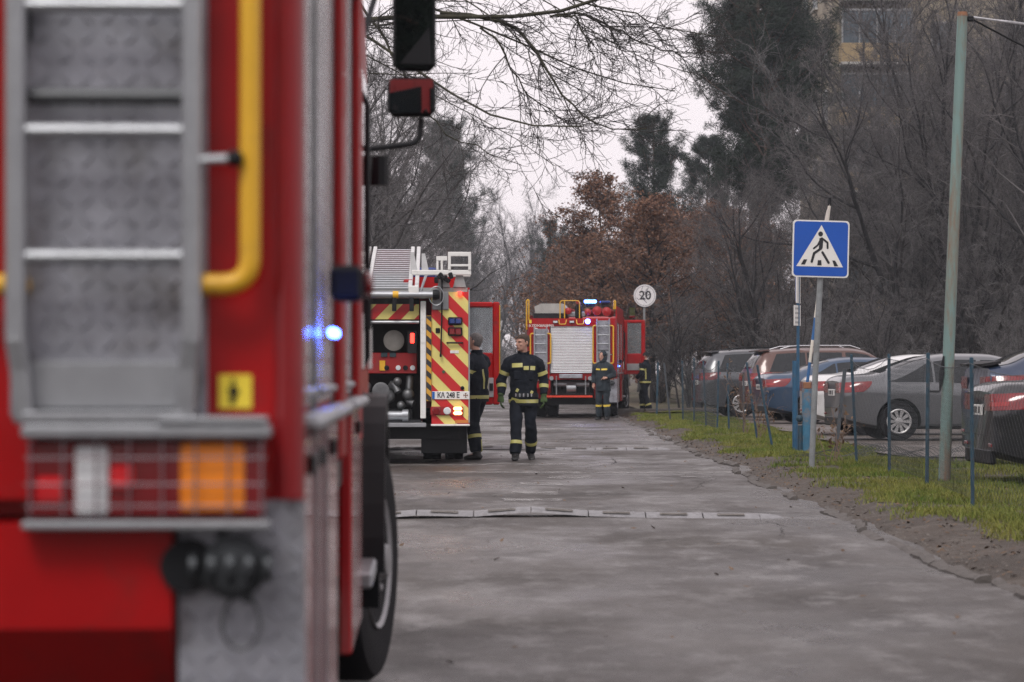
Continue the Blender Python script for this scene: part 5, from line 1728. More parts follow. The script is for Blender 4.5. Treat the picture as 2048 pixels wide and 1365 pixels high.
# chain-link fence on blue posts
def fence():
    spec = [  # top x, top y, base x, base y in picture pixels, width, paint
        (1943, 715, 1945, 1006, .055, FBLUE), (1856, 706, 1853, 975, .06, FBLUE), (1778, 708, 1778.5, 943, .06, FBLUE), (1703.5, 709, 1714, 930, .055, FBLUE), (1688, 738, 1669, 905, .085, FDARK),
        (1517, 730, 1547, 892, .06, FBLUE), (1495, 725, 1517, 881, .06, FBLUE), (1487, 745, 1487.6, 868, .06, FDARK), (1455, 727, 1458, 864, .06, FBLUE), (1437, 722, 1434, 862, .06, FBLUE), (1407, 722, 1413, 853, .065, FBLUE),
        (1388, 716, 1388, 848, .06, FBLUE), (1364.5, 722, 1366, 844, .06, FBLUE), (1329, 727, 1342, 841, .07, FDARK), (1315.6, 724.6, 1313, 833, .08, FBLUE)]
    t = thing('chain_link_fence', 'low chain-link fence on blue posts, some leaning, along the parking', 'fence', (4.2, 40, 0))
    o = Vector((4.2, 40, 0)); pts = []; lean = []
    for (tx, ty, bx, by, w, mt) in spec:
        Y = 1.22 * FPX / (by - 739); b = at(bx, by, Y); b.z = gz(b.x, Y)
        tp = at(tx, ty, Y + .02)
        MB().obox((b + tp) / 2 - o - Vector((0, 0, .12)), (w * .62, w * .5, (tp - b).length + .24), Vector((0, 0, 1)).rotation_difference((tp - b).normalized()).to_matrix(), .006).build('post', mt, t)
        pts.append((b, tp)); lean.append(abs(tp.x - b.x) > .1)
    leaning = {round(p[0].y, 4) for p, q in zip(pts, lean) if q}
    pts.sort(key=lambda p: p[0].y)
    pts = [(pts[0][0] + Vector((.1, 2.4, 0)), pts[0][1] + Vector((.1, 2.4, 0)))][:0] + pts
    b0, t0 = pts[0]; pts = pts + [(Vector((4.5, 22.5, gz(4.5, 22.5))), Vector((4.5, 22.5, 1.35)))]
    pts.sort(key=lambda p: p[0].y)
    rr = random.Random(9)
    for (ba, ta), (bb, tb) in zip(pts[:-1], pts[1:]):
        L = (bb - ba).length
        if L > 6.5 or L < .7 or round(ba.y, 4) in leaning or round(bb.y, 4) in leaning: continue
        mb = MB(); H = .95; stp = .09
        sag = rr.uniform(.02, .16)

        def q(u, v):
            lo = ba.lerp(bb, u); hi = ta.lerp(tb, u) - Vector((0, 0, .05 + sag * 4 * u * (1 - u)))
            return lo.lerp(hi, .06 + .94 * v) - o + Vector((0, .02 * math.sin(u * 9 + v * 4), 0)) - Vector((.022, 0, 0))
        k = -H
        while k < L:
            for s in (1, -1):
                u0, v0, u1, v1 = (k, 0, k + H, 1) if s > 0 else (k + H, 0, k, 1)
                # clip to the bay
                us = []
                for i in range(6):
                    f = i / 5; u = u0 + (u1 - u0) * f
                    if 0 <= u <= L: us.append(q(u / L, f))
                if len(us) > 1: mb.tube(us, .0012, 3, cap=False)
            k += stp
        mb.build('wire_mesh', WIRE, t, smooth=False, kind='stuff')
        MB().tube([q(u, 1) for u in np.linspace(0, 1, 7)], .0035, 4).build('top_wire', WIRE, t)
    return pts


fence_pts = fence()


# fallen mesh and dry stalks on the ground beside the leaning post
def fallen_mesh():
    Y = 37.2; c = at(1720, 905, Y)
    t = thing('fallen_wire_mesh', 'crumpled dark chain-link mesh lying at the foot of the fence', 'wire mesh', (c.x, Y, gz(c.x, Y)))
    mb = MB(); rr = random.Random(3)
    hz_ = lambda u, v: .10 + .10 * math.sin(u * 5 + v * 2) + .12 * v
    for i in range(46):
        u = i / 45 * 1.9 - .7
        for s in (-1, 1):
            mb.tube([(u + s * f * .35, -.3 + f * .5 + .05 * math.sin(u * 7), max(.0, hz_(u, f) * (.4 + .6 * math.sin(math.pi * min(1, f + .15))))) for f in np.linspace(0, 1, 6)], .003, 3, cap=False)
    mb.build('mesh', WIRE, t, smooth=False, kind='stuff')


fallen_mesh()


# blue post with a thin sign pole, edge-on signs
def parking_signpost():
    Y = 41.5; b = at(1590, 896, Y); zg = gz(b.x, Y); o = Vector((b.x, Y, zg))
    t = thing('parking_signpost', 'blue post carrying a blue sign and white plate seen edge-on', 'signpost', o)
    tp = at(1590, 722, Y) - o
    MB().tube([(0, 0, -.3), (0, 0, tp.z)], .042, 14).build('lower_post', M('bright_blue_post', (.016, .085, .165), .55, var=.2, scale=9, dirt=((.12, .10, .09), .25, 14)), t)
    hi = at(1597, 500, Y) - o
    MB().tube([(.045, .01, tp.z - .45), (.047, .01, tp.z + .2), (hi.x, .01, hi.z)], .024, 12).build('sign_pole', M('bright_blue_post', (.03, .16, .33), .55), t)
    z0, z1 = (at(1597, 607, Y) - o).z, (at(1597, 500, Y) - o).z
    e = MB(); Mx = Matrix.Rotation(R(78), 3, 'Z')
    x = (at(1597, 580, Y) - o).x
    e.obox((x - .01, -.05, (z0 + z1) / 2), (.55, .012, z1 - z0), Mx); sp = e.build('sign_plate', SWHITE, t, smooth=False)
    e = MB(); e.obox((x - .018, -.051, (z0 + z1) / 2), (.50, .010, z1 - z0 - .05), Mx); e.build('blue_field', SBLUE, sp, smooth=False)
    z0, z1 = (at(1593, 652, Y) - o).z, (at(1593, 611, Y) - o).z
    Mx = Matrix.Rotation(R(66), 3, 'Z')
    e = MB(); e.obox((x - .025, -.05, (z0 + z1) / 2), (.30, .012, z1 - z0), Mx, .002); ip = e.build('info_plate', SWHITE, t, smooth=False)
    mb = MB(); nr = Mx @ Vector((0, -1, 0)); ux = Mx @ Vector((1, 0, 0))
    for j in range(4):
        for i in range(3):
            c = Vector((x - .025, -.05, z0 + .05 + j * (z1 - z0 - .1) / 3)) + nr * .008 + ux * (-.08 + i * .08)
            mb.obox(c, (.05, .003, .03), Mx)
    mb.build('faded_print', M('faded_print', (.33, .33, .32), .7, var=.2), ip, smooth=False)


parking_signpost()


# raised barrier: rusty blue stub with a striped arm
def barrier():
    Y = 41.0; b = at(1614, 893, Y); zg = gz(b.x, Y); o = Vector((b.x, Y, zg))
    t = thing('raised_barrier', 'striped white and blue barrier arm raised on a rusty blue stub', 'barrier', o)
    zt = (at(1614, 778, Y) - o).z
    MB().tube([(0, 0, -.3), (0, 0, zt)], .075, 18).build('stub', M('rusty_blue_stub', (.035, .14, .23), .6, var=.2, scale=6, dirt=((.28, .15, .07), .45, 4)), t)
    MB().tube([(-.10, 0, -.2), (-.10, 0, .42)], .04, 12).build('side_stub', FBLUE, t)
    MB().ball((-.11, 0, .52), .055, 12, 8).build('knob', FBLUE, t)
    MB().box(-.055, .055, -.055, .055, zt, zt + .10, .01).build('hinge', M('rust', (.22, .10, .05), .8, var=.3), t)
    a, e = Vector((0, 0, zt + .06)), at(1659, 412, Y) - o
    n = 8
    for k in range(n):
        p, q = a.lerp(e, k / n), a.lerp(e, (k + 1) / n)
        MB().tube([p, q], .023, 12).build('arm_section', M('arm_blue', (.02, .10, .26), .5, var=.12) if k % 2 == 0 and k < 7 else M('arm_white', (.62, .59, .52), .55, var=.12), t)
    MB().tube([e, e + Vector((.01, 0, .12))], .026, 10).build('arm_tip', BLACK, t)
    mb = MB()
    P = [e + Vector(p) for p in ((.0, -.03, .02), (-.05, -.05, -.08), (-.075, -.05, -.2), (-.095, -.04, -.34), (-.08, -.03, -.42), (-.045, -.03, -.36), (-.03, -.035, -.2), (-.01, -.03, -.05))]
    vs = [tuple(p) for p in P] + [tuple(p + Vector((.01, .03, 0))) for p in P]; n_ = len(P)
    mb.add(vs, [tuple(range(n_)), tuple(reversed(range(n_, 2 * n_)))] + [(i, n_ + i, n_ + (i + 1) % n_, (i + 1) % n_) for i in range(n_)])
    mb.build('torn_wrapping', M('torn_white_plastic', (.66, .61, .56), .6, var=.15), t)


barrier()
crossing_sign()
speed_sign()


# dry stalks tangled in the fence
DRY = M('dry_stalk', (.16, .11, .075), .9, var=.3, c2=(.26, .18, .14))


def dry_plant(px, py, Y, h, seed, label):
    r = np.random.default_rng(seed); b = at(px, py, Y)
    t = thing('dry_weed', label, 'weed', (b.x, Y, gz(b.x, Y)), 0, 'dry weeds in the fence')
    n = 7
    S = np.zeros((n, 3)); S[:, :2] = r.normal(0, .05, (n, 2)); D = np.tile([0, 0, 1.], (n, 1)) + np.c_[r.normal(0, .22, (n, 2)), np.zeros(n)]
    P = grow(r, S, D, h * r.uniform(.6, 1.1, n), 6, .09); Rd = radii(np.full(n, .006), np.full(n, .003), 6)
    S, D, pr, tt, _ = spawn(r, P, Rd, 6, .3, 1, .4, 1); P2 = grow(r, S, D, r.uniform(.08, .3, len(tt)) * h, 3, .15); R2 = radii(np.full(len(tt), .003), np.full(len(tt), .002), 3)
    link_mesh('stem', np_mesh('stem', *join([tubes(P, Rd, 5), tubes(P2, R2, 3)])), DRY, t)
    V, Q = cards(r, P2[:, 3], 2, .02, .06, .25, .8)
    link_mesh('withered_leaf', np_mesh('withered_leaf', V, Q), DEADLEAF, t, kind='stuff')


dry_plant(1492, 868, 51, 1.2, 1, 'tall dry brown weed tangled in the fence before the blue saloon')
dry_plant(1516, 884, 47, .8, 2, 'short dry weed at the foot of the two leaning posts')
dry_plant(1668, 905, 36, .7, 3, 'dark dry weed at the foot of the leaning weathered post')
# ------------------------------------------------------------------ parked cars
def pchip(pts):
    xs = np.array([p[0] for p in pts], float); ys_ = np.array([p[1] for p in pts], float)
    d = np.diff(ys_) / np.diff(xs); m = np.zeros(len(xs)); m[0], m[-1] = d[0], d[-1]
    for i in range(1, len(xs) - 1):
        m[i] = 0 if d[i - 1] * d[i] <= 0 else 2 * d[i - 1] * d[i] / (d[i - 1] + d[i])

    def f(x):
        x = np.clip(np.asarray(x, float), xs[0], xs[-1]); i = np.clip(np.searchsorted(xs, x) - 1, 0, len(xs) - 2)
        h = xs[i + 1] - xs[i]; t = (x - xs[i]) / h
        return ys_[i] * (1 + 2 * t) * (1 - t) ** 2 + m[i] * h * t * (1 - t) ** 2 + ys_[i + 1] * t * t * (3 - 2 * t) + m[i + 1] * h * t * t * (t - 1)
    return f


SHAPES = {
    'sedan': dict(top=[(-2.31, 1.00), (-2.25, 1.06), (-2.12, 1.10), (-1.85, 1.11), (-1.68, 1.13), (-1.3, 1.27), (-.85, 1.41), (-.35, 1.465), (.2, 1.46), (.55, 1.40), (1.0, 1.18), (1.3, 1.02), (1.7, .94), (2.1, .80), (2.31, .62)],
                  belt=[(-2.31, .90), (-1.9, .98), (-1.0, .96), (0, .92), (1.0, .89), (1.7, .82), (2.31, .56)], re=[(-2.31, .66), (-1.9, .72), (-1.6, .68), (-1.0, .585), (-.2, .575), (.5, .58), (1.1, .68), (1.6, .70), (2.31, .5)],
                  ax=(-1.35, 1.33), r=.325, win=((-1.52, -.80), (1.02, .42), -.02), rear=(-1.62, -.86), front=(.60, 1.22), lampz=(.80, .97), lampf=-1.80, plate=.80),
    'suv': dict(top=[(-2.30, 1.02), (-2.24, 1.22), (-2.10, 1.48), (-1.95, 1.62), (-1.75, 1.655), (-1.0, 1.70), (0, 1.705), (.4, 1.66), (.8, 1.46), (1.2, 1.20), (1.4, 1.10), (1.8, 1.03), (2.1, .92), (2.30, .70)],
                belt=[(-2.30, .96), (-1.9, 1.10), (-1.0, 1.08), (0, 1.04), (1.0, 1.01), (1.7, .95), (2.30, .64)], re=[(-2.30, .66), (-2.1, .62), (-1.6, .60), (-.2, .60), (.5, .61), (1.2, .72), (1.7, .74), (2.30, .5)],
                ax=(-1.33, 1.35), r=.35, win=((-1.90, -1.70), (1.02, .50), -.05), rear=(-2.245, -1.98), front=(.48, 1.30), lampz=(.92, 1.10), lampf=-1.85, plate=.86),
    'hatch': dict(top=[(-2.2, 1.02), (-2.15, 1.26), (-2.08, 1.29), (-1.9, 1.32), (-1.6, 1.44), (-1.0, 1.56), (-.2, 1.60), (.3, 1.57), (.7, 1.40), (1.1, 1.14), (1.4, 1.04), (1.8, .96), (2.05, .84), (2.2, .66)],
                  belt=[(-2.2, 1.0), (-1.8, 1.06), (-1.0, 1.04), (0, 1.0), (1.0, .96), (1.7, .88), (2.2, .6)], re=[(-2.2, .68), (-1.9, .66), (-1.4, .60), (-.2, .59), (.5, .6), (1.1, .70), (1.6, .72), (2.2, .5)],
                  ax=(-1.28, 1.30), r=.34, win=((-1.7, -1.25), (1.0, .45), -.03), rear=(-2.0, -1.3), front=(.45, 1.2), lampz=(.98, 1.13), lampf=-1.75, plate=.72)}
RIMS = M('alloy_rim', (.42, .42, .42), .4, .5, var=.1)
CARGL = M('car_window_glass', (.010, .013, .016), .06, var=.2, spec=.5)
SEAM = M('door_gap', (.006, .006, .008), .7)


def car(name, label, kind, loc, yaw, paint, rails=False, group='cars parked behind the fence', lit=None):
    S = SHAPES[kind]
    t = thing(name, label, 'car', loc, yaw, group)
    ftop, fbelt, fre = pchip(S['top']), pchip(S['belt']), pchip(S['re'])
    L0, L1 = S['top'][0][0], S['top'][-1][0]
    fend = pchip([(L0, .84), (L0 + .05, .92), (L0 + .2, .972), (L0 + .55, 1.0), (0, 1.0), (L1 - .7, .985), (L1 - .3, .92), (L1 - .1, .82), (L1, .70)])
    fbot = pchip([(L0, .34), (L0 + .3, .26), (L0 + .7, .20), (0, .19), (L1 - .7, .20), (L1, .26)])
    W = .895

    def section(x):
        e, zt, zb, z0, re = float(fend(x)), float(ftop(x)), float(fbelt(x)), float(fbot(x)), float(fre(x))
        zb = min(zb, zt - .05); gh = zt - zb
        zre = zt - (.055 if gh > .25 else .03)
        yg = W * .93 * e
        return [(0, z0), (W * .80 * e, z0), (W * .93 * e, z0 + .05), (W * .965 * e, z0 + .20), (W * .972 * e, z0 + .34), (W * e, zb - .20), (W * 1.0 * e, zb - .15), (W * .968 * e, zb - .03), (yg, zb + .004),
                (yg + (min(re, yg) - yg) * .5 + .012, zb + (zre - zb) * .5), (min(re, yg) + .02, zre - .03 * min(1, gh / .3)), (min(re, yg) - .05, zre + .008), (min(re, yg) * .55, zt - .008), (0, zt)]
    xs_ = np.unique(np.concatenate([np.linspace(L0, L0 + .4, 10), np.linspace(L0 + .4, L1 - .4, 34), np.linspace(L1 - .4, L1, 8)]))
    secs = [section(x) for x in xs_]; m = len(secs[0])
    vs, fs = [], []
    for x, s in zip(xs_, secs):
        for (y, z) in s: vs.append((x, y, z))
        for (y, z) in s[1:-1]: vs.append((x, -y, z))
    n1 = 2 * m - 2

    def ring(i): return [i * n1 + k for k in range(m)] + [i * n1 + m + k for k in reversed(range(m - 2))]
    for i in range(len(xs_) - 1):
        a, b = ring(i), ring(i + 1)
        for k in range(n1): fs.append((a[k], a[(k + 1) % n1], b[(k + 1) % n1], b[k]))
    fs += [tuple(reversed(ring(0))), tuple(ring(len(xs_) - 1))]
    bm = MB().add(vs, fs)
    body = bm.build('body', [paint, BLACK], t, angle=50)
    # wheel arches cut out of the body
    cm = MB()
    for ax in S['ax']:
        for s in (-1, 1):
            cm.lathe((ax, s * .80, S['r'] + .01), [(S['r'] + .05, -.24), (S['r'] + .05, .24)], 'y', 32)
    cut = cm.build('cutter', BLACK, t, smooth=False)
    md = body.modifiers.new('arch', 'BOOLEAN'); md.operation = 'DIFFERENCE'; md.object = cut; md.solver = 'EXACT'
    try: md.material_mode = 'TRANSFER'
    except Exception: pass
    dg = bpy.context.evaluated_depsgraph_get()
    me = bpy.data.meshes.new_from_object(body.evaluated_get(dg))
    body.modifiers.clear(); body.data = me
    me.polygons.foreach_set('use_smooth', [True] * len(me.polygons)); me.set_sharp_from_angle(angle=R(38))
    bpy.data.objects.remove(cut)

    def side_pt(x, w, s, off=.006):
        sec = section(x); a, c, b = sec[8], sec[9], sec[10]
        y, z = ((1 - 2 * w) * a[0] + 2 * w * c[0], (1 - 2 * w) * a[1] + 2 * w * c[1]) if w < .5 else ((2 - 2 * w) * c[0] + (2 * w - 1) * b[0], (2 - 2 * w) * c[1] + (2 * w - 1) * b[1])
        return (x, s * (y + off), z + off * .4)

    def body_y(x, z):
        sec = section(x); ys2 = [p[0] for p in sec[1:11]]; zs = [p[1] for p in sec[1:11]]
        return float(np.interp(z, zs, ys2))

    def patch(grid, nm, mt, par, flip=False):
        mb = MB(); nr, nc = len(grid), len(grid[0])
        f = [(i * nc + j, i * nc + j + 1, (i + 1) * nc + j + 1, (i + 1) * nc + j) for i in range(nr - 1) for j in range(nc - 1)]
        mb.add([p for row in grid for p in row], [tuple(reversed(q)) for q in f] if flip else f)
        return mb.build(nm, mt, par, angle=60)
    (ra, rb), (fa, fb), pil = S['win']
    for s in (-1, 1):
        bot, tp = .06, .93
        lo0, lo1, hi0, hi1 = ra, fa, rb, fb
        for (u0, u1) in ((0, .30), (.315, .60), (.63, 1.0)):
            g = []
            for w in np.linspace(bot, tp, 7):
                k = (w - bot) / (tp - bot)
                xa, xb = lo0 + (hi0 - lo0) * k, lo1 + (hi1 - lo1) * k
                mid = .5 * (lo0 + lo1)
                A = xa if u0 == 0 else (lo0 + (lo1 - lo0) * u0); B = xb if u1 == 1 else (lo0 + (lo1 - lo0) * u1)
                A = max(A, xa); B = max(min(B, xb), A + .01)
                g.append([side_pt(x, w, s) for x in np.linspace(A, B, 6)])
            patch(g, 'side_window', CARGL, body, flip=(s < 0))
        # door seams
        mid = lo0 + (lo1 - lo0) * .615
        zb0 = S['r'] + .02
        for px in (mid, S['ax'][0] + S['r'] + .18, S['ax'][1] - S['r'] - .12):
            P = [(px, s * (body_y(px, z) - .001), z) for z in np.linspace(.26, float(fbelt(px)), 10)]
            MB().tube(P, .0045, 4).build('door_seam', SEAM, body)
        for hx in (mid - .92, mid + .12):
            z = float(fbelt(hx)) - .13
            MB().obox((hx + .1, s * (body_y(hx, z) + .014), z), (.21, .028, .032), None, .01).build('door_handle', paint if hx > mid else SEAM, body)
        P = [(x, s * (body_y(x, .26) + .004), .25) for x in np.linspace(S['ax'][0] + .45, S['ax'][1] - .45, 8)]
        MB().tube(P, .035, 6).build('sill_trim', BLACK, body)
        # mirror
        mx = fa - .12; my = body_y(mx, float(fbelt(mx))) + .09
        MB().obox((mx, s * my, float(fbelt(mx)) + .10), (.12, .19, .13), None, .035).build('side_mirror', paint, body)
        # tail lamp wrapping round the corner
        z0, z1 = S['lampz']; g = []
        for z in np.linspace(z0, z1, 5):
            k = (z - z0) / (z1 - z0)
            row = [(L0 - .008, s * y, z - .012 * (1 - y / .75)) for y in np.linspace(.36, body_y(L0, z) - .004, 5)]
            row += [(x - .006 * (x < L0 + .1), s * (body_y(x, z) + .007), z + .05 * (x - L0)) for x in np.linspace(L0 + .02, S['lampf'] - .25 * (1 - k) ** 2 * .6, 8)]
            g.append(row)
        tl = patch(g, 'tail_lamp', M('car_tail_lamp', (.17, .003, .006), .15, var=.2, scale=12, coat=.7), body, flip=(s > 0))
        g2 = [[(p[0] - .004, p[1] + s * .003, p[2]) for p in row[2:8]] for row in g[1:3]]
        patch(g2, 'lamp_bar', M('car_lamp_bright', (.30, .012, .012), .2, var=.1, coat=.6) if lit is None else lit, tl, flip=(s > 0))
        # bumper corner reflector and headlamp
        MB().obox((L0 - .006, s * .62, .44), (.012, .16, .035), None, .004).build('reflector', R_LENS, body)
        MB().obox((L1 - .20, s * .56, .66), (.20, .22, .10), Matrix.Rotation(-s * .5, 3, 'Z'), .03).build('headlamp', W_LENS, body)
        for ax in S['ax']:
            r_ = S['r']; c = (ax, s * .775, r_)
            wv = MB().lathe(c, [(r_ * .62, -.09), (r_ * .8, -.10), (r_ * .96, -.09), (r_, -.06), (r_, .06), (r_ * .96, .09), (r_ * .8, .10), (r_ * .62, .09)], 'y', 36)
            w = wv.build('wheel', RUB, t, angle=40)
            mb = MB(); mb.lathe((c[0], c[1] + s * .05, c[2]), [(r_ * .61, -.02), (r_ * .60, .0), (r_ * .05, .0)] if s < 0 else [(r_ * .61, .02), (r_ * .60, .0), (r_ * .05, .0)], 'y', 30); mb.build('brake_disc', BLACK, w)
            mb = MB()
            mb.tube([(c[0] + r_ * .60 * math.cos(a), c[1] + s * .094, c[2] + r_ * .60 * math.sin(a)) for a in np.linspace(0, 6.2832, 33)[:-1]], r_ * .055, 6, closed=True)
            for k in range(10):
                a = 2 * math.pi * k / 10
                q = [(.14, -.05), (.60, -.10), (.60, .10), (.14, .05)]
                pr = [(c[0] + r_ * (u * math.cos(a) - v * math.sin(a)), c[2] + r_ * (u * math.sin(a) + v * math.cos(a))) for u, v in q]
                mb.prism(pr, 'y', c[1] + s * .085, c[1] + s * (.101 + .001 * (k % 2)))
            mb.lathe((c[0], c[1] + s * .095, c[2]), [(r_ * .2, -.02), (r_ * .2, .012), (r_ * .12, .02)] if s > 0 else [(r_ * .2, .02), (r_ * .2, -.012), (r_ * .12, -.02)], 'y', 16)
            mb.build('rim', RIMS, w, angle=30)

    def top_pt(x, v, off=.006):
        sec = section(x); ys2 = [sec[13][0], sec[12][0], sec[11][0], sec[10][0]]; zs = [sec[13][1], sec[12][1], sec[11][1], sec[10][1]]
        y = v * sec[11][0] * 1.0
        return (x - (off * .6 if x < 0 else -off * .6), y, float(np.interp(abs(y), ys2, zs)) + off)
    for nm, (xa, xb) in (('rear_window', S['rear']), ('windscreen', S['front'])):
        patch([[top_pt(x, v) for v in np.linspace(-.93, .93, 9)] for x in np.linspace(xa, xb, 8)], nm, CARGL, body, flip=True)
    pz = S['plate']
    pl = MB().box(L0 - .022, L0 - .004, -.26, .26, pz - .055, pz + .055, .004).build('number_plate', M('car_plate', (.60, .60, .58), .5, var=.06), t)
    mb = MB()
    for k, y in enumerate((-.17, -.12, -.03, .02, .07, .12, .19)): mb.box(L0 - .0245, L0 - .0225, y - .015, y + .015, pz - .035, pz + .035)
    mb.build('plate_characters', SEAM, pl, smooth=False)
    MB().box(L0 - .012, L0 + .05, -.66, .66, .24, .40, .02).build('lower_bumper', BLACK, body)
    MB().tube([(L0 - .004, y, float(ftop(L0)) - .16 - .0 * y) for y in np.linspace(-.34, .34, 6)], .008, 6).build('boot_trim', CHROME, body)
    for z_ in (float(fbelt(L0 + .02)) - .36,):
        MB().tube([(L0 - .002, y, z_) for y in np.linspace(-.70, .70, 8)], .004, 4).build('bumper_seam', SEAM, body)
    if rails:
        for s in (-1, 1):
            P = [(x, s * (float(fre(x)) - .01), float(ftop(x)) - .01 + (.05 if 0 < i < 8 else 0)) for i, x in enumerate(np.linspace(-1.6, .3, 9))]
            MB().tube(P, .016, 6).build('roof_rail', CHROME if rails == 'chrome' else BLACK, body)
    if kind == 'suv':
        mb = MB(); xa = -1.95
        mb.prism([(xa - .16, float(ftop(xa)) + .005), (xa + .12, float(ftop(xa + .12)) + .012), (xa + .12, float(ftop(xa + .12)) - .02), (xa - .14, float(ftop(xa)) - .02)], 'y', -.56, .56); mb.build('roof_spoiler', paint, body)
    if kind == 'hatch':
        mb = MB(); mb.prism([(L0 - .05, 1.285), (L0 + .2, 1.325), (L0 + .2, 1.29), (L0 - .03, 1.255)], 'y', -.62, .62); mb.build('boot_spoiler', SEAM, body)
    return t


def paint(name, c, metal=.35, rough=.34):
    return M(name, c, rough, metal, var=.05, scale=3, coat=.7, dirt=((.13, .12, .11), .12, 6))


LZ = .108
car('parked_saloon', 'dark grey saloon parked side-on behind the fence with silver wheels', 'sedan', (7.72, 46.6, LZ), R(4), paint('graphite_paint', (.12, .126, .136)))
car('parked_saloon', 'black saloon at the right edge nearest the camera', 'sedan', (7.22, 29.0, .075), R(2), paint('black_paint', (.022, .024, .028)))
car('parked_hatchback', 'dark blue hatchback behind the black saloon at the right edge', 'hatch', (8.0, 34.6, .08), R(3), paint('navy_paint', (.020, .036, .075)))
car('parked_saloon', 'white saloon mostly hidden behind the dark grey saloon', 'sedan', (7.70, 50.4, LZ), R(4), paint('white_paint', (.60, .60, .60), .0))
car('parked_saloon', 'blue saloon parked between the white saloon and the copper car', 'sedan', (7.75, 60.8, LZ), R(7), paint('blue_paint', (.030, .062, .115)))
car('parked_crossover', 'copper brown estate with pale roof rails behind the blue saloon', 'suv', (7.75, 64.6, LZ), R(7), paint('copper_paint', (.085, .036, .027), .2), rails='chrome')
car('parked_crossover', 'dark grey crossover with roof rails, leftmost of the parked cars', 'suv', (6.9, 68.8, LZ), R(6), paint('slate_paint', (.075, .08, .09)), rails='black')
# ------------------------------------------------------------------ people
NAVY = M('navy_turnout_cloth', (.0075, .0105, .017), .85, var=.3, scale=9, bump=.35, bscale=45, dirt=((.020, .022, .026), .25, 5), spec=.2)
NAVY2 = M('teal_navy_cloth', (.011, .020, .028), .85, var=.25, scale=8, bump=.3, bscale=45)
REFL = M('reflective_yellow', (.42, .40, .125), .45, var=.12, scale=10, dirt=((.42, .42, .36), .3, 9))
REFY = M('bright_yellow_tape', (.70, .52, .06), .5, var=.1)
SKIN = M('skin', (.42, .235, .175), .6, var=.1, scale=14)
HAIRB = M('short_brown_hair', (.055, .038, .028), .9, var=.3, scale=40, bump=.4, bscale=120)
HAIRG = M('short_grey_hair', (.14, .13, .125), .9, var=.3, scale=40, bump=.4, bscale=120)
GLOVE = M('green_black_glove', (.02, .032, .018), .8, var=.2, scale=14, c2=(.08, .15, .035))
BOOT = M('black_boot', (.012, .012, .013), .6, var=.2, dirt=((.06, .055, .05), .25, 12))
WOOL = M('black_wool_cap', (.012, .013, .015), .95, var=.2, bump=.4, bscale=120)
EYE = M('eye_dark', (.03, .025, .022), .3)
LIP = M('lip', (.30, .13, .11), .6)


def loft(mb, pts, n=14, cap=True):
    """pts: (center, (rx, ry)) ; vertical-ish stacks get x/y radii, limbs are turned to follow the path"""
    C = [Vector(p[0]) for p in pts]; vs, fs = [], []
    prev = None
    for i, c in enumerate(C):
        d = (C[min(i + 1, len(C) - 1)] - C[max(i - 1, 0)]).normalized()
        ref = Vector((1, 0, 0)) if abs(d.x) < .8 else Vector((0, 0, 1))
        u = (ref - d * ref.dot(d)).normalized(); w = d.cross(u)
        rx, ry = pts[i][1] if isinstance(pts[i][1], (tuple, list)) else (pts[i][1],) * 2
        for k in range(n):
            a = 2 * math.pi * k / n
            vs.append(c + u * rx * math.cos(a) + w * ry * math.sin(a))
    for i in range(len(C) - 1):
        for k in range(n): fs.append((i * n + k, i * n + (k + 1) % n, (i + 1) * n + (k + 1) % n, (i + 1) * n + k))
    if cap: fs += [tuple(reversed(range(n))), tuple(range((len(C) - 1) * n, len(C) * n))]
    mb.add(vs, fs)


def fuse(mb, name, mat, parent, voxel, smooth_it=4, wrinkle=0.0, seed=0):
    """one continuous surface out of overlapping lofts"""
    ob = bpy.data.objects.new('tmp', mb.mesh('tmp', False)); col.objects.link(ob)
    rm = ob.modifiers.new('r', 'REMESH'); rm.mode = 'VOXEL'; rm.voxel_size = voxel
    sm = ob.modifiers.new('s', 'SMOOTH'); sm.factor = .5; sm.iterations = smooth_it
    dg = bpy.context.evaluated_depsgraph_get()
    me = bpy.data.meshes.new_from_object(ob.evaluated_get(dg)); bpy.data.objects.remove(ob)
    me.name = name
    n = len(me.vertices); V = np.empty(n * 3, np.float32); me.vertices.foreach_get('co', V); V = V.reshape(-1, 3)
    if wrinkle:
        N = np.empty(n * 3, np.float32); me.vertices.foreach_get('normal', N); N = N.reshape(-1, 3)
        r = np.random.default_rng(seed); h = np.zeros(n)
        for k in range(9):
            q = r.normal(0, 1, 3); q[2] *= 1.7; q = q / np.linalg.norm(q) * r.uniform(16, 60)
            h += np.sin(V @ q + 2.2 * np.sin(V @ r.normal(0, 9, 3)) + r.uniform(0, 6)) * (18 / np.linalg.norm(q)) ** .7
        V = V + N * (h * wrinkle / 3)[:, None]
        me.vertices.foreach_set('co', V.astype(np.float32).ravel())
    me.polygons.foreach_set('use_smooth', [True] * len(me.polygons)); me.update()
    return link_mesh(name, me, mat, parent)


def bvh_of(o):
    me = o.data
    return BVHTree.FromPolygons([v.co.copy() for v in me.vertices], [tuple(p.vertices) for p in me.polygons])


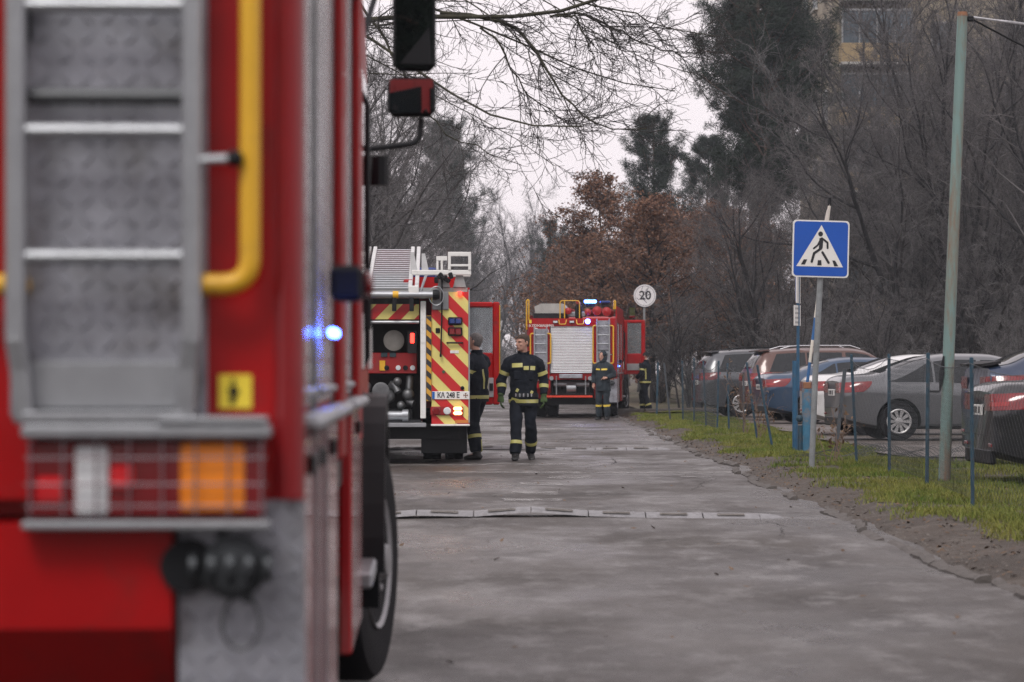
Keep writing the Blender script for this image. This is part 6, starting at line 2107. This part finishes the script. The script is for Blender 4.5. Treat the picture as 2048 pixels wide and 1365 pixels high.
def ring_band(bv, c, d, w, mat, parent, name='reflective_band', reach=.35, a0=0, a1=360, off=.005, n=36):
    """tape laid round a limb: rays from the limb's axis to its cloth"""
    c, d = Vector(c), Vector(d).normalized()
    ref = Vector((0, 1, 0)) if abs(d.y) < .8 else Vector((0, 0, 1))
    u = (ref - d * ref.dot(d)).normalized(); v = d.cross(u)
    rows = []
    for s in (-.5, -.17, .17, .5):
        row = []
        for k in range(n + 1):
            a = R(a0 + (a1 - a0) * k / n); dr = u * math.cos(a) + v * math.sin(a); o = c + d * s * w
            hit = bv.ray_cast(o, dr, reach)
            row.append((hit[0] if hit[0] else o + dr * .08) + dr * off)
        med = sorted((p - o).length for p in row)[len(row) // 2]
        row = [o + (p - o).normalized() * min((p - o).length, med * 1.7) for p in row]
        rows.append(row)
    mb = MB(); nc = n + 1
    mb.add([p for r_ in rows for p in r_], [(i * nc + j, i * nc + j + 1, (i + 1) * nc + j + 1, (i + 1) * nc + j) for i in range(3) for j in range(n)])
    return mb.build(name, mat, parent, angle=60)


def patch_band(bv, p0, p1, w, view, mat, parent, name='reflective_patch', off=.006, n=12, side=None):
    """strip of tape from p0 to p1, pressed onto the cloth along the direction view"""
    p0, p1, view = Vector(p0), Vector(p1), Vector(view).normalized()
    ax = (p1 - p0).normalized(); wd = ax.cross(view).normalized()
    rows = []
    for s in (-.5, 0, .5):
        row = []
        for k in range(n + 1):
            q = p0.lerp(p1, k / n) + wd * s * w
            hit = bv.ray_cast(q - view * .6, view, 1.2)
            row.append((hit[0] if hit[0] else q) - view * off)
        rows.append(row)
    mb = MB(); nc = n + 1
    mb.add([p for r_ in rows for p in r_], [(i * nc + j, i * nc + j + 1, (i + 1) * nc + j + 1, (i + 1) * nc + j) for i in range(2) for j in range(n)])
    return mb.build(name, mat, parent, angle=60)


def lerp3(a, b, t): return tuple(Vector(a).lerp(Vector(b), t))


def hand_shape(mb, wrist, fdir, palm_n, s=1.0, curl=.5, mirror=1):
    """palm, four unequal bent fingers and a thumb at the side"""
    w = Vector(wrist); f = Vector(fdir).normalized(); nn = Vector(palm_n); nn = (nn - f * nn.dot(f)).normalized(); sd = f.cross(nn) * mirror
    loft(mb, [(w - f * .02, (.026 * s, .026 * s)), (w + f * .03, (.036 * s, .024 * s)), (w + f * .075, (.042 * s, .022 * s)), (w + f * .10, (.040 * s, .019 * s))], 12)
    for k, ln in enumerate((.068, .078, .073, .056)):
        b = w + f * .09 * s + sd * (.031 - .0205 * k) * s
        j1 = b + (f * math.cos(curl * .5) + nn * math.sin(curl * .5)) * ln * .5 * s
        j2 = j1 + (f * math.cos(curl * 1.5) + nn * math.sin(curl * 1.5)) * ln * .32 * s
        j3 = j2 + (f * math.cos(curl * 2.3) + nn * math.sin(curl * 2.3)) * ln * .25 * s
        mb.tube([b, j1, j2, j3], [.0105 * s, .010 * s, .0095 * s, .007 * s], 8)
    b = w + f * .028 * s + sd * .026 * s; j = b + (f * .6 + sd * .65 + nn * .35) * .042 * s; k2 = j + (f * .85 + sd * .25 + nn * .4) * .034 * s
    mb.tube([b, j, k2], [.014 * s, .0115 * s, .008 * s], 8)


def person(label, loc, rz, J, cloth, opts, hgt=1.80):
    """J: joints in metres for a figure that faces -y; x to the picture's right"""
    t = thing('person', label, 'person', loc, rz)
    g = lambda k: Vector(J[k])
    jc = opts.get('bulk', 1.0)
    hd = g('head'); yaw = opts.get('head_yaw', 0); pit = opts.get('head_pitch', 0)
    HM = Matrix.Rotation(yaw, 3, 'Z') @ Matrix.Rotation(pit, 3, 'X')
    hp = lambda x, y, z: hd + HM @ Vector((x, y, z))
    # --- body: head, neck, trunk, limbs, hands and feet in one surface
    mb = MB()
    loft(mb, [(g('neck') - Vector((0, 0, .06)), (.075, .07)), (g('neck') + Vector((0, 0, .02)), (.058, .060)), (hp(0, .012, -.06), (.055, .060))], 14)
    for z, yy, rx, ry in [(0, 0, 0, 0)]: pass
    vs = [(-.118, -.035, .026, .024), (-.108, -.030, .040, .046), (-.085, -.020, .053, .066), (-.05, -.010, .064, .082), (-.01, 0, .070, .092), (.03, .006, .074, .098), (.065, .010, .073, .098), (.095, .012, .064, .084), (.115, .012, .045, .058), (.124, .012, .018, .022)]
    st = []
    n = 18; base = len(mb.v); pv = []
    for (z, y, rx, ry) in vs:
        for k in range(n):
            a = 2 * math.pi * k / n; pv.append(hp(rx * math.cos(a), y + ry * math.sin(a), z))
    fs = [(i * n + k, i * n + (k + 1) % n, (i + 1) * n + (k + 1) % n, (i + 1) * n + k) for i in range(len(vs) - 1) for k in range(n)]
    fs += [tuple(reversed(range(n))), tuple(range((len(vs) - 1) * n, len(vs) * n))]
    mb.add(pv, fs)
    mb.tube([hp(0, -.088, .022), hp(0, -.107, -.012), hp(0, -.116, -.032), hp(0, -.095, -.043)], [.009, .013, .017, .013], 8)       # nose
    for s in (-1, 1):
        mb.tube([hp(s * .012, -.090, .022), hp(s * .035, -.088, .028), hp(s * .055, -.072, .020)], [.010, .011, .009], 6)              # brow
        mb.tube([hp(s * .036, -.076, -.025), hp(s * .052, -.058, -.030)], [.016, .014], 6)                                               # cheek
        mb.tube([hp(s * .073, .012, .020), hp(s * .083, .022, .005), hp(s * .078, .016, -.028)], [.012, .013, .009], 6)                  # ear
    mb.tube([hp(-.02, -.086, -.066), hp(0, -.094, -.064), hp(.02, -.086, -.066)], .0085, 6)                                            # lips
    mb.tube([hp(-.014, -.078, -.100), hp(.014, -.078, -.100)], .017, 8)                                                               # chin
    P, C = g('pelvis'), g('chest')
    tors = [(P + Vector((0, 0, -.05)), (.135, .10)), (P + Vector((0, 0, .06)), (.14, .10)), (P.lerp(C, .5), (.125, .09)), (C, (.145, .105)), (C.lerp(g('neck'), .5), (.13, .085)), (g('neck') - Vector((0, 0, .03)), (.06, .06))]
    loft(mb, tors, 16)
    for s in ('l', 'r'):
        S, E, Wr, Hp, Kn, An, To = (g(k + s) for k in ('shoulder_', 'elbow_', 'wrist_', 'hip_', 'knee_', 'ankle_', 'toe_'))
        loft(mb, [(C.lerp(S, .55) + Vector((0, 0, .0)), .05), (S + Vector((0, 0, -.035)), .042), (S.lerp(E, .5), .044), (E, .040), (E.lerp(Wr, .4), .039), (Wr, .028)], 12)
        loft(mb, [(P.lerp(Hp, .6), .09), (Hp - Vector((0, 0, .03)), .085), (Hp.lerp(Kn, .5), .072), (Kn, .055), (Kn.lerp(An, .35), .054), (An, .038)], 12)
        loft(mb, [(An + Vector((0, 0, .05)), .034), (An - Vector((0, 0, .03)), .034), (An.lerp(To, .55) - Vector((0, 0, .01)), (.026, .018))], 10)
        if not opts.get('gloves'):
            hand_shape(mb, Wr, J['hand_' + s][0], J['hand_' + s][1], 1.0, opts.get('curl', .5), -1 if s == 'l' else 1)
    body = fuse(mb, 'body', SKIN, t, .0075, 2)
    # --- face paint-on pieces
    for s in (-1, 1): MB().ball(hp(s * .031, -.083, .008), (.0105, .006, .0055), 10, 6).build('eye', EYE, body)
    MB().tube([hp(-.020, -.0945, -.066), hp(0, -.1025, -.0655), hp(.020, -.0945, -.066)], .0045, 6).build('mouth', LIP, body)
    # --- hair, hood or cap
    head_kind = opts.get('head', 'hair')
    if head_kind in ('hair', 'cap'):
        mb = MB(); pv = []; zs = [(-.045, 0), (-.01, .0), (.03, .0), (.065, 0), (.095, 0), (.118, 0), (.131, 0)]
        prof = [(-.055, .018, .058, .082, .04), (-.02, .012, .0735, .094, .02), (.025, .010, .078, .103, -.02), (.062, .012, .078, .104, -.105), (.095, .013, .069, .090, -.2), (.118, .013, .050, .064, -.2), (.130, .013, .02, .025, -.2)]
        if head_kind == 'cap': prof = [(.0, .008, .082, .106, -.2), (.03, .010, .084, .108, -.2), (.065, .012, .082, .107, -.2), (.10, .014, .070, .092, -.2), (.128, .014, .048, .062, -.2), (.139, .014, .018, .022, -.2)]
        for (z, yc, rx, ry, ymin) in prof:
            for k in range(22):
                a = 2 * math.pi * k / 22; y = yc + ry * math.sin(a)
                pv.append(hp(rx * math.cos(a), max(y, ymin), z))
        m_ = 22
        mb.add(pv, [(i * m_ + k, i * m_ + (k + 1) % m_, (i + 1) * m_ + (k + 1) % m_, (i + 1) * m_ + k) for i in range(len(prof) - 1) for k in range(m_)] + [tuple(reversed(range(m_))), tuple(range((len(prof) - 1) * m_, len(prof) * m_))])
        mb.build('hair' if head_kind == 'hair' else 'cap', opts.get('hair_mat', HAIRB) if head_kind == 'hair' else WOOL, body, angle=80)
    # --- jacket
    mb = MB()
    hem = P + Vector((0, 0, opts.get('hem', -.13)))
    jt = [(hem, (.205 * jc, .150 * jc)), (hem + Vector((0, 0, .08)), (.200 * jc, .150 * jc)), (P.lerp(C, .30), (.185 * jc, .142 * jc)), (P.lerp(C, .7), (.190 * jc, .148 * jc)), (C + Vector((0, 0, .03)), (.200 * jc, .150 * jc)), (C.lerp(g('neck'), .5), (.195 * jc, .128 * jc)), (C.lerp(g('neck'), .82), (.125, .105)), (g('neck') + Vector((0, .006, .01)), (.084, .080))]
    loft(mb, jt, 22)
    for s in ('l', 'r'):
        S, E, Wr = (g(k + s) for k in ('shoulder_', 'elbow_', 'wrist_'))
        loft(mb, [(C.lerp(S, .45) + Vector((0, 0, .02)), (.06, .07)), (S + Vector((0, 0, -.018)), (.070, .076)), (S.lerp(E, .18), (.074 * jc, .078 * jc)), (S.lerp(E, .4), (.076 * jc, .078 * jc)), (S.lerp(E, .75), (.070 * jc, .072 * jc)), (E, (.067 * jc, .069 * jc)), (E.lerp(Wr, .5), (.062 * jc, .064 * jc)), (Wr - (Wr - E).normalized() * .01, (.054 * jc, .054 * jc))], 16)
    for s in ('l', 'r'): mb.ball(g('shoulder_' + s).lerp(g('elbow_' + s), .10) + Vector((0, 0, -.015)), .083, 16, 10)
    for s in ('l', 'r'): loft(mb, [(g('neck') + Vector((0, 0, -.03)), .072), (g('neck').lerp(g('shoulder_' + s), .5) + Vector((0, 0, .0)), .066), (g('shoulder_' + s) + Vector((0, 0, -.012)), .066)], 12)
    if head_kind == 'hood':
        loft(mb, [(g('neck') + Vector((0, .02, .0)), (.10, .095)), (hp(0, .02, -.10), (.095, .11)), (hp(0, .03, -.03), (.100, .115)), (hp(0, .03, .05), (.100, .115)), (hp(0, .03, .11), (.080, .095)), (hp(0, .03, .15), (.04, .05))], 18)
    jk = fuse(mb, 'jacket', cloth[0], body, .011, 3, opts.get('wrinkle', .010), 5)
    if head_kind == 'hood':        # opening for the face: push the front of the hood back behind the face
        V = np.empty(len(jk.data.vertices) * 3, np.float32); jk.data.vertices.foreach_get('co', V); V = V.reshape(-1, 3)
        iM = np.array(HM.transposed()); q = (V - np.array(hd)) @ iM.T
        k = (q[:, 1] < .0) & (np.abs(q[:, 0]) < .075) & (q[:, 2] > -.10) & (q[:, 2] < .085) & (((q[:, 0] / .066) ** 2 + ((q[:, 2] + .01) / .095) ** 2) < 1)
        q[k, 1] = np.maximum(q[k, 1], -.035)
        V = q @ iM + np.array(hd); jk.data.vertices.foreach_set('co', V.astype(np.float32).ravel()); jk.data.update()
    else:
        mb = MB(); nk = g('neck'); pv = []
        for z, rr, th in ((-.015, .088, 0), (.03, .086, 0), (.062, .088, 0), (.062, .078, 0), (.03, .076, 0)):
            for k in range(24):
                a = 2 * math.pi * k / 24; fr = 1 - .35 * max(0, -math.sin(a)) * (z > .04)
                pv.append(nk + Vector((rr * math.cos(a), .004 + rr * .98 * math.sin(a), z * fr)))
        mb.add(pv, [(i * 24 + k, i * 24 + (k + 1) % 24, (i + 1) * 24 + (k + 1) % 24, (i + 1) * 24 + k) for i in range(4) for k in range(24)])
        mb.build('collar', cloth[0], body, angle=60)
    # --- trousers and boots
    mb = MB()
    loft(mb, [(P + Vector((0, 0, .10)), (.165, .125)), (P, (.178, .135)), (P + Vector((0, 0, -.08)), (.175, .135))], 18)
    for s in ('l', 'r'):
        Hp, Kn, An = (g(k + s) for k in ('hip_', 'knee_', 'ankle_'))
        loft(mb, [(P.lerp(Hp, .8) + Vector((0, 0, .0)), (.105, .125)), (Hp.lerp(Kn, .25), (.100, .115)), (Hp.lerp(Kn, .65), (.090, .098)), (Kn, (.084, .092)), (Kn.lerp(An, .4), (.082, .090)), (Kn.lerp(An, .85), (.084, .092)), (An + (Kn - An).normalized() * .0, (.080, .088))], 16)
    tr = fuse(mb, 'trousers', cloth[1], body, .011, 3, .010, 9)
    for s in ('l', 'r'):
        An, To, Kn = g('ankle_' + s), g('toe_' + s), g('knee_' + s)
        mb = MB(); f = (To - An); f.z = 0; f = f.normalized() if f.length > 1e-3 else Vector((0, -1, 0)); pitch = opts.get('pitch_' + s, 0)
        lowz = lambda d, z: An + f * d + Vector((0, 0, z))
        loft(mb, [(An + (Kn - An).normalized() * .16, .066), (An + (Kn - An).normalized() * .04, .058), (lowz(-.005, -.03), (.056, .062)), (lowz(.0, -.075), (.050, .066))], 14)
        pts = []
        for d, h, wd in ((-.075, .060, .036), (-.05, .085, .046), (.02, .095, .050), (.09, .075, .053), (.14, .060, .053), (.175, .048, .040), (.19, .03, .022)):
            z = -An.z + h / 2 + opts.get('lift_' + s, 0) + pitch * (d - .14)
            pts.append((lowz(d, z), (wd, h / 2) if abs(f.y) > .7 else (h / 2, wd)))
        loft(mb, pts, 12)
        fuse(mb, 'boot', BOOT, body, .009, 2)
        if opts.get('gloves'):
            mb = MB(); Wr, E = g('wrist_' + s), g('elbow_' + s)
            loft(mb, [(Wr.lerp(E, .10), .047), (Wr, .043), (Wr + (Wr - E).normalized() * .02, .036)], 12)
            hand_shape(mb, Wr, J['hand_' + s][0], J['hand_' + s][1], 1.22, opts.get('curl', .55), -1 if s == 'l' else 1)
            fuse(mb, 'glove', GLOVE, body, .006, 1)
    return t, body, jk, tr, bvh_of(jk), bvh_of(tr)


def std_joints(**k):
    J = dict(pelvis=(0, 0, .95), chest=(0, 0, 1.27), neck=(0, .01, 1.50), head=(0, -.015, 1.672), shoulder_l=(-.205, .0, 1.425), shoulder_r=(.205, .0, 1.425), elbow_l=(-.28, .02, 1.15), elbow_r=(.28, .02, 1.15),
             wrist_l=(-.29, -.08, .92), wrist_r=(.29, -.08, .92), hand_l=((0, -.15, -1), (1, 0, 0)), hand_r=((0, -.15, -1), (-1, 0, 0)), hip_l=(-.095, 0, .90), hip_r=(.095, 0, .90), knee_l=(-.11, -.03, .50), knee_r=(.11, -.03, .50),
             ankle_l=(-.115, .02, .095), ankle_r=(.115, .02, .095), toe_l=(-.14, -.17, .03), toe_r=(.14, -.17, .03))
    J.update(k); return J


# the walking firefighter
s_w = 140.0; Yw = FPX / s_w
J = std_joints(elbow_l=(-.315, .03, 1.14), wrist_l=(-.325, -.08, .93), elbow_r=(.295, .05, 1.14), wrist_r=(.290, -.03, .93), chest=(.0, -.01, 1.27),
               knee_l=(-.105, -.12, .52), ankle_l=(-.115, -.20, .10), toe_l=(-.13, -.40, .03), knee_r=(.10, -.03, .50), ankle_r=(.105, .20, .125), toe_r=(.12, .03, .04), head=(-.012, -.02, 1.677))
t, body, jk, tr, bj, bt = person('firefighter in navy suit with yellow bands and green gloves walking towards us', (.165, Yw, .0), 0, J, (NAVY, NAVY), dict(gloves=True, head_yaw=R(-52), hem=-.17, bulk=1.04, wrinkle=.012, pitch_r=-.25, lift_r=.0), 1.8)
F_ = (0, 1, 0)
patch_band(bj, (-.165, 0, 1.355), (-.015, 0, 1.360), .060, F_, REFL, jk); patch_band(bj, (.0, 0, 1.318), (.075, 0, 1.318), .055, F_, REFL, jk); patch_band(bj, (.095, 0, 1.318), (.165, 0, 1.315), .058, F_, REFL, jk)
patch_band(bj, (-.175, 0, .875), (-.06, 0, .845), .05, F_, REFL, jk); ring_band(bj, (0, 0, .845), (0, 0, 1), .05, REFL, jk, reach=.3)
for s in ('l', 'r'):
    S, E, Wr = Vector(J['shoulder_' + s]), Vector(J['elbow_' + s]), Vector(J['wrist_' + s])
    ring_band(bj, S.lerp(E, .62), E - S, .055, REFL, jk, reach=.14); ring_band(bj, E.lerp(Wr, .42), Wr - E, .05, REFL, jk, reach=.13)
    K_, A_ = Vector(J['knee_' + s]), Vector(J['ankle_' + s])
    ring_band(bt, K_.lerp(A_, .62), A_ - K_, .05, REFL, tr, reach=.16)
bel = ring_band(bj, (0, 0, .93), (0, 0, 1), .055, BLACK, body, 'belt', reach=.32, off=.010)
for k, x in enumerate((-.11, -.055, .0, .06, .11)):
    h = bj.ray_cast(Vector((x, -.7, .93)), Vector((0, 1, 0)), 1.4)
    if h[0]: MB().obox(h[0] + Vector((0, -.02, 0)), (.022, .022, .05), None, .006).build('buckle', STEEL if k % 2 else CHROME, bel)
for (x, z) in ((-.09, 1.0), (.115, .97)):
    h = bj.ray_cast(Vector((x, -.7, z)), Vector((0, 1, 0)), 1.4)
    if h[0]: MB().obox(h[0] + Vector((0, -.008, 0)), (.04, .014, .05), Matrix.Rotation(.5, 3, 'Y'), .005).build('badge', REFL, jk)
mb = MB()
for (x, z, w, h_) in ((-.085, 1.215, .12, .13), (.085, 1.205, .12, .13)):
    h = bj.ray_cast(Vector((x, -.7, z)), Vector((0, 1, 0)), 1.4)
    if h[0]: MB().obox(h[0] + Vector((0, .004, 0)), (w, .035, h_), None, .012).build('chest_pocket', NAVY, jk)

# the one beside the chevron engine, back turned
J2 = std_joints(head=(-.035, -.06, 1.70), neck=(-.01, -.02, 1.52), chest=(.02, 0, 1.28), shoulder_l=(-.20, .03, 1.43), shoulder_r=(.205, -.02, 1.43), elbow_l=(-.30, -.12, 1.20), wrist_l=(-.27, -.36, 1.18), elbow_r=(.26, -.05, 1.16), wrist_r=(.17, -.26, 1.06),
                hand_l=((.2, -1, 0), (0, 0, -1)), hand_r=((-.5, -1, -.2), (0, 0, -1)), knee_r=(.16, .02, .52), ankle_r=(.20, .10, .11), toe_r=(.26, -.09, .03), knee_l=(-.06, -.12, .50), ankle_l=(-.05, -.04, .11), toe_l=(-.05, -.24, .03), hip_r=(.11, 0, .92))
t, body, jk, tr, bj, bt = person('grey-haired firefighter with back turned beside the chevron-striped engine', (-.50, 39.6, 0), R(180 + 62), J2, (NAVY, NAVY), dict(hair_mat=HAIRG, gloves=True, bulk=1.05, hem=-.12, head_pitch=R(-14)))
ring_band(bj, (0.01, 0, .90), (0, 0, 1), .05, REFL, jk, reach=.3)
patch_band(bj, (-.10, 0, 1.30), (-.05, 0, 1.02), .035, (0, -1, 0), REFL, jk); patch_band(bj, (.10, 0, 1.30), (.06, 0, 1.02), .035, (0, -1, 0), REFL, jk)
for s in ('l', 'r'):
    S, E, Wr = Vector(J2['shoulder_' + s]), Vector(J2['elbow_' + s]), Vector(J2['wrist_' + s]); ring_band(bj, S.lerp(E, .6), E - S, .05, REFL, jk, reach=.14)
    K_, A_ = Vector(J2['knee_' + s]), Vector(J2['ankle_' + s]); ring_band(bt, K_.lerp(A_, .45), A_ - K_, .05, REFL, tr, reach=.16)
    c = K_.lerp(A_, .5); patch_band(bt, c + Vector((0, 0, -.02)), c + Vector((0, 0, -.20)), .035, (0, -1, 0), REFL, tr)

# hooded figure by the far engine
J3 = std_joints(elbow_l=(-.27, .05, 1.16), wrist_l=(-.245, -.05, .95), elbow_r=(.30, .06, 1.17), wrist_r=(.17, -.16, 1.10), hand_r=((-1, -.3, -.1), (0, 0, -1)), knee_l=(-.10, -.03, .50), knee_r=(.10, -.02, .50), head=(0, -.03, 1.665))
t, body, jk, tr, bj, bt = person('figure in teal hooded work suit standing before the far engine ladder', (at(1206, 840, 70.5).x, 70.5, 0), R(-24), J3, (NAVY2, NAVY2), dict(head='hood', bulk=1.06, hem=-.20, head_yaw=R(-18)), 1.75)
t.scale = (.98,) * 3
patch_band(bj, (-.15, 0, 1.33), (-.02, 0, 1.32), .04, F_, REFY, jk); patch_band(bj, (.02, 0, 1.32), (.16, 0, 1.33), .045, F_, REFY, jk)
for s in ('l', 'r'):
    K_, A_ = Vector(J3['knee_' + s]), Vector(J3['ankle_' + s]); ring_band(bt, K_.lerp(A_, .30), A_ - K_, .05, REFY, tr, reach=.16)

# figure in a black cap reaching for the far engine's door
J4 = std_joints(elbow_l=(-.33, -.20, 1.28), wrist_l=(-.30, -.42, 1.48), hand_l=((.1, -.5, 1), (1, 0, 0)), elbow_r=(.27, -.02, 1.16), wrist_r=(.20, -.20, 1.02), knee_l=(-.10, -.16, .52), ankle_l=(-.10, -.12, .10), toe_l=(-.10, -.33, .03), knee_r=(.10, .02, .50), ankle_r=(.11, .18, .11), toe_r=(.13, 0, .04), head=(0, -.04, 1.675))
t, body, jk, tr, bj, bt = person('figure in black cap and dark suit reaching up to the far engine door', (at(1291, 828, 79).x, 79.0, .06), R(-115), J4, (NAVY, NAVY), dict(head='cap', bulk=1.05, hem=-.12, head_yaw=R(20)), 1.75)
t.scale = (.97,) * 3
ring_band(bj, (0, 0, .90), (0, 0, 1), .05, REFL, jk, reach=.3); patch_band(bj, (-.14, 0, 1.28), (-.12, 0, .98), .035, (.5, .86, 0), REFL, jk); patch_band(bj, (.14, 0, 1.30), (.12, 0, .98), .035, (-.5, -.86, 0), REFL, jk)
for s in ('l', 'r'):
    S, E = Vector(J4['shoulder_' + s]), Vector(J4['elbow_' + s]); ring_band(bj, S.lerp(E, .6), E - S, .05, REFL, jk, reach=.14)
    K_, A_ = Vector(J4['knee_' + s]), Vector(J4['ankle_' + s]); ring_band(bt, K_.lerp(A_, .7), A_ - K_, .05, REFL, tr, reach=.16); patch_band(bt, K_ + Vector((0, 0, .10)), K_.lerp(A_, .6), .035, (.9, .3, 0), REFL, tr)
# ------------------------------------------------------------------ damp winter haze
hz = MB().box(-150, 150, -20, 420, -1.1, 40).build('haze', None, None, smooth=False, kind='stuff')
hm = bpy.data.materials.new('winter_haze'); hm.use_nodes = True
n, l = hm.node_tree.nodes, hm.node_tree.links
n.remove(n['Principled BSDF'])
pv = n.new('ShaderNodeVolumePrincipled')
pv.inputs['Color'].default_value = (.86, .92, 1.0, 1)
pv.inputs['Density'].default_value = .00042
pv.inputs['Anisotropy'].default_value = .1
l.new(pv.outputs[0], n['Material Output'].inputs['Volume'])
hz.data.materials.append(hm)
hz['label'] = 'thin grey winter haze over the whole road'
hz['category'] = 'haze'
hz.visible_shadow = True
